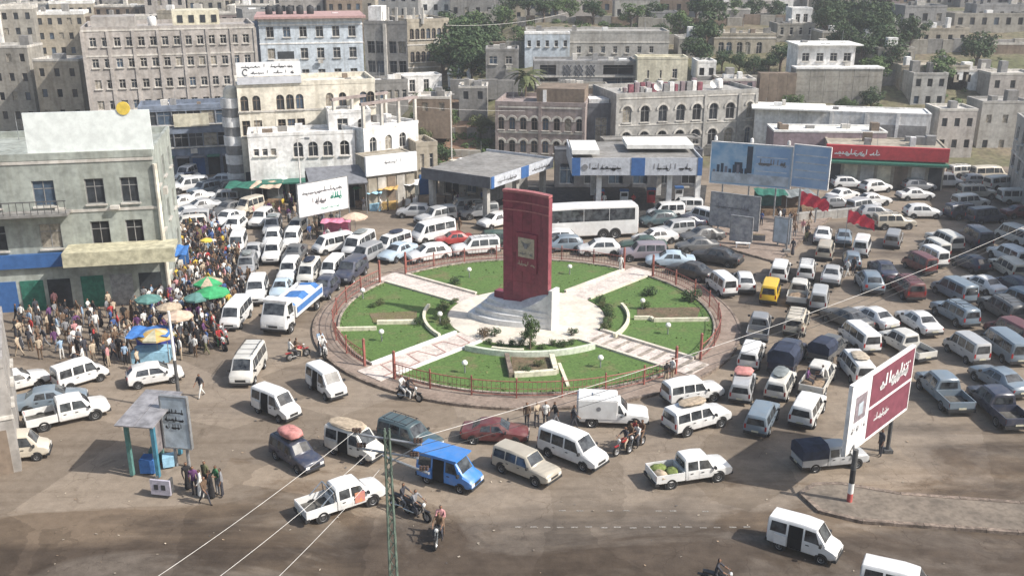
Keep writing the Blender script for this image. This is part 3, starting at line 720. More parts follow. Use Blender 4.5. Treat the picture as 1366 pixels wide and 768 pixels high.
# --- cream building
A, B, H = fac(322, 113, 503, 117.5, 117, 0); W = (Vector(B) - Vector(A)).length
g = []
for f, z in ((0, H - 5.6), (1, H - 2.75)):
    for u in (.045, .13, .30, .37, .44, .66, .755, .91, .965): g.append((W * u - .45, W * u + .45, z, z + 1.75, f == 1))
r, W = building('cream_building', 'long cream building with pairs of arched windows under a roof billboard', A, B, 7.5, H, 'w_cream', 0, front=g, left=grid(7.5, H, 3, 3, .9, 1.5, 1), bands=[H - 2.95, H - 5.9], fm='w_brown')
for i in range(8): MB().box(W * i / 8 + .15, W * (i + 1) / 8 - .15, -.05, .05, 0, 2.5).obj('shutter', ['shop_dark', 'metal_grey', 'shutter_green', 'shop_dark'][i % 4], r)
cream = r; HC = H
# roof billboard on it
s = thing('roof_billboard', 'white roof billboard with two lines of dark script above the cream building', 'billboard', Vector((xat(316, 112.6, HC), 112.9, HC + .5)), math.atan2(B[1] - A[1], B[0] - A[0]))
bw = 7.2; bh = zat(84, 113) - HC - 1.2
o = MB().box(0, bw, -.1, .1, .7, .7 + bh).obj('panel', 'sign_white', s)
MB().box(0, bw, -.12, .12, -.2, .62).obj('skirt_panel', mat('sign_grey', (.50, .51, .54), .6, .08, 2), s)
for k in range(5): MB().tube((bw * k / 4 * .96 + .14, .2, -.5), (bw * k / 4 * .96 + .14, .2, .7 + bh), .06, .06, 6).obj('post', 'metal_grey', s)
lettering(o, 'ink', .6, -.11, .7 + bh * .55, 5.8, bh * .34, 11); lettering(o, 'ink', 1.6, -.11, .7 + bh * .12, 4.8, bh * .3, 12)
b = MB(); b.path([(1.0 + .3 * math.cos(R(t)), -.12, .7 + bh * .3 + .35 * math.sin(R(t))) for t in range(40, 330, 30)], .05, 5); b.obj('emblem', 'ink', o)
# --- white lower buildings
A, B, H = fac(334, 108, 475, 110.6, 183, 0); W = (Vector(B) - Vector(A)).length
g = [(W * u - .55, W * u + .55, H - 2.5, H - .8, True) for u in (.46, .60, .74, .90)] + [(W * u - .3, W * u + .3, H - 2.2, H - 1.4) for u in (.07, .15, .23)]
r, W = building('white_building', 'low white building with black arched windows behind the white billboard', A, B, 4.5, H, 'w_white', 0, front=g, parapet=.35)
for i in range(6): MB().box(W * i / 6 + .2, W * (i + 1) / 6 - .2, -.06, .05, 0, 2.3).obj('shutter', ['shop_dark', 'shutter_green', 'shop_dark'][i % 3], r)
MB().box(W * .1, W * .95, -2.2, -.02, 2.5, 2.66).obj('awning', 'shutter_green', r)
A, B, H = fac(441, 112.2, 497, 113.4, 152, 0); W = (Vector(B) - Vector(A)).length
r, W = building('white_house', 'small white house with two rooftop frames beside the cream building', A, B, 4, H, 'w_white', 0, front=[(W * .2, W * .45, H - 2.6, H - .6), (W * .68, W * .86, H - 2.4, H - .7, True)], parapet=.3)
A, B, H = fac(487, 110, 559, 116, 176, 0); W = (Vector(B) - Vector(A)).length
r, W = building('white_house', 'white house with an open roof frame and three dark windows', A, B, 6, H, 'w_white', 0, front=[(W * u, W * u + 1.0, H - 2.5, H - .8, True) for u in (.1, .38, .64)], right=grid(6, H, 2, 2, .9, 1.3), parapet=.35)
for u in (.03, .35, .66, .97):
    for y in (.2, 5.6): MB().box(W * u - .16, W * u + .16, y - .16, y + .16, H, H + 2.9).obj('roof_column', 'w_trim', r)
MB().box(-.1, W + .1, 0, .4, H + 2.9, H + 3.2).obj('roof_beam', 'w_pink', r); MB().box(-.1, W + .1, 5.4, 5.8, H + 2.9, H + 3.2).obj('roof_beam', 'w_pink', r)
A, B, H = fac(556, 112, 584, 113, 196, 0); W = (Vector(B) - Vector(A)).length
r, W = building('corner_house', 'small tan tower house with two slit windows by the filling station', A, B, 4.5, H, 'w_beige', 0, front=[(W * .18, W * .36, H - 2.6, H - .9), (W * .62, W * .8, H - 2.6, H - .9)], left=grid(4.5, H, 2, 2, .7, 1.2))
MB().box(W * .1, W * .9, -.1, .02, 0, 2.4).obj('shop_front', 'sign_blue', r)
# white sign wall and the grey awning beside it
A, B, H = fac(490, 104.5, 553, 107.5, 212, 0); W = (Vector(B) - Vector(A)).length
r, W = building('shop_row', 'beige shop row under a plain white sign board', A, B, 3, H, 'w_beige', 0, parapet=.1)
o = MB().box(-.2, W + .2, -.35, -.02, H - 1.9, H + .25).obj('sign_board', 'sign_white', r); lettering(o, 'ink_grey', W * .35, -.36, H - .75, W * .4, .45, 21)
for i in range(5): MB().box(W * i / 5 + .1, W * (i + 1) / 5 - .1, -.08, .05, 0, H - 2.2).obj('shutter', ['w_beige', 'w_trim', 'w_brown', 'w_trim', 'w_beige'][i], r)
A, B, H = fac(414, 101.5, 491, 103.5, 226, 0); W = (Vector(B) - Vector(A)).length
s = thing('shop_awning', 'large sloping grey awning over dark stalls left of the white sign board', 'awning', (A[0], A[1], 0), math.atan2(B[1] - A[1], B[0] - A[0]))
MB().box(0, W, 0, 3.6, 0, .15, M4=Matrix.Translation((0, 0, 3.3)) @ Matrix.Rotation(R(22), 4, 'X')).obj('canopy', 'awning_grey', s)
for k in range(4): MB().tube((.2 + (W - .4) * k / 3, .15, 0), (.2 + (W - .4) * k / 3, .15, 3.35), .06, .06, 6).obj('post', 'metal_grey', s)
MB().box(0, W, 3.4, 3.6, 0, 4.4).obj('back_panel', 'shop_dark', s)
# --- arched beige block and its unfinished grey half
A, B, H = fac(545, 168, 600, 171, 30, 0); W = (Vector(B) - Vector(A)).length
g = grid(W, H, 4, 7, .72, 1.75, .9, True, .3, base=1.0)
r, W = building('arched_block', 'beige four-storey block with rows of narrow dark arched windows', A, B, 10, H, 'w_beige', 0, front=g, bands=[1 + (H - 1) / 4 * k - .1 for k in (1, 2, 3)], fm='w_brown')
A, B, H = fac(488, 169, 545, 168, 32, 0); W = (Vector(B) - Vector(A)).length
r, W = building('concrete_block', 'dark grey unfinished concrete block joined to the arched beige block', A, B, 9.5, H, 'w_concrete', 0, front=[(W * u, W * u + 1.3, 1.2 + 3.2 * f, 3.2 + 3.2 * f) for f in range(4) for u in (.06, .26, .56, .78)], fm='w_grey', sill=False, dep=.5)
MB().box(W * .45, W * .52, -.3, .1, 3, H).obj('pier', 'w_trim', r)
for i in range(5): MB().box(W * (.5 + .2 * i), W * (.5 + .2 * i) + .4, 1, 1.4, H, H + 2.6).obj('roof_column', 'w_trim', r)
MB().box(W * .1, W * .4, .5, 4, H, H + 2.8).obj('stair_head', 'w_white', r)
A, B, H = fac(536, 158, 590, 160, 103, 0); W = (Vector(B) - Vector(A)).length
r, W = building('white_annex', 'low white annex at the foot of the arched beige block', A, B, 4, H, 'w_white', 0, front=[(W * .2, W * .34, H - 2.4, H - .5), (W * .55, W * .68, H - 2.4, H - .5)], parapet=.2)
A, B, H = fac(486, 150, 545, 152, 112, 0); W = (Vector(B) - Vector(A)).length
r, W = building('grey_shed', 'long low grey building before the unfinished concrete block', A, B, 5, H, 'w_concrete', 0, front=grid(W, H, 1, 6, .7, 1.3, H - 2.4))
# three white pillars on the slope
for k, x in enumerate((601, 613, 626)):
    Y = 160; p = (xat(x, Y, 4), Y, zat(112, Y)); t = thing('grave_pillar', f'small white pointed pillar on the slope, {["first","second","third"][k]} from the arched block', 'pillar', (p[0], Y, height(p[0], Y) - .1), 0, 'white pillars on the slope')
    hh = max(2.2, zat(90, Y) - height(p[0], Y)); MB().box(-.35, .35, -.35, .35, 0, hh * .7).obj('shaft', 'w_white', t); MB().lathe([(.5, 0), (.38, .3), (0, hh * .35)], 4, c=(0, 0, hh * .7)).obj('cap', 'w_white', t)
# --- filling station
mat('fascia_grey', (.50, .52, .56), .5, .1, 1.5, scale2=4)
def canopy(label, x0, x1, Y0, Y1, zb, zt, ang=0, cols=(), loc=None, blues=()):
    t = thing('fuel_canopy', label, 'canopy', loc, ang, 'filling station canopies'); W = x1 - x0; D = Y1 - Y0
    MB().box(.1, W - .1, .1, D - .1, zb + .2, zt - .25).obj('roof', 'w_concrete', t)
    for (a, c, d, e) in ((0, W, 0, .12), (0, .12, .12, D), (W - .12, W, .12, D)): MB().box(a, c, d, e, zb, zt).obj('fascia', 'fascia_grey' if not (ang and a == 0 and c < 1) else 'w_dark', t)
    for x, y in cols: MB().box(x - .28, x + .28, y - .28, y + .28, 0, zb + .2).obj('column', 'w_white' if not ang else 'w_greylight', t)
    for u0, u1 in blues: MB().box(u0, u1, -.05, .0, zb - .03, zt + .03).obj('blue_panel', 'sign_blue', t)
    return t
Y = 103.0; xa, xb = xat(763, Y, 5.4), xat(937, Y, 5.4); W = xb - xa
c = canopy('wide filling station canopy with white fascia and blue panels behind the coach', xa, xb, Y, Y + 11, zat(234, Y), zat(211, Y), 0, [(W * .22, 1.5), (W * .77, 1.5), (W * .22, 9), (W * .77, 9), (W * .99, 1.2)], (xa, Y, 0), [(0, .9), (W * .455, W * .56), (W * .965, W)])
zb = zat(234, Y); lettering(c, 'ink_grey', W * .13, -.012, zb + .45, W * .25, .9, 31); lettering(c, 'ink_grey', W * .62, -.012, zb + .45, W * .3, .85, 32)
MB().lathe([(0, 0), (.32, 0), (.32, .04), (0, .04)], 16).obj('round_logo', 'ink_grey', c, (W * .1, -.03, zb + .9)).rotation_euler = (R(90), 0, 0)
MB().box(W * .0, W * .21, .3, 6, zat(207, Y), zat(207, Y) + .5, M4=None).obj('roof_sheet', 'roof_white', c)
MB().box(W * .45, W * .98, 4, 9, zat(207, Y) - .1, zat(207, Y) + .35).obj('roof_sheet', 'roof_white', c)
p1, p2 = at(655, 249, 4.2), None
Y = 97.5; cx0, cx1 = xat(655, Y, 5), xat(738, 108, 5)
ang = math.atan2(108 - Y, cx1 - cx0); W = math.hypot(108 - Y, cx1 - cx0)
zb, zt = zat(252, Y), zat(237, Y)
c = canopy('angled grey filling station canopy with white and blue fascia left of the monument top', 0, W, 0, 9, zb, zt, ang, [(.6, 1), (W * .5, 1), (W - .6, 1), (.6, 8), (W - .6, 8)], (cx0, Y, 0), [(0, .55), (W * .46, W * .58)])
lettering(c, 'ink_grey', W * .1, -.012, zb + .25, W * .3, .6, 33); lettering(c, 'ink_grey', W * .64, -.012, zb + .25, W * .3, .6, 34)
A, B, H = fac(586, 112, 652, 108, 222, 0); W = (Vector(B) - Vector(A)).length
r, W = building('station_office', 'grey flat-roofed station building left of the angled canopy', A, B, 8, H, 'w_concrete', 0, front=[(W * .1, W * .4, .3, 2.7), (W * .55, W * .75, .9, 2.4)], parapet=.3, fm='w_trim')
MB().box(-.3, W + 2.5, -2.0, .3, H - .5, H - .05).obj('eaves', 'w_dark', r)
for i in range(6): MB().box(W * .1 + i * 1.3, W * .1 + i * 1.3 + rnd.uniform(.5, 1), 1 + i % 3, 1.8 + i % 3, H, H + rnd.uniform(.4, .9)).obj('roof_crate', ['w_cream', 'w_grey', 'w_trim'][i % 3], r)
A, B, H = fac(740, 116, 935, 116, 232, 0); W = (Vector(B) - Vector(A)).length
r, W = building('painted_shade_shop', 'dark station shop deep under the wide canopy', A, B, 2, zat(235, 103) + .3, 'w_dark', 0, front=[(W * (k + .2) / 6, W * (k + .8) / 6, .4, 2.9) for k in range(6)], fm='metal_grey', parapet=.1, sill=False)  # walls darkened and raised to put the canopy's shade into them
struct(MB().prism([(xat(740, 96, 0), 99.5), (xat(945, 96, 0), 99.5), (xat(945, 116, 0), 117), (xat(600, 116, 0), 117), (xat(640, 97, 0), 98.5)], -.05, .03).obj('forecourt', mat('canopy_shade_asphalt', (.065, .062, .06), .85, .3, 1.0, scale2=3)))  # pad's dark colour holds the painted shade under the canopy
pump_b = MB().box(-.45, .45, -.3, .3, 0, 1.7); 
for i, (x, y) in enumerate(((800, 272), (832, 272), (868, 270), (905, 268))):
    p = at(x, y); t = thing('fuel_pump', f'fuel pump under the wide canopy, {["first","second","third","fourth"][i]} from the monument', 'pump', (p.x, p.y, 0), 0, 'fuel pumps under the wide canopy')
    MB().box(-.45, .45, -.3, .3, 0, 1.5).obj('cabinet', 'sign_white' if i % 2 else 'sign_red', t); MB().box(-.35, .35, -.33, -.3, .95, 1.35).obj('display', 'plastic_black', t); MB().box(-.5, .5, -.35, .35, 1.5, 1.7).obj('header', 'sign_blue', t)
# --- pinkish stone house and grey arcaded house
A, B, H = fac(661, 133, 780, 131, 140, 0); W = (Vector(B) - Vector(A)).length
g = [(W * (k + .5) / 8 - .42, W * (k + .5) / 8 + .42, z, z + 1.65, True) for k in range(8) for z in (H - 3.3, H - 6.4)]
r, W = building('stone_house', 'pinkish grey stone house with two rows of small arched windows', A, B, 9, H, 'w_pink', 0, front=g, bands=[H - .35, H - 3.75], fm='w_brown', pil=[.2, W * .5, W - .2])
arch_m = {}
def hood(root, u, z, r, mt='w_trim', full=True):
    """moulded hood round an arched window"""
    k = (round(r, 2), mt)
    if k not in arch_m:
        b = MB(); n = 10
        for i in range(n):
            a0, a1 = math.pi * i / n, math.pi * (i + 1) / n; q = r + .26
            p = [(r * math.cos(a0), r * math.sin(a0)), (q * math.cos(a0), q * math.sin(a0)), (q * math.cos(a1), q * math.sin(a1)), (r * math.cos(a1), r * math.sin(a1))]
            b.quad(*[(x, -.12, y) for x, y in p]); b.quad((p[1][0], -.12, p[1][1]), (p[1][0], 0, p[1][1]), (p[2][0], 0, p[2][1]), (p[2][0], -.12, p[2][1])); b.quad((p[0][0], -.12, p[0][1]), (p[0][0], 0, p[0][1]), (p[3][0], 0, p[3][1]), (p[3][0], -.12, p[3][1]))
        arch_m[k] = b.mesh('arch_hood', mt)
    link('arch_hood', arch_m[k], root, (u, 0, z))
for w in g: hood(r, (w[0] + w[1]) / 2, w[3] - .42, .5)
MB().box(W * .45, W * .98, 1, 7, H, H + 2.2).obj('upper_storey', 'w_brown', r); MB().box(W * .52, W * .56, .9, 1.02, H + .2, H + 2).obj('door', 'w_white', r)
A, B, H = fac(821, 132, 1008, 137, 130, 0); W = (Vector(B) - Vector(A)).length
g = []
us = [.075, .20, .325, .45, .565, .685, .805, .945]
for k, u in enumerate(us):
    for z in (H - 3.5, H - 7.0): g.append((W * u - (.62 if k < 7 else .4), W * u + (.62 if k < 7 else .4), z, z + 2.2, True))
r, W = building('arcade_house', 'wide grey two-storey house with big hooded arched windows behind the filling station', A, B, 10, H, 'w_greylight', 0, front=g, bands=[H - .3, H - 3.95, H - 7.5], fm='w_grey', pil=[.15, W * .625, W * .87, W - .15])
for w in g: hood(r, (w[0] + w[1]) / 2, w[3] - (w[1] - w[0]) / 2, (w[1] - w[0]) / 2 + .08, 'w_trim')
for i in range(26): 
    MB().box(W * .12 + (i % 13) * .85, W * .12 + (i % 13) * .85 + rnd.uniform(.3, .8), 2 + 2 * (i // 13), 2.6 + 2 * (i // 13), H + .1, H + rnd.uniform(.6, 1.7)).obj('roof_clutter', ['roof_clutter', 'w_mauve', 'w_grey', 'w_white'][i % 4], r)
o = MB().lathe([(0, 0), (.3, .05), (.55, .2), (.6, .32)], 14).obj('satellite_dish', 'w_white', r, (W * .3, 1.2, H + 1.0)); o.rotation_euler = (R(70), 0, 0)
o = MB().lathe([(0, 0), (.3, .05), (.55, .2), (.6, .32)], 14).obj('satellite_dish', 'w_white', r, (W * .72, 2.2, H + 1.0)); o.rotation_euler = (R(70), 0, 0)
tank(r, W * .80, 4, H, 'white roof tank on the right part of the arcaded grey house')
A, B, H = fac(781, 134, 822, 134, 143, 0); W = (Vector(B) - Vector(A)).length
r, W = building('dark_house', 'dark slate narrow house squeezed between the stone house and the arcaded house', A, B, 8, H, 'w_dark', 0, front=[(W * .3, W * .7, H - 5, H - 1.4)], fm='w_bluegrey')
MB().box(W * .1, W * .75, .5, 3.5, H, H + 1.0).obj('roof_tank_box', 'w_white', r)
A, B, H = fac(806, 128.5, 934, 130.5, 188, 0); W = (Vector(B) - Vector(A)).length
r, W = building('grey_annex', 'long low grey annex below the arcaded house', A, B, 2.6, H, 'w_concrete', 0, front=grid(W, H, 1, 9, .8, 1.2, 2.6), parapet=.15, fm='w_grey')
# --- right: long white wall, shops with the red sign
A, B, H = fac(1006, 134, 1240, 129, 146, 2.6)
H1 = zat(146, 134) - 2.6
r, W = building('white_warehouse', 'long white windowless warehouse with pale roof at right', A, B, 5, H1, 'w_white', 2.6, parapet=.15, pil=[2, 6, 10, 14.5, 18.5])
MB().box(-.5, W * .42, -1.2, 5, H1 + .16, H1 + .34).obj('roof_slab', 'roof_white', r); MB().box(W * .72, W * .98, -.1, .02, 1.0, 2.6).obj('dark_opening', 'w_grey', r)
A, B, H = fac(1102, 117, 1260, 114, 193, 0); W = (Vector(B) - Vector(A)).length
r, W = building('shop_row', 'row of tan shops under a long red sign at right', A, B, 6, H, 'w_beige', 0, parapet=.1)
o = MB().box(-.2, W + .2, -.5, -.02, H - 1.5, H + .1).obj('sign_board', 'sign_red', r); lettering(o, 'sign_white', .8, -.52, H - 1.2, W * .4, .9, 41)
MB().box(-.2, W + .2, -1.4, -.02, H - 1.95, H - 1.7).obj('awning', 'shutter_green', r)
for i in range(7): MB().box(W * i / 7 + .2, W * (i + 1) / 7 - .2, -.05, .05, 0, H - 2.3).obj('shutter', ['shop_dark', 'w_yellow', 'w_trim', 'w_yellow', 'w_brown', 'w_trim', 'shop_dark'][i], r)
A, B, H = fac(1030, 122, 1180, 121, 176, 0); W = (Vector(B) - Vector(A)).length
r, W = building('low_shed', 'low pale shed with striped roof behind the blue billboard', A, B, 5, H, 'w_mauve', 0, parapet=.2, trim='roof_white')
# --- hillside houses one can tell apart
def hill_house(name, label, pxA, pxB, pyT, pyB, Y, wall, wins=None, D=6, parapet=.3, trim=None, dY=0, bands=(), fm='w_trim', simple=False, **k):
    z0 = zat(pyB, Y); A, B, H = fac(pxA, Y, pxB, Y + dY, pyT, z0); W = (Vector(B) - Vector(A)).length
    g = wins(W, H) if wins else []
    return building(name, label, A, B, D, H, wall, z0, front=g, parapet=parapet, trim=trim, bands=[b_ * H for b_ in bands], fm=fm, simple=simple, **k)
r, W = hill_house('lattice_house', 'grey hill house with three diamond lattice panels', 712, 848, 84, 121, 150, 'w_grey', lambda W, H: [(W * .06, W * .24, .4, H * .45), (W * .06, W * .22, H * .55, H * .92), (W * .68, W * .98, .4, H * .45), (W * .68, W * .98, H * .55, H * .92)], bands=(.48,), sill=False, dep=1.0, fm='w_concrete')
H = zat(84, 150) - zat(121, 150)
for k in range(3):
    u = W * (.33 + .115 * k); 
    b = MB()
    for s in (-1, 1):
        b.tube((u - s * .6, -.05, H * .52), (u + s * .6, -.05, H * .92), .07, .07, 5)
    b.path([(u - .6, -.05, H * .72), (u, -.05, H * .93), (u + .6, -.05, H * .72), (u, -.05, H * .51), (u - .6, -.05, H * .72)], .07, 5); b.obj('lattice', 'w_dark', r)
hill_house('long_house', 'long pale flat-roofed building with ruled panels above the lattice house', 702, 892, 44, 80, 166, 'w_greylight', lambda W, H: [(W * (.1 + .085 * k), W * (.1 + .085 * k) + .7, H * .25, H * .25 + 1.1) for k in range(10)], D=8, bands=(.62,))
hill_house('blue_roofed_house', 'pale bluish white house at the left end of the long pale building', 700, 760, 46, 76, 163, 'w_blue', lambda W, H: grid(W, H, 1, 5, .6, 1.0, 1.6), D=2.4, trim='w_white')
hill_house('cream_house', 'cream yellow house with sloping parapet right of the lattice house', 850, 917, 79, 112, 148, 'w_yellow', lambda W, H: [(W * .2, W * .24, .8, 2), (W * .45, W * .49, .8, 2), (W * .7, W * .8, .8, 2.2)], D=4, trim='w_yellow')
hill_house('stone_house', 'dark grey stone house left of the palm tree', 648, 692, 68, 118, 152, 'w_concrete', lambda W, H: [(W * .1, W * .35, H - 2, H - .8), (W * .6, W * .8, H - 2, H - .8)], D=6)
hill_house('low_house', 'low brown house with a white doorway under the lattice house', 714, 812, 118, 142, 143, 'w_brown', lambda W, H: [(W * .2, W * .26, .4, 2.2), (W * .55, W * .62, .9, 2)], D=5, trim='w_stone')
hill_house('arched_house', 'beige hill house with a row of five black arches', 952, 1034, 47, 80, 170, 'w_beige', lambda W, H: [(W * u - .5, W * u + .5, H * .22, H * .72, True) for u in (.12, .25, .42, .55, .74)], D=7, bands=(.86,))
hill_house('tower_house', 'tall tan tower house with white top room on the right hillside', 1036, 1086, 34, 72, 176, 'w_stone', lambda W, H: grid(W, H, 2, 4, .6, 1.3, .8), D=6)
hill_house('top_room', 'square white top room on the right hillside with two dark windows', 1056, 1083, 13, 36, 180, 'w_white', lambda W, H: [(W * .2, W * .42, H * .25, H * .75), (W * .58, W * .8, H * .25, H * .75)], D=4)
r, W = hill_house('retaining_house', 'white bungalow with flat overhanging roof on a stone terrace at right', 1064, 1140, 64, 95, 149, 'w_white', lambda W, H: [(W * u - .55, W * u + .55, H * .42, H * .78) for u in (.14, .39, .63, .87)], D=6, trim='w_white')
H = zat(64, 149) - zat(95, 149); MB().box(-.3, W + .9, -.7, 6.3, H + .31, H + .5).obj('roof_slab', 'roof_white', r)
z0 = zat(124, 147); Ax, Bx = xat(1060, 147, 9), xat(1166, 150, 9)
t = thing('terrace_wall', 'tall tan stone terrace wall below the white bungalow', 'wall', (Ax, 146.5, z0 - 2))
hw = zat(92, 147) - z0 + 2
for k in range(6):
    for j in range(5): MB().box((Bx - Ax) / 6 * k + .02, (Bx - Ax) / 6 * (k + 1) - .02, rnd.uniform(0, .03), 3, hw / 5 * j + .01, hw / 5 * (j + 1) - .01).obj('stone_panel', 'w_stone', t)
MB().box(-.1, Bx - Ax + .1, -.1, 3, hw, hw + .25).obj('coping', 'w_white', t)
t = thing('terrace_wall', 'low brown terrace wall left of the tan stone one', 'wall', (xat(1012, 146, 7), 145.8, zat(128, 146) - 2))
for k in range(4): MB().box(k * 1.35, k * 1.35 + 1.32, 0, 2, 0, zat(98, 146) - zat(128, 146) + 2).obj('stone_panel', 'w_brown', t)
# the row of houses along the skyline edge of the picture and the dense quarter at upper left
hr = random.Random(23)
TOP = [(786, 930, -8, 20, 214, 'w_brown', 'long brown house with many piers high above the green slope'), (928, 958, -14, 32, 205, 'w_greylight', 'pale narrow house at the left of the upper right quarter'), (960, 985, -10, 26, 208, 'w_stone', 'tan narrow house with two windows in the upper right quarter'),
       (988, 1006, -12, 24, 206, 'w_greylight', 'slim pale house beside the dark gap in the upper right quarter'), (1020, 1058, -2, 20, 212, 'w_white', 'white block above the dark trees at upper right'), (1092, 1146, -6, 36, 196, 'w_beige', 'tan house with a heavy cornice at upper right'),
       (1152, 1200, -10, 24, 200, 'w_mauve', 'mauve house in the upper right corner'), (1150, 1176, 22, 44, 188, 'w_concrete', 'small grey house in the upper right corner'), (690, 732, -6, 18, 214, 'w_stone', 'stone house with a white stair turret above the green slope'),
       (600, 660, -12, 24, 222, 'w_concrete', 'grey unfinished house top centre'), (560, 602, -14, 20, 225, 'w_white', 'white house top centre left of the grey one'), (505, 558, -10, 26, 218, 'w_grey', 'grey house with roof piers top centre'), (440, 500, -14, 18, 232, 'w_beige', 'beige house above the blue block'),
       (1096, 1150, 44, 66, 170, 'w_beige', 'low beige house among cypress trees at right'), (1205, 1260, 10, 60, 180, 'w_grey', 'grey house beyond the right edge'), (1200, 1290, 90, 140, 150, 'w_beige', 'beige house on the bank at far right'), (1270, 1366, 20, 80, 185, 'w_stone', 'stone house at the far right hillside')]
for (a, c, t, bt, Y, wl, lab) in TOP:
    hill_house('hill_house', lab, a, c, t, bt, Y, wl, lambda W, H: grid(W, H, max(1, round(H / 3.1)), max(2, round(W / 2.4)), .9, 1.3, .9), D=7, simple=True, trim=hr.choice([None, 'w_trim']), group='houses on the upper hillside')
WALLS = ['w_tan', 'w_greytan', 'w_beige', 'w_grey', 'w_greylight', 'w_stone', 'w_white', 'w_concrete', 'w_brown', 'w_pink']
WN = {'w_tan': 'tan', 'w_greytan': 'grey-tan', 'w_beige': 'beige', 'w_grey': 'grey', 'w_greylight': 'pale grey', 'w_stone': 'stone', 'w_white': 'white', 'w_concrete': 'concrete', 'w_brown': 'brown', 'w_pink': 'pinkish'}
for row, (Y, yT, x0, x1) in enumerate(((192, 20, -60, 345), (214, 4, -80, 470), (238, -6, -80, 560), (264, -14, -100, 640))):
    x = x0
    while x < x1:
        w = hr.uniform(34, 66); yt = yT + hr.uniform(-10, 8); YY = Y + hr.uniform(-5, 5); wl = hr.choice(WALLS); X = xat(x, YY, 8); zb = height(X, YY)
        A, B, H = fac(x, YY, x + w, YY + hr.uniform(0, 3), yt, zb)
        H = max(H, 3.2); W = (Vector(B) - Vector(A)).length
        building('hillside_house', f'{WN[wl]} {["","two-storey ","three-storey ","four-storey ","five-storey ","six-storey "][min(5, max(1, round(H / 3)) - 1)]}house in the {["nearest","second","third","topmost"][row]} row of the upper left quarter', A, B, 7, H, wl, zb, front=grid(W, H, max(1, round(H / 3)), max(2, round(W / 1.9)), .8, 1.25, .9), simple=True, group='houses of the upper left quarter', trim=hr.choice([None, 'w_trim', 'w_white']), parapet=hr.uniform(.2, .7))
        x += w + hr.uniform(-1, 5)
# far back: more houses up the hill on the right and centre
for row, (Y, yT, x0, x1) in enumerate(((228, -10, 600, 1366), (256, -18, 560, 1366))):
    x = x0
    while x < x1:
        w = hr.uniform(34, 64); wl = hr.choice(WALLS); YY = Y + hr.uniform(-5, 5); X = xat(x, YY, 14); zb = height(X, YY); A, B, H = fac(x, YY, x + w, YY, yT + hr.uniform(-6, 8), zb); H = max(H, 3); W = (Vector(B) - Vector(A)).length
        building('hillside_house', f'{WN[wl]} house in the {["lower","upper"][row]} row along the top right edge', A, B, 7, H, wl, zb, front=grid(W, H, max(1, round(H / 3)), max(2, round(W / 2.4)), .8, 1.2, .9), simple=True, group='houses along the top edge at right', trim=hr.choice([None, 'w_trim']), parapet=hr.uniform(.2, .6))
        x += w + hr.uniform(0, 14)
# terrace walls stepping up the slope
for i, (xa, xb, yy, Y, hh) in enumerate(((640, 705, 62, 172, 1.6), (700, 800, 42, 181, 1.3), (780, 945, 48, 176, 1.5), (690, 860, 30, 192, 1.2), (850, 990, 34, 188, 1.4), (930, 1040, 100, 150, 2.0), (990, 1100, 40, 190, 1.6), (1080, 1200, 52, 178, 2.0), (1090, 1220, 76, 163, 1.8), (1150, 1366, 100, 152, 2.2), (1200, 1366, 70, 170, 2.0), (560, 655, 150, 138, 1.2), (556, 640, 176, 131, 1.0), (600, 700, 118, 150, 1.4))):
    Xa, Xb = xat(xa, Y, 10), xat(xb, Y, 10); z = max(height(Xa, Y), height(Xb, Y), height((Xa + Xb) / 2, Y)); t = thing('terrace_wall', f'rough stone terrace wall on the slope {["left of the palm","under the long pale building","above the cream yellow house","on the green slope","below the narrow houses","under the dark tree row","below the white block","under the cypress trees","right of the bungalow","beyond the right edge, lower","beyond the right edge, upper","high on the red earth bank","low on the red earth bank","behind the stone house"][i]}', 'wall', (Xa, Y, z - 1.5), 0, 'terrace walls of the hillside'); x = 0
    while x < Xb - Xa:
        w_ = hr.uniform(1.6, 3.2); MB().box(x + .02, min(Xb - Xa, x + w_) - .02, hr.uniform(-.05, .05), .8, 0, 1.5 + hh + hr.uniform(-.15, .15)).obj('stone_panel', hr.choice(['w_stone', 'w_stone', 'w_brown', 'w_concrete']), t); x += w_
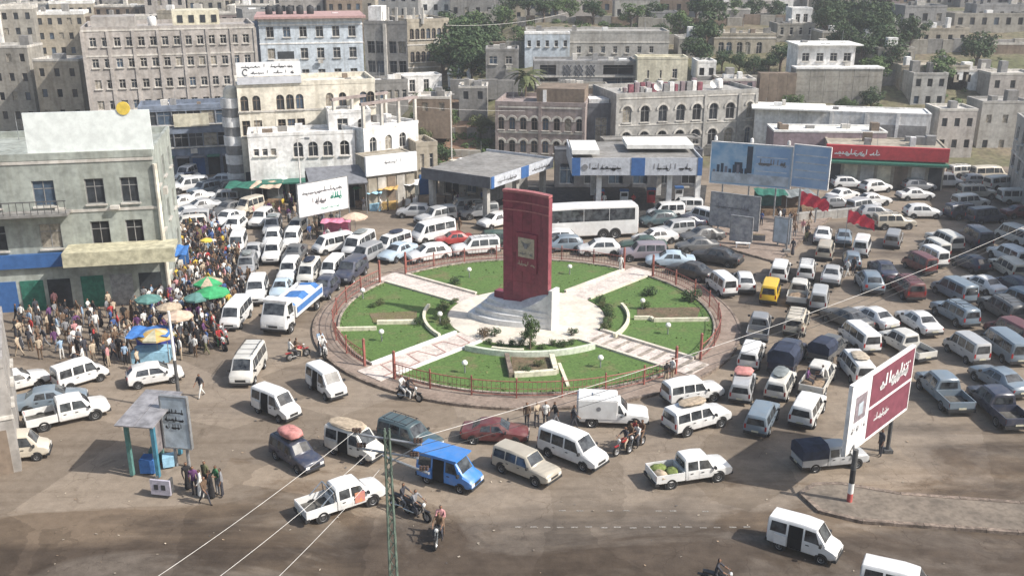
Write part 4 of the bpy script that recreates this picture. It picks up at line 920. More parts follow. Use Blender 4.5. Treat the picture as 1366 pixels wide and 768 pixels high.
# more small houses packed between the named ones
for i, (a, c, yt, yb, Y, wl, lab) in enumerate(((640, 668, 20, 42, 196, 'w_stone', 'small stone house left of the green slope'), (668, 700, 8, 30, 205, 'w_beige', 'small beige house above the palm'), (735, 780, 2, 22, 211, 'w_greylight', 'pale house beside the white stair turret'), (868, 905, 18, 40, 190, 'w_grey', 'grey hut at the right end of the green slope'), (905, 935, 52, 80, 166, 'w_stone', 'stone house behind the cream yellow house'), (1086, 1120, 68, 92, 160, 'w_greylight', 'pale house left of the right cypress trees'), (1120, 1150, 26, 48, 184, 'w_concrete', 'concrete house below the tan cornice'), (1146, 1180, 52, 84, 166, 'w_grey', 'grey house behind the white bungalow'), (1010, 1040, 20, 42, 196, 'w_pink', 'pinkish house behind the arched hill house'), (930, 955, 84, 108, 152, 'w_white', 'white hut left of the dark tree row'), (556, 600, 132, 156, 134, 'w_brown', 'brown hut on the red earth bank'), (612, 650, 118, 140, 144, 'w_concrete', 'grey hut at the top of the red earth bank'), (960, 1008, 108, 128, 145, 'w_mauve', 'mauve low roof below the dark tree row'), (1180, 1230, 34, 70, 176, 'w_greylight', 'pale house beyond the upper right corner'), (1250, 1330, 96, 138, 150, 'w_white', 'white house on the bank beyond the right edge'), (1290, 1366, 60, 96, 168, 'w_brown', 'brown house beyond the right edge'), (1085, 1128, 92, 118, 149.5, 'w_stone', 'stone house on the bank left of the bungalow terrace end') if False else (1170, 1218, 66, 108, 156, 'w_stone', 'tall stone house right of the bungalow terrace'), (1216, 1262, 100, 146, 146, 'w_greylight', 'pale house above the long white warehouse end'), (1318, 1380, 100, 150, 146, 'w_tan', 'tan house in the far right bank'), (1226, 1290, 40, 84, 172, 'w_beige', 'beige block beyond the upper right corner'), (1300, 1370, 8, 52, 190, 'w_grey', 'grey block beyond the upper right corner'), (940, 1000, 14, 44, 192, 'w_greytan', 'grey-tan block above the arched hill house'), (1004, 1036, 2, 30, 200, 'w_tan', 'tan block above the dark trees at upper right'), (1120, 1180, 4, 34, 192, 'w_greytan', 'grey-tan block in the upper right quarter'), (820, 880, 0, 26, 203, 'w_greylight', 'pale block on the green slope crest'), (745, 800, -2, 20, 206, 'w_tan', 'tan block on the green slope crest'), (-40, 46, 64, 191, 146, 'w_stone', 'stone block behind the left corner building'), (52, 112, 82, 191, 143, 'w_beige', 'beige block behind the left corner building'), (1250, 1300, 148, 205, 134, 'w_tan', 'tan house beside the warehouse beyond the right edge'), (1306, 1372, 138, 205, 137, 'w_greylight', 'pale block beside the warehouse beyond the right edge'))):
    hill_house('hill_house', lab, a, c, yt, yb, Y, wl, lambda W, H: grid(W, H, max(1, round(H / 3)), max(2, round(W / 2.0)), .75, 1.15, .8), D=5, simple=True, trim=hr.choice([None, 'w_trim']), group='houses on the upper hillside')
# street going on beyond both edges of the picture
r, W = building('shop_block', 'tan three-storey shop block beyond the right edge', (52, 88), (47, 60), 12, 10.5, 'w_beige', 0, left=(), front=grid(28.4, 10.5, 3, 9, 1.2, 1.5, .9, base=1.2), bands=[3.6, 7])
r, W = building('shop_block', 'grey two-storey block farther along beyond the right edge', (60, 116), (52.5, 90), 12, 8.5, 'w_greylight', 0, front=grid(27, 8.5, 2, 8, 1.2, 1.5, .9, base=2), bands=[4.4])
r, W = building('plaster_shop', 'low plastered shop building at the far lower left', (-42, 40), (-27, 47.5), 9, 6.2, 'w_greytan', 0, front=grid(16.7, 6.2, 1, 5, 1.2, 1.5, 3.6), right=grid(9, 6.2, 1, 3, 1.1, 1.4, 3.6), bands=[3.2])
for i in range(5): MB().box(W * i / 5 + .4, W * (i + 1) / 5 - .4, -.06, .04, 0, 2.6).obj('shutter', ['shutter_green', 'metal_grey', 'sign_blue', 'shop_dark', 'w_brown'][i], r)
# --- near left building with rooftop hoarding
cx = xat(222, 76, 5)
A = (cx - 17, 71.5); B = (cx, 75.0); W = (Vector(B) - Vector(A)).length; H = zat(208, 75)
g = [(W - 2.6, W - 1.3, H - 3.6, H - 1.6), (W - 5.2, W - 3.8, H - 3.6, H - 1.6), (W - 2.6, W - 1.3, H - 7, H - 5), (W - 5.2, W - 3.8, H - 7, H - 5), (W - 9, W - 7.4, H - 3.6, H - 1.6), (W - 9, W - 7.4, H - 7, H - 5), (W - 13, W - 11.4, H - 3.6, H - 1.6), (W - 13, W - 11.4, H - 7, H - 5)]
r, W = building('corner_building', 'weathered grey-green corner building at the left edge with a yellowish awning', A, B, 11, H, 'w_green', 0, front=g, right=grid(11, H, 3, 3, 1.2, 1.7, 1.0, base=1.0), bands=[H - 4.2, H - .3], fm='w_grey')
MB().tube((W + .15, -.15, 0), (W + .15, -.15, H - .6), .17, .17, 8).obj('drain_pipe', 'w_cream', r)
MB().box(W - 7, W + 1.2, -2.6, -.02, H * .42, H * .42 + .22).obj('awning', mat('awning_yellow', (.47, .44, .31), .8, .2, 2), r)
MB().box(W - 7, W + 1.2, -2.6, -2.45, H * .42 - .9, H * .42).obj('awning_skirt', 'awning_yellow', r)
bz = H * .42 + 3.1
bo = MB().box(W - 13.5, W - 6.4, -1.5, -.02, H - 4.1, H - 3.9).obj('balcony', 'w_concrete', r)
for k in range(15): MB().box(W - 13.4 + k * .49, W - 13.36 + k * .49, -1.45, -1.40, H - 3.9, H - 2.95).obj('balcony_rail', 'metal_dark', bo)
MB().box(W - 13.5, W - 6.4, -1.47, -1.40, H - 2.95, H - 2.88).obj('handrail', 'metal_dark', bo)
sb = MB().box(W - 16, W - 7.4, -.35, -.02, H * .30, H * .30 + 1.1).obj('sign_board', 'sign_blue', r)
for i in range(5): MB().box(W - 17 + i * 2.0, W - 15.3 + i * 2.0, -.06, .04, 0, 2.5).obj('shutter', ['metal_grey', 'shop_dark', 'sign_blue', 'shutter_green', 'shop_dark'][i], r)
for i in range(3): MB().box(W - 6.5 + i * 2.2, W - 4.8 + i * 2.2, -.06, .04, 0, 2.6).obj('shutter', ['shutter_green', 'metal_grey', 'shop_dark'][i], r)
for k in range(2): MB().box(W - 3.5 - 4 * k, W - 2.8 - 4 * k, -.45, -.02, H - 4.0, H - 3.75).obj('air_conditioner', 'w_trim', r)
s = thing('roof_hoarding', 'big blank white hoarding on the roof of the left corner building', 'billboard', (B[0], B[1] + .3, H + .3), math.atan2(B[1] - A[1], B[0] - A[0]))
zt = zat(147, 75) - H - .3
MB().box(-9, .1, -.08, .08, .15, zt).obj('panel', mat('hoarding', (.72, .76, .74), .6, .08, 1.5), s)
for k in range(5): MB().tube((-8.8 + 2.18 * k, .2, -.2), (-8.8 + 2.18 * k, .2, zt - .1), .07, .07, 6).obj('post', 'metal_grey', s)
MB().lathe([(0, 0), (.5, 0), (.5, .15), (0, .15)], 18).obj('round_badge', mat('badge_yellow', (.65, .48, .08), .6, .1, 3), s, (-1.75, .0, zt + .15)).rotation_euler = (R(90), 0, 0)
# --- trees and scrub of the hillside
TR = [(705, 28, 200, 6, 'leaf_dark'), (725, 36, 192, 5, 'leaf_dark'), (790, 34, 190, 5, 'leaf_dark'), (840, 36, 188, 5, 'leaf_mid'), (870, 30, 192, 5, 'leaf_dark'), (925, 34, 190, 6, 'leaf_dark'), (660, 90, 158, 5, 'leaf_dark'), (590, 95, 168, 6, 'leaf_dark'), (1060, 112, 144, 3, 'leaf_mid'), (1130, 128, 143, 3.5, 'leaf_mid'), (1165, 125, 145, 4, 'leaf_dark'), (1095, 26, 190, 7, 'leaf_dark'), (1170, 20, 192, 7, 'leaf_dark'), (612, 70, 164, 9, 'leaf_dark'), (628, 88, 160, 7, 'leaf_dark'), (648, 50, 180, 8, 'leaf_dark'), (598, 60, 180, 8, 'leaf_dark'), (1098, 60, 176, 7, 'leaf_dark'), (1118, 70, 168, 6, 'leaf_dark'), (1150, 40, 180, 8, 'leaf_dark'), (1172, 50, 176, 8, 'leaf_dark'), (1148, 78, 160, 6, 'leaf_dark'), (945, 50, 184, 7, 'leaf_dark'), (1185, 100, 156, 6, 'leaf_dark'), (880, 60, 176, 4, 'leaf_dark'), (690, 118, 140, 4, 'leaf_dark'), (676, 128, 138, 3.4, 'leaf_dark'), (1040, 86, 160, 5, 'leaf_dark'), (620, 62, 172, 9, 'leaf_dark'), (640, 78, 168, 8, 'leaf_dark'), (606, 80, 175, 7, 'leaf_dark'), (655, 60, 176, 7, 'leaf_dark'), (632, 45, 186, 7, 'leaf_mid'), (670, 48, 190, 6, 'leaf_mid'), (905, 48, 178, 6, 'leaf_mid'), (940, 70, 168, 8, 'leaf_dark'), (928, 90, 158, 6, 'leaf_dark'),
      (962, 92, 158, 4, 'leaf_dark'), (985, 92, 157, 4, 'leaf_dark'), (1005, 94, 156, 4, 'leaf_dark'), (1025, 90, 158, 4, 'leaf_dark'), (1000, 32, 196, 5, 'leaf_dark'), (1030, 34, 195, 5, 'leaf_dark'), (970, 34, 194, 4.5, 'leaf_mid'), (1110, 45, 182, 7, 'leaf_dark'), (1125, 40, 184, 8, 'leaf_dark'), (1140, 60, 172, 7, 'leaf_dark'), (1160, 62, 170, 8, 'leaf_dark'), (1175, 80, 162, 7, 'leaf_dark'),
      (1168, 110, 152, 5, 'leaf_mid'), (760, 26, 200, 5, 'leaf_mid'), (740, 30, 198, 4.5, 'leaf_mid'), (915, 110, 142, 4, 'leaf_mid'), (1020, 186, 121, 3.4, 'leaf_mid'), (585, 180, 125, 4.2, 'leaf_dark'), (575, 195, 121, 3.2, 'leaf_mid'), (560, 165, 132, 4, 'leaf_olive'), (595, 160, 140, 4, 'leaf_mid'), (640, 170, 138, 3.6, 'leaf_olive'), (680, 20, 205, 6, 'leaf_dark'), (1250, 120, 150, 6, 'leaf_mid'), (1300, 100, 160, 7, 'leaf_dark'), (1210, 70, 170, 7, 'leaf_dark'), (465, 22, 230, 6, 'leaf_dark')]
RN = ['first', 'second', 'third', 'fourth', 'fifth', 'sixth']
for i, (x, y, Y, h, k) in enumerate(TR):
    X = xat(x, Y, 8); where = 'on the upper hillside' if y < 60 else ('among the hillside houses' if y < 130 else 'behind the square')
    side = 'left of the palm' if x < 690 else ('above the arcaded house' if x < 945 else ('below the arched hill house' if x < 1040 else 'on the right bank'))
    tree(f'{ {"leaf_dark": "dark green", "leaf_mid": "fresh green", "leaf_olive": "olive green"}[k]} broad tree {where} {side}', X, Y, h, k, i % 5, None, rnd.uniform(.9, 1.25), 'trees on the hillside')
# palm tree
Y = 141; X = xat(701, Y, 7); hz = height(X, Y); ph = zat(100, Y) - hz
t = thing('palm_tree', 'palm tree with drooping yellow-green fronds in front of the lattice house', 'tree', (X, Y, hz))
b = MB(); 
for k in range(8): b.tube((.05 * math.sin(k), 0, ph * k / 8 - .3), (.05 * math.sin(k + 1), 0, ph * (k + 1) / 8 - .3), .26 - .012 * k, .22 - .012 * k, 8)
b.obj('trunk', 'bark', t, smooth=40)
fb = MB()
for i in range(14):
    a = 0; L = 2.9; prev = None
    for k in range(9):
        s = k / 8; x = L * s; z = 1.5 * s - 2.9 * s * s; w = .42 * math.sin(math.pi * min(1, s * .9 + .1)) + .03
        cur = ((x, -w, z - .18 * w), (x, 0, z + .04), (x, w, z - .18 * w))
        if prev and k % 1 == 0:
            d = tuple(prev[1][q] * .25 + cur[1][q] * .75 for q in range(3))
            fb.poly([prev[0], prev[1], d, cur[0]]); fb.poly([prev[2], cur[2], d, prev[1]])
        prev = cur
    break
fm_ = fb.mesh('frond', 'leaf_olive', fix=False)
for i in range(22):
    o = link('frond', fm_, t, (0, 0, ph - .3)); o.rotation_euler = (0, R(-42 + 60 * (i % 4) / 3 + rnd.uniform(-8, 8)), i * 2.399)
# scrub on the earth slope and green bank
sr = random.Random(5)
scr = MB(); cl = []
for (xa, xb, ya, yb, Ya, Yb, n) in ((552, 655, 122, 200, 126, 160, 60), (700, 940, 22, 46, 178, 196, 110), (1040, 1178, 116, 140, 138, 147, 55), (640, 700, 30, 60, 170, 190, 25), (1090, 1178, 60, 90, 158, 172, 30), (1178, 1366, 60, 150, 140, 180, 60)):
    for i in range(n):
        Y = sr.uniform(Ya, Yb); X = xat(sr.uniform(xa, xb), Y, 6); cl.append((Vector((X, Y, height(X, Y) + .15)), sr.uniform(.4, 1.1)))
stuff(leaf_cloud(cl, 20000, .22, sr, .6).obj('scrub', 'leaf_mid', fix=False))
# ------------------------------------------------------------------ vehicles
PAINTS = {'white': (.70, .70, .69), 'offwhite': (.60, .585, .54), 'cream': (.56, .51, .42), 'silver': (.40, .41, .42), 'grey': (.24, .25, .265), 'darkgrey': (.095, .10, .105), 'black': (.022, .023, .026), 'navy': (.022, .032, .065), 'bluegrey': (.16, .21, .26), 'beige': (.42, .38, .31),
          'blue': (.035, .20, .56), 'maroon': (.115, .018, .022), 'red': (.36, .03, .03), 'green': (.03, .075, .06), 'yellow': (.72, .46, .02), 'lightblue': (.42, .52, .60), 'mauve': (.22, .19, .22), 'teal': (.045, .085, .10)}
def car_paint(name, c):
    m = mat(name, c, .40, .07, 1.1, spec=.45, coat=.3); n, l = m.node_tree.nodes, m.node_tree.links; p = n['Principled BSDF']; src = p.inputs['Base Color'].links[0].from_socket
    geo = n.new('ShaderNodeNewGeometry'); z = n.new('ShaderNodeTexNoise'); z.inputs['Scale'].default_value = 2.3; z.inputs['Detail'].default_value = 6; z.inputs['Roughness'].default_value = .7; l.new(geo.outputs['Position'], z.inputs['Vector'])
    r = n.new('ShaderNodeMapRange'); l.new(z.outputs['Fac'], r.inputs[0]); r.inputs[1].default_value = .42; r.inputs[2].default_value = .72; r.inputs[3].default_value = .04; r.inputs[4].default_value = .24
    x = n.new('ShaderNodeMix'); x.data_type = 'RGBA'; l.new(r.outputs[0], x.inputs['Factor']); l.new(src, x.inputs[6]); x.inputs[7].default_value = (.33, .285, .23, 1); l.new(x.outputs[2], p.inputs['Base Color'])
    q = n.new('ShaderNodeMapRange'); l.new(r.outputs[0], q.inputs[0]); q.inputs[3].default_value = .32; q.inputs[4].default_value = .9; l.new(q.outputs[0], p.inputs['Roughness'])
for k, c in PAINTS.items():
    car_paint('paint_' + k, c)
mat('tarp_grey', (.20, .22, .22), .8, .15, 2.5); mat('bed_liner', (.10, .095, .085), .9, .3, 3); mat('cargo_tan', (.30, .22, .15), .9, .3, 4); mat('tarp_navy', (.028, .037, .065), .8, .25, 2); mat('tarp_pink', (.50, .22, .20), .8, .2, 3); mat('load_tan', (.42, .36, .28), .9, .2, 4); mat('plate', (.55, .52, .40), .6, .1, 5)
mat('truck_blue', (.06, .17, .42), .5, .12, 3)
class Car:
    """body lofted through stations (x, z_bottom, z_belt, z_top, half width at belt, half width at top), rear to front"""
    def __init__(s, st): s.st = st
    def sec(s, x):
        st = s.st
        if x <= st[0][0]: return st[0][1:]
        for a, b in zip(st, st[1:]):
            if x <= b[0]:
                t = (x - a[0]) / (b[0] - a[0]); return tuple(lerp(p, q, t) for p, q in zip(a[1:], b[1:]))
        return st[-1][1:]
    def ring(s, v):
        zb, zl, zt, wb, wt = v; r = min(.09, (zt - zl) * .4); c = .012 + .02 * wt
        h = [(wb - .13, zb), (wb - .02, zb + .10), (wb, lerp(zb, zl, .55)), (wb - .015, zl), (wt, zt - r), (wt - r * .9, zt - .008)]
        return [(-y, z) for y, z in h] + [(0, zt + c)] + [(y, z) for y, z in h[::-1]]
    def body(s):
        b = MB(); n = 13; S = s.st
        for st in S:
            for y, z in s.ring(st[1:]): b.v.append((st[0], y, z))
        for i in range(len(S) - 1):
            for j in range(n):
                k = (j + 1) % n; b.f.append((i * n + j, i * n + k, (i + 1) * n + k, (i + 1) * n + j)); b.m.append(0)
        b.f.append(tuple(range(n))); b.m.append(0); b.f.append(tuple((len(S) - 1) * n + n - 1 - i for i in range(n))); b.m.append(0)
        return b
    def side_pt(s, x, v, off=.012):
        zb, zl, zt, wb, wt = s.sec(x); r = min(.09, (zt - zl) * .4)
        return (lerp(wb - .015, wt, v) + off, lerp(zl, zt - r, v) + off * .3)
    def side_window(s, x0, x1, x0t, x1t, side, v0=.10, v1=.90, n=4):
        b = MB()
        P = lambda t, v: (lerp(lerp(x0, x1, t), lerp(x0t, x1t, t), (v - v0) / (v1 - v0)), v)
        g = []
        for i in range(n + 1):
            col_ = []
            for v in (v0, v1):
                x, vv = P(i / n, v); y, z = s.side_pt(x, vv); col_.append((x, side * y, z))
            g.append(col_)
        for a, c in zip(g, g[1:]): b.quad(a[0], c[0], c[1], a[1])
        return b
    def top_strip(s, xa, xb, u0, u1, w=.93, n=4, off=.014, ny=4):
        b = MB(); pts = []
        for i in range(n + 1):
            x = lerp(xa, xb, lerp(u0, u1, i / n)); zb, zl, zt, wb, wt = s.sec(x); r = min(.09, (zt - zl) * .4); ym = wt - r * .9; c = .012 + .02 * wt; row = []
            for j in range(-ny, ny + 1):
                t = abs(j) / ny * w; row.append([x, math.copysign(ym * t, j), lerp(zt + c, zt - .008, t)])
            pts.append(row)
        d = Vector((pts[-1][ny][0] - pts[0][ny][0], 0, pts[-1][ny][2] - pts[0][ny][2])); nv = Vector((-d.z, 0, d.x)).normalized(); nv = nv if nv.z > 0 else -nv
        for row in pts:
            for p in row: p[0] += nv.x * off; p[2] += nv.z * off
        for a, c in zip(pts, pts[1:]):
            for j in range(2 * ny): b.quad(a[j], a[j + 1], c[j + 1], c[j])
        return b
    def door(s, x0, x1, side, off=.010):
        b = MB(); n = 3; g = []
        for i in range(n + 1):
            x = lerp(x0, x1, i / n); zb, zl, zt, wb, wt = s.sec(x); r = min(.09, (zt - zl) * .4)
            g.append([(x, side * (wb - .02 + off), zb + .12), (x, side * (wb + off), lerp(zb, zl, .55)), (x, side * (wb - .015 + off), zl + .0)])
        for a, c in zip(g, g[1:]):
            for k in range(2): b.quad(a[k], c[k], c[k + 1], a[k + 1])
        return b
def wheel_parts(r, w):
    ty = MB().lathe([(r * .6, -w / 2), (r * .93, -w / 2), (r, -w * .3), (r, w * .3), (r * .93, w / 2), (r * .6, w / 2 - .02)], 18)
    rim = MB().lathe([(0, w / 2 - .05), (r * .2, w / 2 - .02), (r * .28, w / 2 - .07), (r * .52, w / 2 - .06), (r * .62, w / 2 - .01), (r * .62, -w / 2 + .01), (0, -w / 2 + .03)], 12)
    tm, rm = ty.mesh('tyre', 'tyre', smooth=40), rim.mesh('rim', 'rim', smooth=30)
    for me in (tm, rm):
        me.transform(Matrix.Rotation(R(-90), 4, 'X'))       # axle along +y, face outwards at +y
    return tm, rm
PROTO = {}
def proto(kind, st, axles, rw, wins, ws, rs=None, rear_win=None, doors=(), lights=None, H=1.6, extra=None, open_door=None, grille=True, rimdark=False):
    c = Car(st); P = []            # list of (name, mesh, material or None for the paint, parent index or -1, location, rotation z)
    bm_ = c.body().mesh('body', 'paint_white', smooth=38); P.append(('body', bm_, 'PAINT', -1, None, 0))
    W = max(s[4] for s in st)
    for sd in (-1, 1):
        for w in wins:
            if open_door and sd == -1 and w[0] == open_door[0]: continue
            P.append(('side_window', c.side_window(*w, sd).mesh('side_window', 'glass', fix=False), None, -1, None, 0))
        for x0, x1 in doors:
            P.append(('door', c.door(x0, x1, sd).mesh('door', 'paint_white', fix=False), 'PAINT', -1, None, 0)); k = len(P) - 1
            zl = c.sec(x0)[1]; y = sd * (W + .012); P.append(('handle', MB().box(x0 + .12, x0 + .30, min(y, y + sd * .03), max(y, y + sd * .03), zl - .14, zl - .10).mesh('handle', 'plastic_black'), None, k, None, 0))
    if open_door:
        x0, x1 = open_door; b = MB(); zt = c.sec((x0 + x1) / 2)
        g0, g1 = c.side_pt(x0, .92), c.side_pt(x1, .92); zb = zt[0] + .1
        for xa, ya, za in ((0, 0, 0),):
            b.quad((x0, -(zt[3] + .014), zb), (x1, -(zt[3] + .014), zb), (x1, -(zt[3] + .005), zt[1]), (x0, -(zt[3] + .005), zt[1]))
            b.quad((x0, -(zt[3] + .005), zt[1]), (x1, -(zt[3] + .005), zt[1]), (x1, -g1[0], g1[1]), (x0, -g0[0], g0[1]))
        P.append(('open_doorway', b.mesh('open_doorway', 'doorway_shade', fix=False), None, -1, None, 0))
        xs = x0 - (x1 - x0) * .92
        P.append(('sliding_door', MB().box(xs, x0 - .05, -(W + .075), -(W + .035), zb + .05, zt[1]).mesh('sliding_door', 'paint_white'), 'PAINT', -1, None, 0))
    P.append(('windscreen', c.top_strip(*ws).mesh('windscreen', 'glass', fix=False), None, -1, None, 0))
    if rs: P.append(('rear_window', c.top_strip(*rs).mesh('rear_window', 'glass', fix=False), None, -1, None, 0))
    if rear_win:
        x, z0, z1, y0, y1 = rear_win; b = MB(); b.quad((x - .012, y0, z0), (x - .012, -y0, z0), (x - .012, -y1, z1), (x - .012, y1, z1)); P.append(('rear_window', b.mesh('rear_window', 'glass', fix=False), None, -1, None, 0))
    tm, rm = wheel_parts(rw, .2)
    am = MB().lathe([(0, 0), (rw * 1.22, 0), (rw * 1.22, .012), (0, .012)], 20).mesh('wheel_arch', 'plastic_black'); am.transform(Matrix.Rotation(R(-90), 4, 'X'))
    for x in axles:
        for sd in (-1, 1):
            y = c.sec(x)[3]
            P.append(('wheel', tm, None, -1, (x, sd * (y - .07), rw), 0 if sd > 0 else math.pi)); P.append(('rim', rm, None, len(P) - 1, None, 0))
            P.append(('wheel_arch', am, None, -1, (x, sd * (y - .012), rw + .03), 0 if sd > 0 else math.pi))
    xf, xr = st[-1][0], st[0][0]
    for sd in (-1, 1):
        if lights:
            (hx, hy, hz, hw, hh), (tx, ty_, tz, tw, th) = lights
            lz, lw = st[-1][1:3], st[-1][4]; P.append(('headlight', MB().box(xf - .16, xf + .022, sd * lw * .74 - hw / 2, sd * lw * .74 + hw / 2, lerp(lz[0], lz[1], .38), lz[1] + .03).mesh('headlight', 'headlight'), None, -1, None, 0))
            P.append(('tail_light', MB().box(tx, tx + .1, sd * ty_ - tw / 2, sd * ty_ + tw / 2, tz, tz + th).mesh('tail_light', 'tail_light'), None, -1, None, 0))
        mx = lerp(ws[0], ws[1], .35); zl = c.sec(mx)[1]; y = c.sec(mx)[3]
        P.append(('mirror', MB().box(mx - .07, mx + .05, min(sd * y, sd * (y + .2)), max(sd * y, sd * (y + .2)), zl + .04, zl + .2).mesh('mirror', 'plastic_black'), None, -1, None, 0))
    y = st[-1][4] * .95; z = st[-1][1]
    P.append(('front_bumper', MB().box(xf - .22, xf + .05, -y - .06, y + .06, max(.28, z - .14), max(.28, z - .14) + .15).mesh('front_bumper', 'plastic_black'), None, -1, None, 0))
    y = st[0][4]
    P.append(('rear_bumper', MB().box(xr - .06, xr + .2, -y - .03, y + .03, .34, .54).mesh('rear_bumper', 'plastic_black'), None, -1, None, 0))
    P.append(('number_plate', MB().box(xr - .075, xr - .055, -.25, .25, .56, .68).mesh('number_plate', 'plate'), None, -1, None, 0))
    if grille: P.append(('grille', MB().box(xf - .03, xf + .012, -.38, .38, st[-1][1] + .1, st[-1][2] - .02).mesh('grille', 'plastic_black'), None, -1, None, 0))
    if extra: P += extra(c)
    PROTO[kind] = (P, H)
ST = {}
ST['sedan'] = [(-2.25, .45, .74, .84, .70, .6), (-2.12, .32, .84, .97, .82, .70), (-1.5, .26, .90, 1.0, .86, .72), (-.90, .25, .92, 1.40, .87, .60), (-.3, .25, .92, 1.46, .87, .62), (.35, .25, .92, 1.42, .87, .60), (1.05, .25, .90, .98, .87, .72), (1.8, .26, .80, .88, .85, .70), (2.15, .32, .70, .77, .79, .62), (2.25, .42, .60, .66, .70, .55)]
proto('sedan', ST['sedan'], (-1.35, 1.38), .31, [(-.92, -.22, -.80, -.25), (-.14, .66, -.17, .32)], (1.05, .35, .10, .93), (-1.5, -.90, .12, .92), doors=[(-.95, -.18), (-.14, .80)], lights=((2.2, .58, .60, .34, .13), (-2.24, .60, .66, .28, .16)), H=1.45)
ST['hatch'] = [(-1.95, .42, .85, .95, .72, .62), (-1.88, .3, .92, 1.08, .82, .66), (-1.45, .26, .94, 1.46, .85, .6), (-.4, .26, .94, 1.54, .86, .62), (.35, .26, .94, 1.48, .86, .6), (1.05, .26, .92, 1.02, .86, .70), (1.6, .28, .80, .90, .84, .68), (1.9, .34, .70, .78, .78, .62), (1.97, .44, .6, .66, .70, .55)]
proto('hatch', ST['hatch'], (-1.25, 1.22), .30, [(-1.35, -.45, -1.2, -.45), (-.36, .68, -.36, .32)], (1.05, .35, .10, .93), (-1.88, -1.45, .05, .92), doors=[(-1.0, -.38), (-.34, .78)], lights=((1.93, .56, .60, .32, .15), (-1.96, .62, .72, .2, .24)), H=1.5)
ST['suv'] = [(-2.38, .5, 1.05, 1.70, .80, .64), (-2.3, .36, 1.05, 1.79, .89, .70), (-.9, .36, 1.06, 1.87, .91, .72), (.45, .36, 1.06, 1.83, .91, .71), (1.02, .36, 1.05, 1.16, .91, .80), (1.95, .36, 1.0, 1.10, .90, .80), (2.28, .42, .93, 1.0, .87, .76), (2.38, .52, .80, .86, .80, .70)]
def suv_extra(c):
    return [('spare_wheel', MB().lathe([(0, -.1), (.34, -.1), (.36, 0), (.34, .1), (0, .1)], 16).mesh('spare_wheel', 'tyre', smooth=40), None, -1, None, 0)]
def rack(z, x0, x1, w):
    def f(c):
        b = MB()
        for y in (-w, w): b.tube((x0, y, z), (x1, y, z), .025, .025, 5)
        for k in range(4): x = lerp(x0 + .1, x1 - .1, k / 3); b.tube((x, -w, z), (x, w, z), .02, .02, 5)
        for y in (-w, w):
            for k in range(3): x = lerp(x0 + .2, x1 - .2, k / 2); b.tube((x, y, z), (x, y, z - .12), .02, .02, 5)
        return [('roof_rack', b.mesh('roof_rack', 'plastic_black'), None, -1, None, 0)]
    return f
sv = dict(axles=(-1.45, 1.42), rw=.38, wins=[(-2.2, -1.25, -2.15, -1.25), (-1.15, -.30, -1.15, -.30), (-.20, .72, -.20, .40)], ws=(1.02, .45, .12, .92), rear_win=(-2.40, 1.10, 1.60, .66, .56), doors=[(-1.15, -.26), (-.22, .80)], lights=((2.34, .64, .72, .3, .18), (-2.4, .74, .75, .14, .34)))
proto('suv', ST['suv'], H=1.85, extra=rack(1.97, -2.0, .3, .6), **sv)
proto('wagon', ST['suv'], H=1.85, **sv)
# troop-carrier with a tall white box
def box_extra(c):
    P = [('box_body', MB().box(-2.45, .28, -.93, .93, .62, 2.10).mesh('box_body', 'paint_white'), 'PAINT', -1, None, 0)]
    bmx = bmesh.new(); bmx.from_mesh(P[0][1]); bmesh.ops.bevel(bmx, geom=bmx.edges[:], offset=.07, segments=2, affect='EDGES'); bmx.to_mesh(P[0][1]); bmx.free()
    P.append(('side_badge', MB().lathe([(0, 0), (.16, 0), (.16, .01), (0, .01)], 12).mesh('side_badge', 'ink_grey'), None, 0, (-1.0, -.937, 1.45), 0)); P[-1][1].transform(Matrix.Rotation(R(90), 4, 'X'))
    P.append(('rear_door', MB().box(-2.49, -2.46, -.8, .8, .75, 1.95).mesh('rear_door', 'paint_white'), 'PAINT', -1, None, 0))
    P.append(('roof_vent', MB().box(-1.4, -.9, -.25, .25, 2.10, 2.2).mesh('roof_vent', 'paint_white'), 'PAINT', -1, None, 0)); return P
proto('box_wagon', ST['suv'], axles=(-1.45, 1.42), rw=.38, wins=[(.32, .72, .32, .42)], ws=(1.02, .45, .12, .92), doors=[(.30, .85)], lights=sv['lights'], H=1.9, extra=box_extra)
ST['minibus'] = [(-2.35, .45, 1.06, 1.84, .80, .66), (-2.28, .3, 1.06, 1.94, .86, .73), (0, .3, 1.06, 2.0, .88, .75), (1.30, .3, 1.06, 1.94, .88, .73), (1.92, .3, 1.02, 1.13, .87, .78), (2.22, .3, .86, .94, .85, .75), (2.34, .4, .70, .75, .78, .7)]
proto('minibus', ST['minibus'], (-1.3, 1.55), .33, [(-2.15, -1.05, -2.1, -1.05), (-.97, .2, -.97, .2), (.28, 1.0, .28, 1.0), (1.07, 1.62, 1.07, 1.28)], (1.92, 1.30, .10, .93), rear_win=(-2.37, 1.12, 1.76, .66, .56), doors=[(-.1, .98), (1.05, 1.75)], lights=((2.3, .60, .68, .34, .2), (-2.37, .74, .8, .12, .36)), H=2.0)
proto('minibus_rack', ST['minibus'], (-1.3, 1.55), .33, [(-2.15, -1.05, -2.1, -1.05), (-.97, .2, -.97, .2), (.28, 1.0, .28, 1.0), (1.07, 1.62, 1.07, 1.28)], (1.92, 1.30, .10, .93), rear_win=(-2.37, 1.12, 1.76, .66, .56), doors=[(-.1, .98), (1.05, 1.75)], lights=((2.3, .60, .68, .34, .2), (-2.37, .74, .8, .12, .36)), H=2.0, extra=rack(2.13, -2.0, 1.0, .62))
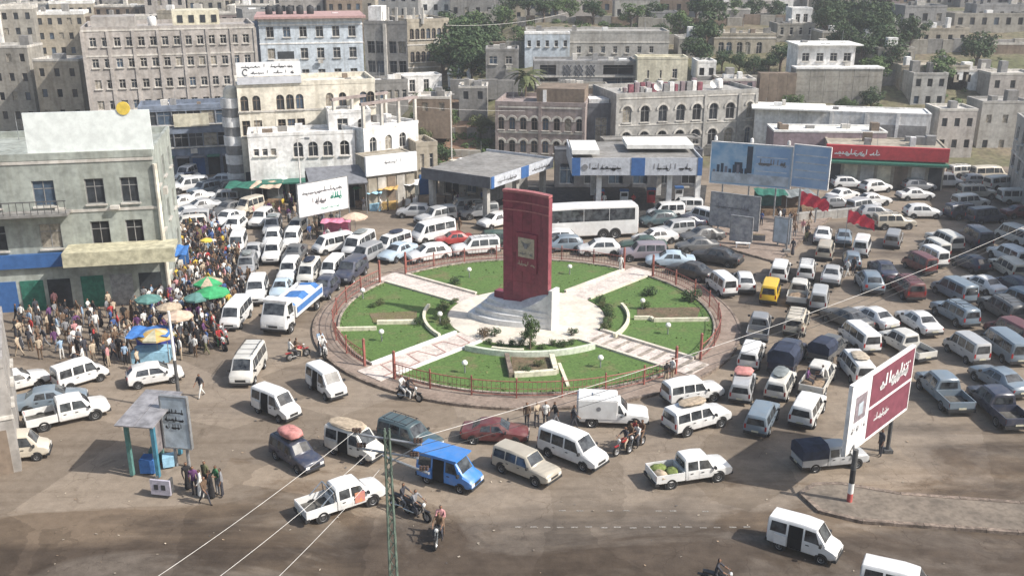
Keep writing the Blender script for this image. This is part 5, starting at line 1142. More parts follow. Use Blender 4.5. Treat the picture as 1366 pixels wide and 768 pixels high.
ST['van'] = [(-2.3, .45, 1.02, 1.80, .80, .66), (-2.22, .3, 1.02, 1.90, .86, .72), (0, .3, 1.02, 1.95, .87, .73), (.75, .3, 1.02, 1.90, .87, .72), (1.40, .3, 1.0, 1.13, .87, .78), (2.05, .3, .88, .97, .85, .75), (2.3, .4, .70, .76, .78, .68)]
proto('van', ST['van'], (-1.35, 1.45), .32, [(-2.1, -1.2, -2.05, -1.2), (-1.1, -.18, -1.1, -.18), (-.06, 1.05, -.06, .72)], (1.40, .75, .10, .93), rear_win=(-2.32, 1.08, 1.72, .66, .55), doors=[(-1.1, -.15), (-.06, 1.1)], lights=((2.25, .60, .66, .34, .2), (-2.32, .74, .8, .12, .36)), H=1.95)
ST['microvan'] = [(-1.85, .45, 1.0, 1.70, .67, .56), (-1.79, .3, 1.0, 1.79, .72, .61), (0, .3, 1.0, 1.87, .74, .63), (.72, .3, 1.0, 1.82, .74, .61), (1.24, .3, .98, 1.08, .73, .63), (1.66, .3, .84, .92, .71, .62), (1.83, .38, .68, .74, .65, .57)]
mv = dict(axles=(-1.1, 1.12), rw=.28, wins=[(-1.68, -.82, -1.64, -.82), (-.70, .06, -.70, .06), (.16, .98, .16, .70)], ws=(1.24, .72, .10, .93), rear_win=(-1.87, 1.06, 1.62, .54, .46), lights=((1.78, .48, .62, .3, .18), (-1.87, .60, .72, .11, .32)))
proto('microvan', ST['microvan'], doors=[(-.70, .08), (.14, .95)], H=1.85, **mv)
proto('microvan_open', ST['microvan'], doors=[(.14, .95)], open_door=(-.70, .06), H=1.85, **mv)
def canopy_extra(c):
    return [('roof_cover', MB().box(-1.95, .95, -.80, .80, 1.88, 1.97).mesh('roof_cover', 'paint_white'), 'PAINT', -1, None, 0)]
proto('microvan_cover', ST['microvan'], doors=[(.14, .95)], open_door=(-.70, .06), H=1.9, extra=canopy_extra, **mv)
def bed(x0, x1, W, z0, z1, bar=False):
    def f(c):
        b = MB(); t = .05
        b.box(x0, x1, -W, W, z0, z0 + .08); b.box(x0, x1, -W, -W + t, z0 + .08, z1); b.box(x0, x1, W - t, W, z0 + .08, z1); b.box(x0, x0 + t, -W + t, W - t, z0 + .08, z1); b.box(x1 - t, x1, -W + t, W - t, z0 + .08, z1)
        P = [('cargo_bed', b.mesh('cargo_bed', 'paint_white'), 'PAINT', -1, None, 0)]
        P.append(('bed_floor', MB().box(x0 + t, x1 - t, -W + t, W - t, z0 + .081, z0 + .11).mesh('bed_floor', 'bed_liner'), None, 0 + 0, None, 0))
        P.append(('tailgate', MB().box(x0 - .03, x0 - .002, -W + .06, W - .06, z0 + .1, z1 - .03).mesh('tailgate', 'paint_white'), 'PAINT', -1, None, 0))
        if bar:
            b = MB()
            for y in (-W + .08, W - .08): b.path([(x1 - .1, y, z1), (x1 - .15, y, z1 + .65), (x1 - .95, y, z1)], .035, 6)
            b.tube((x1 - .15, -W + .08, z1 + .65), (x1 - .15, W - .08, z1 + .65), .035, .035, 6); P.append(('roll_bar', b.mesh('roll_bar', 'chrome', smooth=40), None, -1, None, 0))
        return P
    return f
ST['pickup'] = [(-.60, .40, 1.0, 1.66, .86, .66), (-.52, .36, 1.02, 1.74, .88, .68), (.3, .36, 1.02, 1.78, .88, .68), (.98, .36, 1.02, 1.72, .88, .66), (1.50, .36, 1.0, 1.11, .88, .77), (2.3, .36, .95, 1.04, .86, .74), (2.52, .42, .86, .93, .82, .7), (2.6, .52, .76, .82, .75, .64)]
pk = dict(axles=(-1.55, 1.62), rw=.36, wins=[(-.45, .22, -.42, .22), (.32, 1.22, .32, .92)], ws=(1.50, .98, .12, .93), rear_win=(-.615, 1.1, 1.55, .6, .52), doors=[(-.42, .24), (.30, 1.28)], lights=((2.56, .60, .68, .3, .18), (-2.55, .80, .68, .12, .3)))
def wheels_fix(kind):
    P, H = PROTO[kind]; out = []
    for it in P:
        if it[0] in ('wheel', 'wheel_arch') and it[4][0] < -1: it = (*it[:4], (it[4][0], math.copysign(.80 if it[0] == 'wheel' else .865, it[4][1]), it[4][2]), it[5])
        if it[0] in ('rear_bumper', 'number_plate'): 
            me = it[1]; me.transform(Matrix.Translation((-1.98, 0, 0)))
        out.append(it)
    PROTO[kind] = (out, H)
proto('pickup', ST['pickup'], H=1.75, extra=bed(-2.55, -.66, .88, .5, 1.04), **pk); wheels_fix('pickup')
proto('pickup_bar', ST['pickup'], H=1.75, extra=bed(-2.55, -.66, .88, .5, 1.04, True), **pk); wheels_fix('pickup_bar')
def tarp_extra(c):
    P = bed(-2.55, -.66, .88, .5, 1.04)(c); b = MB()
    pts = [(-2.6, .93, 1.06), (-2.6, .93, 1.75), (-2.6, .55, 2.05), (-2.6, -.55, 2.05), (-2.6, -.93, 1.75), (-2.6, -.93, 1.06)]
    q = [(-.62, y, z) for _, y, z in pts]
    for i in range(5): b.quad(pts[i], pts[i + 1], q[i + 1], q[i])
    b.poly(pts); b.poly(q[::-1]); P.append(('tarpaulin', b.mesh('tarpaulin', 'tarp_navy'), None, -1, None, 0)); return P
proto('pickup_tarp', ST['pickup'], H=1.9, extra=tarp_extra, **pk); wheels_fix('pickup_tarp')
# coach
ST['coach'] = [(-6.0, .5, 1.7, 3.1, 1.15, 1.05), (-5.9, .38, 1.75, 3.3, 1.25, 1.15), (0, .38, 1.75, 3.38, 1.25, 1.15), (5.3, .38, 1.75, 3.3, 1.25, 1.15), (5.75, .38, 1.5, 2.5, 1.24, 1.12), (5.95, .4, 1.2, 1.45, 1.22, 1.1), (6.02, .5, 1.0, 1.15, 1.15, 1.05)]
proto('coach', ST['coach'], (-3.6, -2.4, 3.4), .5, [(-5.6, -3.0, -5.6, -3.0), (-2.95, -.4, -2.95, -.4), (-.35, 2.2, -.35, 2.2), (2.3, 4.4, 1.7, 4.4), (4.6, 5.3, 4.4, 5.15)], (5.95, 5.3, .05, .9), rear_win=(-6.03, 2.0, 2.9, .9, .8), doors=[(4.4, 5.2)], lights=((5.99, .9, .75, .4, .22), (-6.03, 1.0, .9, .2, .5)), H=3.2)
# lorry: forward cab and a long dropside body loaded with blue and white sheets
ST['lorry'] = [(2.0, .55, 1.5, 2.45, 1.08, .95), (2.08, .5, 1.5, 2.55, 1.12, 1.0), (3.1, .5, 1.5, 2.55, 1.12, 1.0), (3.62, .5, 1.42, 1.62, 1.1, 1.02), (3.75, .5, 1.1, 1.2, 1.1, 1.02), (3.82, .6, .9, 1.0, 1.05, .98)]
def lorry_extra(c):
    b = MB(); x0, x1, W = -3.8, 1.85, 1.15
    b.box(x0, x1, -W, W, .95, 1.1)
    for a, d, e, f in ((x0, x1, -W, -W + .07), (x0, x1, W - .07, W), (x0, x0 + .07, -W + .07, W - .07), (x1 - .07, x1, -W + .07, W - .07)): b.box(a, d, e, f, 1.1, 1.95)
    P = [('cargo_body', b.mesh('cargo_body', 'paint_white'), 'PAINT', -1, None, 0)]
    for k in range(8):
        x = lerp(x0 + .3, x1 - .3, k / 7)
        P.append(('body_rib', MB().box(x - .05, x + .05, -W - .04, -W, .95, 1.97).mesh('body_rib', 'paint_white'), 'PAINT', -1, None, 0))
    P.append(('side_stripe', MB().box(x0 + .2, x1 - .2, -W - .045, -W - .042, 1.25, 1.75).mesh('side_stripe', 'truck_blue'), None, -1, None, 0)); P.append(('side_stripe', MB().box(x0 + .2, x1 - .2, W + .042, W + .045, 1.25, 1.75).mesh('side_stripe', 'truck_blue'), None, -1, None, 0))
    b = MB(); n = 12
    prev = None
    for k in range(n + 1):
        x = lerp(x0 + .15, x1 - .1, k / n); z = 1.98 + .12 * math.sin(k * 1.3) ; cur = [(x, -1.0, 1.7), (x, -.55, z), (x, .5, z + .1), (x, 1.0, 1.75)]
        if prev:
            for j in range(3): b.quad(prev[j], cur[j], cur[j + 1], prev[j + 1], (k // 3) % 2)
        prev = cur
    P.append(('load_sheet', b.mesh('load_sheet', ['truck_blue', 'w_white'], fix=False), None, -1, None, 0))
    P.append(('roof_visor', MB().box(2.2, 3.15, -1.0, 1.0, 2.58, 2.78).mesh('roof_visor', 'w_white'), None, -1, None, 0))
    P.append(('chassis', MB().box(x0 + .2, 3.2, -.45, .45, .6, .95).mesh('chassis', 'plastic_black'), None, -1, None, 0)); return P
proto('lorry', ST['lorry'], (-2.6, 2.85), .46, [(2.2, 3.1, 2.2, 3.05)], (3.62, 3.1, .08, .92), doors=[(2.2, 3.15)], lights=((3.8, .8, .75, .34, .22), (-3.82, .9, .85, .2, .2)), H=2.5, extra=lorry_extra)
FARSKIP = {'handle', 'door', 'number_plate', 'mirror'}
VEH = []
NAMES = {'sedan': ('sedan_car', 'car'), 'hatch': ('hatchback_car', 'car'), 'suv': ('off_road_car', 'car'), 'wagon': ('estate_car', 'car'), 'box_wagon': ('box_bodied_car', 'car'), 'minibus': ('minibus', 'minibus'), 'minibus_rack': ('minibus', 'minibus'), 'van': ('passenger_van', 'van'), 'microvan': ('small_van', 'van'), 'microvan_open': ('small_van', 'van'),
         'microvan_cover': ('small_van', 'van'), 'pickup': ('pickup_truck', 'pickup'), 'pickup_bar': ('pickup_truck', 'pickup'), 'pickup_tarp': ('pickup_truck', 'pickup'), 'coach': ('coach_bus', 'bus'), 'lorry': ('dropside_lorry', 'truck')}
SIZE = {'sedan': (2.3, .92), 'hatch': (2.02, .9), 'suv': (2.45, .97), 'wagon': (2.45, .97), 'box_wagon': (2.52, .98), 'minibus': (2.42, .93), 'minibus_rack': (2.42, .93), 'van': (2.38, .93), 'microvan': (1.92, .8), 'microvan_open': (1.92, .84), 'microvan_cover': (2.02, .84), 'pickup': (2.66, .94), 'pickup_bar': (2.66, .94), 'pickup_tarp': (2.68, .96), 'coach': (6.1, 1.3), 'lorry': (3.9, 1.22)}
SPEC = []
def vehicle(kind, paint, px, py, dx, dy, label, group=None, s=1.0):
    zc = PROTO[kind][1] * .5 * s; c = at(px, py, zc)
    s *= min(1, max(0, (c.y - 50) / 38)) * .13 + .87 + (.03 if kind.startswith('micro') and c.y < 60 else 0); zc = PROTO[kind][1] * .5 * s
    c = at(px, py, zc); d = at(px + dx * .3, py + dy * .3, zc) - c
    SPEC.append([kind, paint, c.x, c.y, math.atan2(d.y, d.x), label, group, s])
def corners(q, grow=0.0):
    L, W = SIZE[q[0]]; L = L * q[7] + grow; W = W * q[7] + grow; ca, sa = math.cos(q[4]), math.sin(q[4])
    return [(q[2] + ca * u - sa * w, q[3] + sa * u + ca * w) for u, w in ((-L, -W), (L, -W), (L, W), (-L, W))]
def overlap(p, q):
    if (p[2] - q[2]) ** 2 + (p[3] - q[3]) ** 2 > (SIZE[p[0]][0] + SIZE[q[0]][0] + .5) ** 2: return None
    A, B = corners(p, .04), corners(q, .04); best = None
    for a in (p[4], q[4]):
        for ax in ((math.cos(a), math.sin(a)), (-math.sin(a), math.cos(a))):
            pa = [x * ax[0] + y * ax[1] for x, y in A]; pb = [x * ax[0] + y * ax[1] for x, y in B]
            d = min(max(pa), max(pb)) - max(min(pa), min(pb))
            if d <= 0: return None
            if best is None or d < best[0]: best = (d, ax if sum(pa) < sum(pb) else (-ax[0], -ax[1]))
    return best
def settle(n=120):
    """nudge bumper-to-bumper neighbours apart until none touch, and keep all off the roundabout kerb"""
    for it in range(n):
        moved = False
        for i, p in enumerate(SPEC):
            for q in SPEC[:i]:
                o = overlap(p, q)
                if not o: continue
                moved = True; d, ax = o; wp = .5; 
                if p[0] in ('coach', 'lorry'): wp = .1
                if q[0] in ('coach', 'lorry'): wp = .9
                p[2] -= ax[0] * d * wp * .6; p[3] -= ax[1] * d * wp * .6; q[2] += ax[0] * d * (1 - wp) * .6; q[3] += ax[1] * d * (1 - wp) * .6
            m = min(corners(p), key=lambda c_: (c_[0] - RC.x) ** 2 + (c_[1] - RC.y) ** 2); L = SIZE[p[0]][0] * p[7]
            near = min(((p[2] + math.cos(p[4]) * L * t - RC.x) ** 2 + (p[3] + math.sin(p[4]) * L * t - RC.y) ** 2) ** .5 for t in (-1, -.5, 0, .5, 1)) - SIZE[p[0]][1]
            rr = min(near, ((m[0] - RC.x) ** 2 + (m[1] - RC.y) ** 2) ** .5)
            if rr < RK + .22:
                dd = Vector((p[2] - RC.x, p[3] - RC.y)).normalized() * (RK + .25 - rr); p[2] += dd.x; p[3] += dd.y; moved = True
        if not moved: break
def fill(poly_px, n, kinds, paints, heading, spread, label, group, seed):
    """more vehicles of the same traffic where the street goes on"""
    r_ = random.Random(seed); poly = [tuple(at(x, y, .8).to_2d()) for x, y in poly_px]; xs = [p[0] for p in poly]; ys = [p[1] for p in poly]; k = tries = 0
    while k < n and tries < 900:
        tries += 1; x, y = r_.uniform(min(xs), max(xs)), r_.uniform(min(ys), max(ys)); inn = False; j = len(poly) - 1
        for i in range(len(poly)):
            (xi, yi), (xj, yj) = poly[i], poly[j]
            if (yi > y) != (yj > y) and x < (xj - xi) * (y - yi) / (yj - yi) + xi: inn = not inn
            j = i
        if not inn: continue
        kd, pt = r_.choice(kinds), r_.choice(paints); q = [kd, pt, x, y, R(heading + r_.uniform(-spread, spread)), label.format(paint={'offwhite': 'off-white', 'darkgrey': 'charcoal', 'lightblue': 'pale blue', 'bluegrey': 'blue-grey'}.get(pt, pt), kind=NAMES[kd][0].replace('_', ' ')), group, r_.uniform(.88, .98)]
        if any(overlap(q, p) for p in SPEC): continue
        SPEC.append(q); k += 1
def make_vehicle(kind, paint, x, y, ang, label, group, s):
    P, H = PROTO[kind]; c = Vector((x, y, 0)); nm, cat = NAMES[kind]
    root = thing(nm, label, cat, (c.x, c.y, 0.0), ang, group); root.scale = (s, s, s)
    far = c.y > 84; objs = []
    for (n, me, mt, par, loc, rz) in P:
        if far and n in FARSKIP: objs.append(None); continue
        if n in ('number_plate',) and c.y > 70: objs.append(None); continue
        if par >= 0 and objs[par] is None: objs.append(None); continue
        o = link(n, me, root if par < 0 else objs[par], loc, rz); objs.append(o)
        if mt == 'PAINT':
            o.material_slots[0].link = 'OBJECT'; o.material_slots[0].material = M('paint_' + paint)
    VEH.append((root, c, ang, kind)); return root
V = vehicle
g1, g2, g3, g4 = 'vehicles circling the near side', 'vehicles waiting on the right', 'vehicles in the jam at left', 'vehicles behind the roundabout'
# near side
V('microvan_open', 'white', 1074, 714, 75, 24, 'clean white small van with its side door open at the lower right', g1)
V('microvan', 'white', 1202, 778, 75, 20, 'white small van cut off by the lower right corner', g1)
r = V('pickup', 'white', 919, 622, 80, -12, 'white double-cab pickup with green sacks in its bed', g1)
V('van', 'white', 764, 594, 62, 24, 'white passenger van in front of the beige estate car', g1)
V('wagon', 'beige', 702, 617, 62, 24, 'beige estate car between the blue van and the white van', g1, .92)
V('microvan_cover', 'blue', 600, 624, 62, 18, 'bright blue small van with overhanging blue roof cover', g1, 1.05)
V('sedan', 'maroon', 660, 573, 50, 2, 'dark maroon saloon close to the front kerb', g1)
V('suv', 'teal', 547, 579, 52, 18, 'dark slate off-road car left of the maroon saloon', g1, .95)
V('microvan_open', 'offwhite', 473, 588, 60, 20, 'off-white small van with open door and cloth on its roof', g1, 1.05)
V('pickup_bar', 'white', 455, 660, 80, -26, 'white pickup with chrome roll bar and painted door behind the power pole', g1)
V('suv', 'navy', 395, 602, 52, 32, 'dark navy off-road car with a pink bundle on the roof', g1, .88)
V('microvan_open', 'white', 368, 536, 56, 24, 'white small van with open side door on the left carriageway', g1)
V('microvan_open', 'white', 435, 507, 46, 32, 'white small van nosing towards the left kerb of the roundabout', g1)
V('minibus_rack', 'offwhite', 331, 484, -28, 42, 'dusty off-white minibus driving down the left carriageway', g1)
V('box_wagon', 'white', 818, 547, 80, 3, 'white box-bodied vehicle with round side badge by the front railing', g1)
V('wagon', 'white', 930, 553, 75, -20, 'white estate car with roof bars right of the box-bodied vehicle', g1)
V('wagon', 'white', 926, 519, 62, -10, 'white car with black rear glass close behind the white estate', g1, .92)
V('pickup_tarp', 'silver', 1108, 604, 40, -4, 'silver pickup with dark canvas hood beside the right billboard', g1, .9)
V('hatch', 'white', 206, 497, 60, -10, 'white car half hidden behind the left shelter', g1)
# right side queue, seen from behind
V('wagon', 'bluegrey', 1017, 552, 16, -30, 'blue-grey estate car last in the inner lane of the right queue', g2, .92)
V('wagon', 'white', 1078, 541, 18, -30, 'white off-roader at the tail of the right queue beside the open pickup', g2, .95)
V('wagon', 'offwhite', 1043, 507, 16, -30, 'off-white estate car with grey roof in the right queue', g2, .9)
V('wagon', 'silver', 989, 511, 8, -30, 'silver car with a red roof bundle next to the right kerb', g2, .88)
V('wagon', 'white', 1003, 469, 12, -30, 'white upright car right behind the grey pickup beside the roundabout', g2, .9)
V('pickup', 'grey', 1013, 433, 7, -30, 'grey pickup near the right edge of the roundabout', g2, .95)
V('suv', 'cream', 1063, 425, 10, -30, 'cream off-road car with bumper clutter in the middle of the right queue', g2, .95)
V('pickup_tarp', 'navy', 1063, 474, 20, -30, 'navy covered pickup in the thick of the right queue', g2, 1.05)
V('pickup_tarp', 'darkgrey', 1101, 459, 26, -20, 'charcoal covered pickup beside the navy one', g2, .9)
V('pickup', 'offwhite', 1092, 500, 18, -30, 'pickup with open tan bed carrying passengers in the right queue', g2)
V('minibus', 'white', 1142, 487, -22, -26, 'white minibus next to the top of the right billboard', g2, .9)
V('minibus', 'white', 1141, 447, -26, -20, 'white minibus with dark shaded side farther up the right edge', g2, .9)
V('sedan', 'white', 1158, 422, -30, -14, 'white saloon at the right edge beyond the minibuses', g2)
V('sedan', 'darkgrey', 1126, 417, -30, -12, 'charcoal saloon left of the white one at the right edge', g2)
V('microvan', 'silver', 1101, 399, 6, -28, 'silver small van with white roof in the right queue', g2)
V('pickup', 'offwhite', 1068, 387, 7, -28, 'off-white pickup with brown open bed right of the yellow van', g2, .95)
V('microvan', 'yellow', 1028, 386, 10, -28, 'yellow small van seen from behind at the right corner of the square', g2)
V('wagon', 'white', 1041, 358, 10, -28, 'white estate car just ahead of the yellow small van', g2, .88)
V('hatch', 'white', 972, 373, -8, -24, 'white hatchback just beyond the right railing', g2)
V('microvan', 'white', 936, 371, -24, -18, 'white small van brushing the back right railing', g2)
V('suv', 'white', 1076, 357, 5, -28, 'white off-roader with spare wheel ahead of the pickups', g2, .85)
V('sedan', 'silver', 1110, 364, 8, -28, 'silver saloon with white roof in the outer right lane', g2)
V('hatch', 'bluegrey', 1160, 373, -16, -24, 'rounded blue-grey hatchback at the right edge', g2, 1.1)
V('sedan', 'navy', 1178, 358, -20, -20, 'navy saloon cut by the right edge of the road', g2)
V('wagon', 'beige', 1101, 331, 8, -24, 'brownish beige estate car heading away on the right road', g2, .85)
V('microvan', 'white', 1150, 326, 10, -24, 'white small van alone on the right road', g2)
V('wagon', 'grey', 1192, 316, 10, -24, 'grey estate car on the far right road', g2, .85)
V('wagon', 'silver', 1152, 273, 40, -6, 'silver-white off-roader parked before the right shops', g2, .85)
V('sedan', 'white', 1124, 259, 40, -8, 'white saloon parked left of the silver-white off-roader', g2)
V('sedan', 'grey', 1146, 237, 40, 0, 'grey saloon parked nearest the red-signed shops', g2)
V('hatch', 'white', 1168, 248, 40, -4, 'white hatchback parked behind the off-roader at right', g2)
# behind the roundabout
V('coach', 'white', 777, 303, -60, 3, 'long white coach behind the monument', g4)
V('sedan', 'lightblue', 843, 341, -40, -1, 'pale blue saloon behind the back right railing', g4)
V('sedan', 'green', 838, 327, -40, 0, 'dark green saloon behind the pale blue one', g4)
V('wagon', 'mauve', 782, 341, -40, 1, 'grey-mauve estate car against the back railing right of the monument', g4, .92)
V('hatch', 'white', 787, 327, -40, 1, 'white hatchback between the coach and the mauve estate', g4)
V('hatch', 'bluegrey', 741, 342, -40, 2, 'blue-grey hatchback just right of the monument', g4)
V('hatch', 'white', 742, 322, -40, 2, 'white hatchback by the nose of the coach', g4, 1.05)
V('sedan', 'black', 880, 356, -40, -10, 'black saloon along the back right railing', g4)
V('sedan', 'black', 933, 340, -40, -6, 'black saloon alone outside the back right curve', g4, 1.05)
V('sedan', 'darkgrey', 930, 313, -40, 4, 'charcoal saloon right of the white saloon behind the coach', g4)
V('sedan', 'white', 877, 316, -40, 4, 'white saloon at the tail of the coach', g4)
V('wagon', 'silver', 900, 304, -40, 4, 'silver estate car just above the white saloon behind the coach', g4, .85)
V('hatch', 'teal', 881, 293, -40, 3, 'dark teal hatchback among the cars behind the coach', g4)
V('van', 'white', 888, 280, -40, 2, 'white van farthest back by the right canopy column', g4, .85)
V('van', 'white', 934, 287, -30, -8, 'white van beside the banner fence', g4, .85)
V('sedan', 'navy', 914, 293, -40, 3, 'navy saloon between the two white vans by the filling station', g4, .95)
V('suv', 'white', 613, 341, -46, 4, 'white off-road car along the back left railing', g4, .95)
V('hatch', 'white', 562, 346, -40, 6, 'white hatchback left of the white off-road car at the back railing', g4, 1.05)
V('minibus', 'white', 579, 308, -46, 10, 'white minibus crossing behind the back left railing', g4)
V('wagon', 'silver', 581, 287, -42, 8, 'silver estate car behind the white minibus', g4, .95)
V('wagon', 'green', 652, 321, -40, 1, 'dark green estate car left of the monument', g4, .88)
V('hatch', 'white', 661, 293, -36, 8, 'white hatchback peeping out left of the monument', g4)
V('sedan', 'red', 604, 317, -40, 4, 'small red car half hidden by the white off-road car', g4, .85)
V('sedan', 'lightblue', 532, 338, -34, 14, 'pale blue saloon left of the white hatchback', g4)
V('minibus', 'white', 521, 323, -36, 12, 'white minibus in the back left gap', g4, .82)
V('wagon', 'grey', 497, 343, -34, 16, 'grey estate car with roof clutter in the back left queue', g4, .9)
V('wagon', 'navy', 474, 362, -30, 22, 'navy estate car along the left railing', g4, .95)
V('hatch', 'navy', 452, 380, -26, 26, 'navy hatchback leading along the left railing', g4)
V('minibus', 'white', 478, 330, -32, 20, 'long white minibus slanting behind the navy estate', g4, .95)
V('minibus', 'white', 447, 333, -34, 8, 'white minibus with green-tinted glass at the edge of the left jam', g4, .85)
# jam at left, coming towards the viewer
V('lorry', 'white', 393, 407, -34, 28, 'white lorry with blue and white load coming down the left side', g3)
V('minibus', 'white', 315, 416, -22, 26, 'white minibus beside the motorcycle crowd', g3, .92)
V('wagon', 'white', 351, 385, -8, 26, 'white off-roader right of the crowd ahead of the jam', g3, .95)
V('wagon', 'grey', 356, 352, -8, 26, 'grey off-roader in the jam behind the white one', g3, .92)
V('wagon', 'white', 387, 362, -14, 24, 'white estate car right behind the lorry', g3, .88)
V('minibus', 'offwhite', 412, 361, -16, 22, 'off-white minibus right of the white estate in the jam', g3, .85)
V('sedan', 'lightblue', 375, 380, -12, 24, 'pale blue saloon squeezed beside the lorry load', g3, .9)
V('minibus', 'white', 436, 355, -20, 20, 'white minibus at the inner edge of the jam beside the navy estate', g3, .8)
V('wagon', 'white', 378, 336, -10, 22, 'white estate car in the fourth row of the jam', g3, .88)
V('minibus', 'white', 340, 321, -8, 24, 'white minibus at the crowd side of the jam', g3, .85)
V('hatch', 'white', 363, 316, -8, 22, 'white hatchback in the middle of the jam', g3)
V('wagon', 'white', 386, 319, -10, 20, 'white estate car at the outer side of the jam below the white billboard', g3, .85)
V('sedan', 'silver', 362, 333, -8, 22, 'silver saloon in the middle of the jam', g3, .95)
V('sedan', 'darkgrey', 412, 337, -14, 20, 'charcoal saloon in the outer lane of the jam', g3)
V('wagon', 'silver', 361, 302, -8, 18, 'silver estate car behind the white hatchback in the jam', g3, .88)
V('hatch', 'white', 322, 300, -16, 14, 'white hatchback at the back of the jam by the crowd', g3)
V('wagon', 'white', 341, 290, -16, 12, 'white estate car at the far end of the jam', g3, .85)
V('sedan', 'white', 305, 289, -24, 10, 'white saloon in the side street behind the jam', g3)
V('sedan', 'darkgrey', 304, 277, -26, 8, 'charcoal saloon in the side street', g3)
V('microvan', 'cream', 328, 275, -24, 8, 'cream small van parked below the dark shops', g3)
V('sedan', 'silver', 268, 274, -28, 4, 'silver saloon crossing the side street', g3)
V('sedan', 'white', 242, 268, -28, 4, 'white saloon beside the drain pipe of the corner building', g3)
V('sedan', 'white', 265, 263, -28, 4, 'white saloon behind the silver one in the side street', g3, .9)
V('suv', 'bluegrey', 272, 251, -26, 6, 'blue-grey off-roader far up the side street', g3, .85)
V('van', 'white', 248, 230, -20, 10, 'white van farthest up the side street', g3, .85)
V('sedan', 'white', 252, 284, -26, 4, 'white saloon nosing out beside the yellowish awning', g3, .9)
KM, PM = ['sedan', 'hatch', 'wagon', 'suv', 'minibus', 'microvan', 'van', 'pickup'], ['white', 'white', 'offwhite', 'cream', 'silver', 'grey', 'beige', 'bluegrey', 'darkgrey', 'navy', 'maroon']
fill([(235, 240), (300, 235), (330, 268), (300, 300), (250, 300)], 9, ['sedan', 'wagon', 'hatch', 'microvan'], ['white', 'white', 'silver', 'offwhite', 'darkgrey'], 200, 20, '{paint} {kind} in the packed side street at left', g3, 3)
fill([(330, 285), (395, 290), (430, 330), (425, 372), (335, 372)], 12, ['sedan', 'wagon', 'hatch', 'minibus'], ['white', 'white', 'offwhite', 'silver', 'cream'], 262, 8, '{paint} {kind} wedged into the left jam', g3, 4)
fill([(540, 268), (650, 272), (660, 300), (560, 300)], 3, ['hatch', 'sedan', 'wagon'], ['silver', 'white', 'grey'], 195, 15, '{paint} {kind} on the dusty forecourt left of the monument', g4, 5)
fill([(860, 272), (945, 272), (950, 330), (890, 330)], 4, ['sedan', 'hatch', 'wagon'], ['silver', 'white', 'darkgrey'], 185, 12, '{paint} {kind} packed in behind the coach', g4, 6)
fill([(1100, 228), (1180, 226), (1180, 285), (1110, 282)], 6, ['sedan', 'wagon', 'hatch'], ['white', 'silver', 'grey', 'darkgrey'], 8, 10, '{paint} {kind} parked below the red-signed shops', g2, 7)
fill([(1090, 300), (1180, 296), (1180, 350), (1120, 345)], 3, ['sedan', 'wagon', 'hatch'], ['white', 'silver', 'bluegrey'], 75, 8, '{paint} {kind} on the right road beyond the flags', g2, 8)
fill([(1188, 225), (1360, 225), (1366, 300), (1190, 295)], 16, KM, PM, 8, 10, '{paint} {kind} in the car park beyond the right edge', 'vehicles beyond the right edge', 9)
fill([(1188, 310), (1366, 312), (1366, 560), (1230, 540), (1190, 440)], 24, KM, PM, 100, 10, '{paint} {kind} in the queue beyond the right edge', 'vehicles beyond the right edge', 10)
fill([(10, 500), (150, 480), (180, 520), (120, 560), (10, 600)], 5, ['microvan', 'sedan', 'pickup'], PM, 20, 30, '{paint} {kind} standing at the far left edge', 'vehicles beyond the left edge', 11)
settle()
for q in SPEC: make_vehicle(*q)
# what the vehicles carry
def on_vehicle(i): return VEH[i]
def find(lab): 
    for root, c, a, k in VEH:
        if lab in root['label']: return root, c, a
def local(root, a, x, y, z): 
    v = Matrix.Rotation(a, 3, 'Z') @ Vector((x, y, 0)) * root.scale.x; return (root.location.x + v.x, root.location.y + v.y, z * root.scale.x)
def sack_mesh(name, mt, seed, sx, sy, sz):
    r_ = random.Random(seed); b = MB(); n, q = 10, 7
    for j in range(q + 1):
        th = math.pi * j / q
        for i in range(n):
            t = 2 * math.pi * i / n; rr = (abs(math.sin(th)) ** .6) * (1 + r_.uniform(-.12, .12)); b.v.append((sx * rr * math.copysign(abs(math.cos(t)) ** .7, math.cos(t)), sy * rr * math.copysign(abs(math.sin(t)) ** .7, math.sin(t)), sz * (1 - math.cos(th)) * (1 + r_.uniform(-.06, .06))))
    for j in range(q):
        for i in range(n): k = (i + 1) % n; b.f.append((j * n + i, j * n + k, (j + 1) * n + k, (j + 1) * n + i)); b.m.append(0)
    return b.mesh(name, mt, smooth=60)
mat('cloth_tan', (.42, .34, .25), .9, .2, 4); mat('sack_green', (.16, .20, .06), .85, .3, 5); mat('cloth_tan', (.52, .44, .35), .9, .2, 4)
rl = random.Random(12)
for k, (root, c, a, kd) in enumerate(VEH):
    if kd in ('minibus', 'wagon', 'microvan', 'van') and rl.random() < .22 and 'bundle' not in root['label'] and 'edge' not in root['label']:
        z = {'minibus': 2.03, 'wagon': 1.90, 'microvan': 1.90, 'van': 1.98}[kd]; w = rl.choice(['cloth_tan', 'tarp_grey', 'load_tan', 'tarp_navy'])
        tag(link('roof_load', sack_mesh('roof_load', w, k, rl.uniform(.5, .9), rl.uniform(.4, .55), rl.uniform(.06, .16)), None, local(root, a, -.5, 0, z), a), f'{ {"cloth_tan": "tan", "tarp_grey": "grey", "load_tan": "sandy", "tarp_navy": "navy"}[w]} bundle tied on the roof of a {root["label"].split(",")[0]}'.replace('a off', 'an off')[:110].rsplit(' ', 1)[0] if False else f'{ {"cloth_tan": "tan", "tarp_grey": "grey", "load_tan": "sandy", "tarp_navy": "navy"}[w]} load on the {" ".join(root["label"].split()[:10])}', 'load', 'roof loads')
root, c, a = find('green sacks')
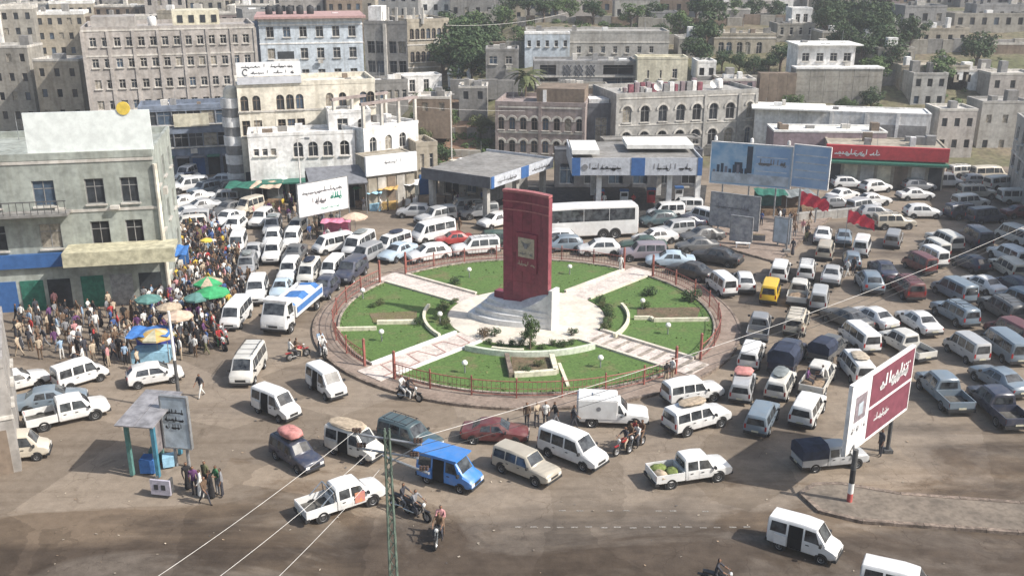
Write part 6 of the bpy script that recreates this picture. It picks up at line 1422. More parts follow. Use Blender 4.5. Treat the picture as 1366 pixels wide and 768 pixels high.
for k, (x, y) in enumerate(((-1.9, .35), (-1.3, -.3), (-2.1, -.4))): tag(link('sack', sack_mesh('sack', ['sack_green', 'sack_green', 'cloth_tan'][k], k, .42, .32, .22), None, local(root, a, x, y, .61), a + k), ['big green sack in the white pickup bed, nearest the cab side', 'green sack lying across the white pickup bed', 'tan sack at the tailgate of the white pickup'][k], 'sack', 'sacks in the pickup bed')
root, c, a = find('pink bundle'); tag(link('bundle', sack_mesh('bundle', 'tarp_pink', 9, .85, .55, .24), None, local(root, a, -.6, 0, 1.98), a), 'large pink wrapped bundle on the dark navy car roof', 'bundle')
root, c, a = find('red roof bundle'); tag(link('bundle', sack_mesh('bundle', 'tarp_pink', 4, .7, .6, .14), None, local(root, a, 0, 0, 1.87), a), 'flat red bundle on the silver car beside the right kerb', 'bundle')
root, c, a = find('cloth on its roof'); tag(link('roof_cloth', sack_mesh('roof_cloth', 'cloth_tan', 6, 1.2, .6, .07), None, local(root, a, -.5, 0, 1.88), a), 'beige folded cloth on the off-white small van roof', 'cloth')
root, c, a = find('open tan bed'); tag(link('cargo_mat', sack_mesh('cargo_mat', 'cargo_tan', 8, .85, .75, .16), None, local(root, a, -1.6, 0, .61), a), 'tan load lying in the open pickup bed in the right queue', 'cargo')
root, c, a = find('brown open bed'); tag(link('cargo_mat', sack_mesh('cargo_mat', 'cargo_tan', 5, .8, .7, .16), None, local(root, a, -1.6, 0, .61), a), 'brown load in the off-white pickup right of the yellow van', 'cargo')
root, c, a = find('roll bar and painted door')
mat('poster_orange', (.55, .26, .12), .6, .3, 3, base2=(.45, .18, .20)); PP = MB().box(-.32, .32, -.02, 0, -.34, .34).obj('door_poster', 'poster_orange', root, (.78, -.905, .95))
# ------------------------------------------------------------------ people
CL = {'white': (.66, .65, .62), 'grey': (.22, .22, .23), 'black': (.022, .021, .023), 'brown': (.13, .085, .055), 'blue': (.05, .09, .22), 'lightblue': (.28, .38, .50), 'red': (.34, .04, .04), 'purple': (.13, .055, .14), 'green': (.05, .16, .07), 'tan': (.38, .30, .20), 'pink': (.50, .25, .25), 'yellow': (.55, .40, .06), 'olive': (.13, .13, .07), 'dark': (.05, .05, .06)}
for k, c in CL.items(): mat('cloth_' + k, c, .9, .15, 9)
BODY = {}
def body_mesh(kind, J, E):
    """one continuous skinned figure: J joints {name: (x, y, z, radius)}, E edges (a, b, material slot)"""
    me = bpy.data.meshes.new('body'); names = list(J); idx = {n: i for i, n in enumerate(names)}
    me.from_pydata([J[n][:3] for n in names], [(idx[a], idx[b]) for a, b, _ in E], [])
    o = bpy.data.objects.new('body_source', me); col.objects.link(o)
    sk = o.modifiers.new('skin', 'SKIN'); sk.use_smooth_shade = True
    for i, n in enumerate(names):
        v = me.skin_vertices[0].data[i]; r = J[n][3]; v.radius = (r, r) if len(J[n]) < 5 else (r, J[n][4]); v.use_root = (n == 'pelvis')
    ss = o.modifiers.new('subdivision', 'SUBSURF'); ss.levels = 1; ss.render_levels = 1
    dg = bpy.context.evaluated_depsgraph_get(); dg.update(); ev = o.evaluated_get(dg)
    out = bpy.data.meshes.new_from_object(ev); out.name = 'person_' + kind
    bpy.data.objects.remove(o); bpy.data.meshes.remove(me)
    # hands: four fingers and a thumb of unequal length, curled; nose and ears on the head
    bm = bmesh.new(); bm.from_mesh(out)
    for lay in ('L', 'R'):
        h, w = Vector(J['hand' + lay][:3]), Vector(J['wrist' + lay][:3]); d = (h - w).normalized(); sgn = 1 if lay == 'L' else -1
        sidev = d.cross(Vector((0, 1, 0))); sidev = sidev.normalized() if sidev.length > .1 else Vector((1, 0, 0))
        for k, L in enumerate((.062, .072, .068, .052, .05)):
            if k < 4: a = h + sidev * (.022 - .015 * k); m1 = a + d * L * .6; e = m1 + (d * .6 + Vector((.5, -sgn * .5, 0))).normalized() * L * .45
            else: a = lerp(w, h, .55) + sidev * .035; m1 = a + (d * .6 + sidev * .6).normalized() * L * .6; e = m1 + d * L * .4
            ring = None
            for c, r in ((a, .010), (m1, .009), (e, .006)):
                u = d.orthogonal().normalized(); q = d.cross(u); nr = [bm.verts.new(c + (u * math.cos(t) + q * math.sin(t)) * r) for t in (0, 1.57, 3.14, 4.71)]
                if ring:
                    for i in range(4): bm.faces.new((ring[i], ring[(i + 1) % 4], nr[(i + 1) % 4], nr[i]))
                ring = nr
            bm.faces.new(ring)
    hd = Vector(J['head'][:3]); r = J['head'][3]
    p = [hd + Vector(v) for v in ((r * .95, 0, .035), (r * .93, .018, -.02), (r * .93, -.018, -.02), (r * 1.22, 0, -.018))]; q = [bm.verts.new(x) for x in p]
    for f in ((0, 1, 3), (0, 3, 2), (1, 2, 3)): bm.faces.new([q[i] for i in f])
    for sgn in (-1, 1):
        q = [bm.verts.new(hd + Vector(v)) for v in ((-.01, sgn * r * .95, .03), (.02, sgn * r * .95, .0), (-.005, sgn * r * .95, -.04), (-.02, sgn * r * 1.18, .01))]
        for f in ((0, 1, 3), (1, 2, 3), (0, 3, 2)): bm.faces.new([q[i] for i in f])
    bm.to_mesh(out); bm.free()
    out.materials.clear()
    for x in ('skin', 'hair', 'cloth_white', 'cloth_dark', 'shoe'): out.materials.append(MATS[x])
    segs = [(Vector(J[a][:3]), Vector(J[b][:3]), (J[a][3] + J[b][3]) / 2, m) for a, b, m in E]
    for poly in out.polygons:
        c = poly.center; best, bm_ = 1e9, 0
        for a, b, r, m in segs:
            t = max(0, min(1, (c - a).dot(b - a) / max(1e-6, (b - a).length_squared))); dd = (c - (a + (b - a) * t)).length - r
            if dd < best: best, bm_ = dd, m
        if bm_ == 0 and (c - hd).length < J['head'][3] * 2:
            rel = c - hd
            if rel.z > .055 or (rel.x < -.015 and rel.z > -.05): bm_ = 1
        poly.material_index = bm_
    out.shade_smooth(); BODY[kind] = out
def pose(kind, legs, arms, hip=.90, lean=0.0, sit=False, skirt=False, robe=False):
    S = math.sin; C = math.cos; J = {}
    J['pelvis'] = (0, 0, hip, .135, .105); J['waist'] = (lean * .3, 0, hip + .16, .125, .095); J['chest'] = (lean * .8, 0, hip + .38, .155, .11); J['neck'] = (lean, 0, hip + .53, .055); J['chin'] = (lean + .012, 0, hip + .60, .062); J['head'] = (lean + .02, 0, hip + .69, .088); J['crown'] = (lean + .01, 0, hip + .765, .06)
    E = [('pelvis', 'waist', 2), ('waist', 'chest', 2), ('chest', 'neck', 2), ('neck', 'chin', 0), ('chin', 'head', 0), ('head', 'crown', 0)]
    for s, L in ((1, 'L'), (-1, 'R')):
        sx, sy, sz = lean * .85, s * .175, hip + .46
        J['sh' + L] = (sx, sy, sz, .062)
        ua, ab, fa = arms[0 if s > 0 else 1]           # upper-arm swing forward, outward, forearm bend
        el = (sx + .29 * S(R(ua)), sy + s * .29 * S(R(ab)), sz - .29 * C(R(ua)) * C(R(ab))); fb = ua + fa
        wr = (el[0] + .25 * S(R(fb)), el[1] - s * .03, el[2] - .25 * C(R(fb))); hd = (wr[0] + .085 * S(R(fb + 5)), wr[1], wr[2] - .085 * C(R(fb + 5)))
        J['el' + L] = (*el, .046); J['wrist' + L] = (*wr, .03); J['hand' + L] = (*hd, .034)
        E += [('chest', 'sh' + L, 2), ('sh' + L, 'el' + L, 2), ('el' + L, 'wrist' + L, 0 if not robe else 2), ('wrist' + L, 'hand' + L, 0)]
        if skirt: continue
        th, kb, out = legs[0 if s > 0 else 1]           # thigh forward, knee bend, splay
        hp = (0, s * .085, hip - .05); kn = (hp[0] + .42 * S(R(th)), hp[1] + s * .42 * S(R(out)), hp[2] - .42 * C(R(th)) * C(R(out))); sb = th - kb
        an = (kn[0] + .40 * S(R(sb)), kn[1], kn[2] - .40 * C(R(sb))); toe = (an[0] + .15, an[1], an[2] - .03)
        J['hip' + L] = (*hp, .088); J['kn' + L] = (*kn, .06); J['an' + L] = (*an, .04); J['toe' + L] = (*toe, .034)
        E += [('pelvis', 'hip' + L, 3), ('hip' + L, 'kn' + L, 3), ('kn' + L, 'an' + L, 3), ('an' + L, 'toe' + L, 4)]
    if skirt:
        J['sk1'] = (0, 0, hip - .3, .17, .15); J['sk2'] = (0, 0, hip - .62, .20, .18); J['sk3'] = (.0, 0, .1, .225, .2); J['foot'] = (.05, 0, .05, .13)
        E += [('pelvis', 'sk1', 3), ('sk1', 'sk2', 3), ('sk2', 'sk3', 3), ('sk3', 'foot', 4)]
    body_mesh(kind, J, E)
dn = [(4, 8, 12), (-4, 8, 14)]
pose('stand', [(3, 3, 2), (-3, 2, 2)], dn)
pose('walk', [(24, 8, 0), (-20, 14, 0)], [(-20, 7, 14), (22, 7, 22)], lean=.03)
pose('stride', [(-16, 18, 0), (20, 6, 0)], [(25, 7, 30), (-22, 7, 16)], lean=.04)
pose('arms', [(2, 2, 4), (0, 2, 4)], [(20, 12, 95), (18, 12, 100)])
pose('robe', [(0, 0, 0), (0, 0, 0)], [(8, 10, 30), (4, 10, 24)], skirt=True, robe=True)
pose('ride', [(68, 78, 16), (68, 78, 16)], [(48, 14, 18), (48, 14, 18)], hip=.86, lean=.10)
pose('pillion', [(72, 70, 18), (72, 70, 18)], [(30, 10, 60), (30, 10, 60)], hip=.90, lean=.02)
pose('sit', [(80, 78, 6), (80, 78, 6)], [(20, 8, 50), (24, 8, 46)], hip=.50, lean=.02)
PEOPLE = []
def person(kind, shirt, trous, x, y, z, ang, label, group=None, s=1.0, hair='hair'):
    o = link('person', BODY[kind], None, (x, y, z), ang); o.scale = (s, s, s)
    for i, m_ in ((1, hair), (2, 'cloth_' + shirt), (3, 'cloth_' + trous)):
        o.material_slots[i].link = 'OBJECT'; o.material_slots[i].material = M(m_)
    return tag(o, label, 'person', group)
def pp(px, py, *a, **k): 
    p = at(px, py, .85 if 'hz' not in k else k.pop('hz')); return p
FEET = {}
for k, me in BODY.items(): FEET[k] = min(v.co.z for v in me.vertices)
def stand(px, py, kind, shirt, trous, deg, label, group=None, z=0.0, s=1.0, hair='hair'):
    p = at(px, py, .85 + z); return person(kind, shirt, trous, p.x, p.y, z - FEET[kind] * s, R(deg), label, group, s, hair)
# ------------------------------------------------------------------ motorcycles
mtm, mrm = wheel_parts(.30, .10)
mat('bike_red', (.33, .025, .025), .35, .1, 4); mat('bike_black', (.03, .03, .032), .35, .1, 4); mat('bike_blue', (.03, .07, .25), .35, .1, 4)
b = MB(); b.path([(-.62, 0, .32), (-.18, 0, .45), (.1, 0, .38), (.38, 0, .78)], .035, 6); b.path([(-.5, .1, .72), (-.1, .08, .5)], .025, 6); b.path([(-.5, -.1, .72), (-.1, -.08, .5)], .025, 6); b.box(-.22, .16, -.13, .13, .28, .56); mb_frame = b.mesh('frame', 'metal_dark')
b = MB(); 
for y in (-.06, .06): b.tube((.66, y, .30), (.40, y, .92), .024, .024, 6)
mb_fork = b.mesh('fork', 'chrome'); mb_bar = MB().path([(.30, .36, 1.05), (.36, .2, 1.02), (.40, 0, .96), (.36, -.2, 1.02), (.30, -.36, 1.05)], .018, 6).mesh('handlebar', 'metal_dark')
mb_tank = sack_mesh('fuel_tank', 'bike_red', 2, .26, .15, .13); mb_seat = MB().prism([(-.75, -.1), (-.1, -.14), (-.1, .14), (-.75, .1)], .76, .84, zt=[.88, .82, .82, .88]).mesh('seat', 'bike_black')
mb_lamp = MB().lathe([(0, 0), (.09, .02), (.1, .1), (.04, .16)], 10).mesh('headlamp', 'headlight'); mb_lamp.transform(Matrix.Translation((.56, 0, .92)) @ Matrix.Rotation(R(-90), 4, 'Y')); mb_ex = MB().tube((-.05, -.16, .34), (-.75, -.2, .36), .03, .05, 8).mesh('exhaust', 'chrome'); mb_fend = MB().box(-.98, -.5, -.07, .07, .62, .66).box(.45, .88, -.06, .06, .62, .65).mesh('mudguard', 'bike_red')
def motorcycle(x, y, ang, label, paint='bike_red', group='motorcycles by the crowd', lean=0.0, z=0.0):
    t = thing('motorcycle', label, 'motorcycle', (x, y, z), ang, group); t.rotation_euler = (lean, 0, ang)
    for n, me in (('frame', mb_frame), ('fork', mb_fork), ('handlebar', mb_bar), ('fuel_tank', mb_tank), ('seat', mb_seat), ('headlamp', mb_lamp), ('exhaust', mb_ex), ('mudguard', mb_fend)):
        o = link(n, me, t, (.12, 0, .68) if n == 'fuel_tank' else None)
        if n in ('fuel_tank', 'mudguard'): o.material_slots[0].link = 'OBJECT'; o.material_slots[0].material = M(paint)
    for xx in (-.66, .68):
        o = link('wheel', mtm, t, (xx, 0, .30)); link('rim', mrm, o)
    return t
def ridden(px, py, dx, dy, label, riders, paint='bike_red', group='motorcycles on the road'):
    c = at(px, py, .7); d = at(px + dx, py + dy, .7) - c; a = math.atan2(d.y, d.x); motorcycle(c.x, c.y, a, label, paint, group)
    for k, (sh, tr, lab) in enumerate(riders):
        off = -.18 - .42 * k; person('ride' if k == 0 else 'pillion', sh, tr, c.x + off * math.cos(a), c.y + off * math.sin(a), -.02 + .02 * k, a, lab, None)
ridden(397, 466, 40, -12, 'small motorcycle on the left carriageway beside the roundabout', [('brown', 'tan', 'rider in brown on the motorcycle left of the roundabout'), ('white', 'dark', 'passenger in white behind the brown-shirted rider')])
ridden(431, 464, 16, 30, 'motorcycle at the left edge of the roundabout pavement', [('white', 'white', 'white-clad rider at the left edge of the roundabout'), ('white', 'grey', 'second white-clad man on the motorcycle at the left pavement edge'), ('lightblue', 'dark', 'third man in pale blue on the crowded motorcycle at left')], 'bike_black')
ridden(585, 705, -10, 26, 'motorcycle carrying two men at the bottom of the picture', [('brown', 'dark', 'rider in brown on the motorcycle nearest the viewer'), ('pink', 'brown', 'passenger in pink on the motorcycle nearest the viewer')], 'bike_black')
ridden(540, 665, 50, 16, 'motorcycle just right of the power pole', [('dark', 'grey', 'dark-clad rider right of the power pole')], 'bike_black')
ridden(556, 674, 50, 22, 'second motorcycle beside the one right of the power pole', [('grey', 'dark', 'grey-shirted rider of the second motorcycle by the power pole')], 'bike_black')
ridden(833, 588, -30, 16, 'motorcycle in front of the white box-bodied vehicle with three men', [('dark', 'tan', 'dark-clad rider below the box-bodied vehicle'), ('brown', 'dark', 'brown-clad passenger below the box-bodied vehicle'), ('red', 'dark', 'third man in red behind the brown-clad passenger')])
ridden(849, 584, -28, 18, 'motorcycle right of the one with three men', [('white', 'dark', 'white-shirted rider right of the three men'), ('brown', 'brown', 'man in brown behind the white-shirted rider')], 'bike_black')
ridden(546, 520, 40, 8, 'motorcycle stopped on the lower left pavement edge', [('black', 'white', 'man in black on the motorcycle at the lower left railing'), ('white', 'white', 'man in white at the lower left railing')], 'bike_black')
ridden(293, 452, 24, 20, 'red motorcycle at the front corner of the crowd', [('red', 'green', 'rider in red at the front corner of the crowd')])
ridden(960, 768, 40, 8, 'motorcycle cut by the bottom edge', [('dark', 'dark', 'dark-clad rider at the bottom edge')], 'bike_black')
ridden(1068, 440, 16, -20, 'motorcycle squeezed among the right queue', [('tan', 'dark', 'tan-clad rider among the right queue')], 'bike_black')
for i, (x, y, kd, sh, tr, d, lab) in enumerate((
    (267, 513, 'walk', 'dark', 'white', 240, 'man in dark jacket and white skirt cloth alone on the left road'),
    (703, 553, 'stand', 'brown', 'dark', 250, 'man in brown at the front kerb, leftmost of four'), (716, 552, 'arms', 'tan', 'dark', 300, 'man in tan at the front kerb, second of four'), (728, 552, 'stand', 'white', 'dark', 270, 'man in white at the front kerb, third of four'), (741, 551, 'walk', 'black', 'grey', 200, 'man in black at the front kerb, rightmost of four'),
    (765, 556, 'walk', 'dark', 'dark', 10, 'man in dark clothes behind the box-bodied vehicle'), (897, 492, 'stand', 'white', 'tan', 220, 'man in white at the lower right garden gate'), (889, 497, 'arms', 'black', 'tan', 300, 'man in black at the lower right garden gate'),
    (249, 634, 'robe', 'black', 'black', 300, 'figure in black robe beside the left noticeboard, leftmost of the group'), (258, 640, 'stand', 'purple', 'dark', 280, 'man in purple in the group by the left noticeboard'), (267, 644, 'robe', 'white', 'white', 200, 'man in white robe in the group by the left noticeboard'), (274, 633, 'stand', 'olive', 'dark', 250, 'man in olive in the group by the left noticeboard'), (281, 645, 'robe', 'black', 'black', 180, 'figure in black robe in the middle of the left group'), (289, 639, 'arms', 'green', 'grey', 230, 'man in green in the group by the left noticeboard'), (295, 643, 'stand', 'grey', 'dark', 200, 'man in grey at the right end of the left group'), (272, 653, 'walk', 'brown', 'dark', 330, 'man in brown in front of the left group'),
    (1131, 357, 'walk', 'white', 'white', 200, 'man in white robe-like clothes between lanes on the right road'), (1139, 355, 'stand', 'black', 'dark', 220, 'man in black beside the white-clad one on the right road'), (1005, 285, 'stand', 'black', 'white', 250, 'man in black and white before the banner fence'), (1016, 292, 'arms', 'blue', 'dark', 230, 'man in blue before the banner fence'), (1058, 329, 'robe', 'dark', 'dark', 230, 'dark figure at the tip of the back pavement'),
    (794, 268, 'stand', 'grey', 'dark', 270, 'man in grey under the wide canopy'), (806, 268, 'stand', 'white', 'dark', 260, 'man in white under the wide canopy'), (845, 268, 'arms', 'red', 'dark', 250, 'man in red under the wide canopy'), (712, 262, 'stand', 'dark', 'dark', 250, 'dark figure beside the angled canopy column'), (633, 282, 'walk', 'white', 'dark', 220, 'man in white on the dusty forecourt left of the monument'), (622, 282, 'stand', 'dark', 'dark', 250, 'man in dark clothes on the forecourt left of the monument'), (613, 300, 'walk', 'brown', 'brown', 250, 'man in brown crossing behind the white minibus'),
    (1176, 590, 'stand', 'dark', 'dark', 200, 'dark figure behind the right billboard'), (828, 352, 'stand', 'white', 'white', 260, 'figure in white at the back railing right of the monument'), (638, 325, 'walk', 'dark', 'dark', 200, 'man walking between the cars left of the monument'), (262, 292, 'walk', 'white', 'tan', 260, 'man in white crossing the side street'), (254, 300, 'stand', 'yellow', 'dark', 240, 'man in yellow at the mouth of the side street'))):
    z = .61 if kd == 'sit' else (.15 if lab.startswith('dark figure at the tip') else 0.0)
    stand(x, y, kd, sh, tr, d, lab, None, z)
root, c, a = find('open tan bed')
for k, (x, y, sh) in enumerate(((-1.9, .45, 'purple'), (-1.0, -.45, 'white'))):
    q = local(root, a, x, y, 0); person('sit', sh, 'dark', q[0], q[1], .66 * root.scale.x - FEET['sit'], a + R(90 if y < 0 else -90), f'passenger in {sh} sitting in the open pickup bed')
# groups and the crowd: spread over the ground they fill, kept apart from each other and from vehicles
taken = []
foot = []
for root, c, a, k in VEH:
    L = {'coach': 6.2, 'lorry': 4.1}.get(k, 2.6) * root.scale.x; foot.append((c.x, c.y, math.cos(a), math.sin(a), L + .25, 1.25 if k not in ('coach', 'lorry') else 1.6))
def clear(x, y, d):
    for fx, fy, ca, sa, L, W in foot:
        u, v = (x - fx) * ca + (y - fy) * sa, -(x - fx) * sa + (y - fy) * ca
        if abs(u) < L and abs(v) < W: return False
    return all((x - a) ** 2 + (y - b_) ** 2 > d * d for a, b_ in taken)
def inside(x, y, poly):
    r_ = False; j = len(poly) - 1
    for i in range(len(poly)):
        (xi, yi), (xj, yj) = poly[i], poly[j]
        if (yi > y) != (yj > y) and x < (xj - xi) * (y - yi) / (yj - yi) + xi: r_ = not r_
        j = i
    return r_
SH_W = ['white'] * 6 + ['grey'] * 5 + ['black'] * 7 + ['brown'] * 4 + ['blue'] * 2 + ['red', 'purple', 'purple', 'tan', 'tan', 'tan', 'pink', 'olive', 'dark', 'dark', 'dark', 'yellow', 'lightblue']
cr = random.Random(99)
def crowd(poly_px, n, d, where, group):
    poly = [tuple(at(x, y, .85).to_2d()) for x, y in poly_px]; xs = [p[0] for p in poly]; ys = [p[1] for p in poly]; k = tries = 0
    while k < n and tries < n * 60:
        tries += 1; x, y = cr.uniform(min(xs), max(xs)), cr.uniform(min(ys), max(ys))
        if not inside(x, y, poly) or not clear(x, y, d): continue
        taken.append((x, y)); sh = cr.choice(SH_W); tr = cr.choice(['dark', 'dark', 'grey', 'brown', 'tan', 'white', 'black', 'olive']); kd = cr.choice(['stand', 'stand', 'walk', 'stride', 'arms', 'arms', 'robe'])
        if kd == 'robe': tr = sh if sh in ('white', 'black', 'brown') else 'black'
        person(kd, sh, tr, x, y, -FEET[kd], cr.uniform(0, 6.28), (f'person in {sh} robe' if kd == 'robe' else f'person in {sh} top and {tr} trousers') + f' { {"stand": "standing", "walk": "walking", "stride": "striding", "arms": "gesturing", "robe": "standing"}[kd]} {where}', group, cr.uniform(.94, 1.04)); k += 1
# parked motorcycles first, in ranks
BK = []
for i in range(30):
    if i < 18: px, py = 205 + (i % 9) * 11 + 4 * (i // 9), 430 + (i // 9) * 16 + (i % 9) * 1.2
    else: px, py = 262 + ((i - 18) % 6) * 8, 418 + ((i - 18) // 6) * 13 + ((i - 18) % 6) * 3
    c = at(px, py, .5)
    if not clear(c.x, c.y, .75): continue
    taken.append((c.x, c.y)); pc = cr.choice(['bike_red', 'bike_black', 'bike_black', 'bike_blue'])
    motorcycle(c.x, c.y, R(cr.uniform(-80, -50)), f'parked {pc[5:]} motorcycle in the rank in front of the crowd', pc, 'motorcycles by the crowd', R(6))

# the packed middle of the market, beyond the people one can pick out: one mass
def crowd_mass(areas, seed):
    r_ = random.Random(seed); vs_, fs, ms = [], [], []; pal = ['skin', 'hair', 'shoe'] + ['cloth_' + k for k in CL]; ci = {k: 3 + i for i, k in enumerate(CL)}
    src = {kd: ([v.co.copy() for v in BODY[kd].vertices], [(tuple(p.vertices), p.material_index) for p in BODY[kd].polygons]) for kd in ('stand', 'walk', 'arms', 'robe')}
    for poly_px, n, d in areas:
        poly = [tuple(at(x, y, .85).to_2d()) for x, y in poly_px]; xs = [p[0] for p in poly]; ys = [p[1] for p in poly]; k = tries = 0
        while k < n and tries < n * 50:
            tries += 1; x, y = r_.uniform(min(xs), max(xs)), r_.uniform(min(ys), max(ys))
            if not inside(x, y, poly) or not clear(x, y, d): continue
            taken.append((x, y)); k += 1; kd = r_.choice(list(src)); V_, F_ = src[kd]; a = r_.uniform(0, 6.28); ca, sa = math.cos(a), math.sin(a); sc = r_.uniform(.93, 1.05); o = len(vs_)
            sh = ci[r_.choice(SH_W)]; tr = ci[r_.choice(['dark', 'grey', 'brown', 'tan', 'white', 'black'])]
            vs_ += [(x + (v.x * ca - v.y * sa) * sc, y + (v.x * sa + v.y * ca) * sc, (v.z - FEET[kd]) * sc) for v in V_]
            for f, m_ in F_: fs.append(tuple(o + i for i in f)); ms.append({0: 0, 1: 1, 2: sh, 3: tr, 4: 2}[m_])
    me = bpy.data.meshes.new('crowd'); me.from_pydata(vs_, [], fs)
    for x in pal: me.materials.append(MATS[x])
    me.polygons.foreach_set('material_index', ms); me.shade_smooth(); stuff(link('crowd', me))
# ------------------------------------------------------------------ stalls, parasols and shelters by the crowd
for k, c in {'tarp_green': (.05, .33, .13), 'tarp_blue': (.05, .16, .42), 'tarp_teal': (.10, .22, .20), 'cloth_beige': (.55, .42, .32), 'cloth_orange': (.52, .34, .12), 'tarp_sky': (.30, .52, .66), 'tarp_red': (.45, .10, .09), 'tarp_violet': (.10, .12, .45), 'tent_pink': (.58, .20, .30), 'tarp_slate': (.16, .18, .20)}.items(): mat(k, c, .8, .15, 2.5)
def parasol(px, py, r, zc, mt, label, n=8, trim=None, cat='parasol'):
    c = at(px, py, zc); t = thing('parasol', label, cat, (c.x, c.y, 0), cr.uniform(0, 1), 'parasols and stall covers by the crowd')
    for i in range(n):
        a0, a1 = 2 * math.pi * i / n, 2 * math.pi * (i + 1) / n; b = MB(); m_ = (a0 + a1) / 2; q = .93
        P = lambda a, f, z: (r * f * math.cos(a), r * f * math.sin(a), zc + z)
        b.poly([P(a0, 1, -.42 * r * .6), P(m_, q, -.36 * r * .6), P(a1, 1, -.42 * r * .6), P(a1, .5, -.1 * r), (0, 0, zc + .12 * r), P(a0, .5, -.1 * r)]) if False else None
        b.quad(P(a0, 1, -.25 * r), P(a1, 1, -.25 * r), P(a1, .5, -.03 * r), P(a0, .5, -.03 * r)); b.poly([P(a0, .5, -.03 * r), P(a1, .5, -.03 * r), (0, 0, zc + .12 * r)])
        b.quad(P(a0, 1, -.25 * r), P(a1, 1, -.25 * r), P(a1, 1.0, -.25 * r - .14), P(a0, 1.0, -.25 * r - .14))
        b.obj('panel', mt if not (trim and i % 2) else trim, t, fix=False)
        MB().tube((0, 0, zc + .05), P(a0, 1, -.25 * r), .012, .012, 4).obj('rib', 'metal_grey', t)
    MB().tube((0, 0, 0), (0, 0, zc + .12 * r), .03, .03, 6).obj('pole', 'metal_grey', t)
    taken.append((c.x, c.y)); return t
parasol(282, 384, 1.35, 2.4, 'tarp_green', 'large green parasol, lower of the two green ones in the crowd'); parasol(277, 371, 1.2, 2.6, 'tarp_green', 'green parasol, upper of the two green ones in the crowd', trim='cloth_tan')
parasol(237, 416, 1.05, 3.0, 'cloth_beige', 'beige parasol near the white pole'); parasol(207, 441, 1.25, 2.2, 'cloth_orange', 'orange and yellow parasol at the left edge of the crowd', trim='awning_yellow'); parasol(197, 394, 1.0, 2.3, 'tarp_teal', 'pale teal parasol at the left edge of the crowd'); parasol(225, 405, .95, 2.2, 'cloth_tan', 'tan parasol above the beige one')
parasol(262, 392, 1.0, 2.2, 'tarp_teal', 'dull teal parasol left of the large green one'); parasol(275, 318, .55, 2.3, 'badge_yellow', 'yellow parasol at the far side of the crowd'); parasol(215, 308, 1.2, 2.3, 'tarp_red', 'faded red parasol below the yellowish awning'); parasol(473, 285, 1.3, 2.2, 'cloth_beige', 'pale beige parasol right of the pink kiosk')
def booth(name, label, px, py, w, d, h, roof, wall, ang=0, cat='stall', goods=(), slope=8):
    c = at(px, py, h * .5); t = thing(name, label, cat, (c.x, c.y, 0), R(ang), 'market stalls')
    for x in (-w / 2, w / 2):
        for y in (-d / 2, d / 2): MB().tube((x, y, 0), (x, y, h), .035, .035, 6).obj('post', 'metal_grey', t)
    n = 6; b = MB()
    for i in range(n):
        x0, x1 = -w / 2 - .15 + (w + .3) * i / n, -w / 2 - .15 + (w + .3) * (i + 1) / n; s0, s1 = .09 * math.sin(i * 2.1), .09 * math.sin((i + 1) * 2.1)
        dz = math.tan(R(slope)) * d; b.quad((x0, -d / 2 - .2, h - s0), (x1, -d / 2 - .2, h - s1), (x1, d / 2 + .1, h + dz + s1), (x0, d / 2 + .1, h + dz + s0))
    b.obj('cover', roof, t, fix=False)
    MB().box(-w / 2, w / 2, d / 2 - .05, d / 2, .1, h).obj('back_cloth', wall, t); MB().box(-w / 2 + .05, w / 2 - .05, -d / 2, d / 2 - .3, .0, .8).obj('counter', 'wood' if not goods else goods, t)
    foot.append((c.x, c.y, math.cos(R(ang)), math.sin(R(ang)), w / 2 + .2, d / 2 + .2)); return t
booth('market_stall', 'stall under a sagging bright blue tarpaulin in the crowd', 233, 352, 2.2, 2.0, 2.2, 'tarp_blue', 'tarp_blue', 10); booth('market_stall', 'stall draped in blue and violet sheets at the left edge', 203, 460, 2.6, 1.8, 2.0, 'tarp_blue', 'tarp_violet', 5, goods='tarp_sky', slope=2)
booth('market_stall', 'green covered stall beside the sky-blue booth', 489, 262, 2.4, 1.8, 2.2, 'tarp_green', 'tarp_teal'); booth('market_stall', 'sky-blue booth below the white sign board', 501, 268, 1.3, 1.2, 2.0, 'tarp_sky', 'tarp_blue', goods='tarp_sky'); booth('market_stall', 'orange-brown round-topped stall beside the sky-blue booth', 519, 264, 1.8, 1.6, 2.3, 'cloth_orange', 'cloth_orange', goods='cloth_orange'); booth('market_stall', 'red and cream covered stall behind the white billboard', 472, 254, 3.0, 2.0, 2.4, 'tarp_red', 'tarp_grey')
booth('market_stall', 'white-topped stall right of the orange-brown one', 543, 258, 2.4, 1.8, 2.4, 'sign_white', 'tarp_grey', goods='sign_white'); booth('pink_kiosk', 'bright pink kiosk between the jam and the white billboard', 449, 306, 2.6, 1.6, 1.9, 'tent_pink', 'tent_pink', 5, goods='tent_pink', slope=-3); booth('market_stall', 'dark green covered stall by the side street', 330, 262, 4, 2, 2.4, 'shutter_green', 'tarp_grey'); booth('market_stall', 'pale canvas stall below the dark shops', 357, 262, 3, 2, 2.4, 'cloth_beige', 'tarp_grey'); booth('market_stall', 'white canvas stall left of the white billboard', 368, 252, 3, 2, 2.6, 'sign_white', 'tarp_grey')
booth('market_stall', 'dark green tent below the blue billboard', 1027, 272, 3.0, 2.0, 2.4, 'shutter_green', 'tarp_teal'); booth('market_stall', 'grey sheeted stall right of the dark green tent', 1062, 272, 3.4, 2.0, 2.2, 'tarp_grey', 'w_brown', 12)
crowd_mass([([(205, 318), (245, 304), (300, 304), (332, 322), (335, 352), (300, 372), (235, 372), (205, 350)], 230, .46), ([(20, 412), (185, 404), (195, 440), (190, 470), (110, 478), (20, 460)], 90, .6), ([(200, 400), (290, 400), (296, 430), (240, 446), (200, 440)], 60, .5)], 17)
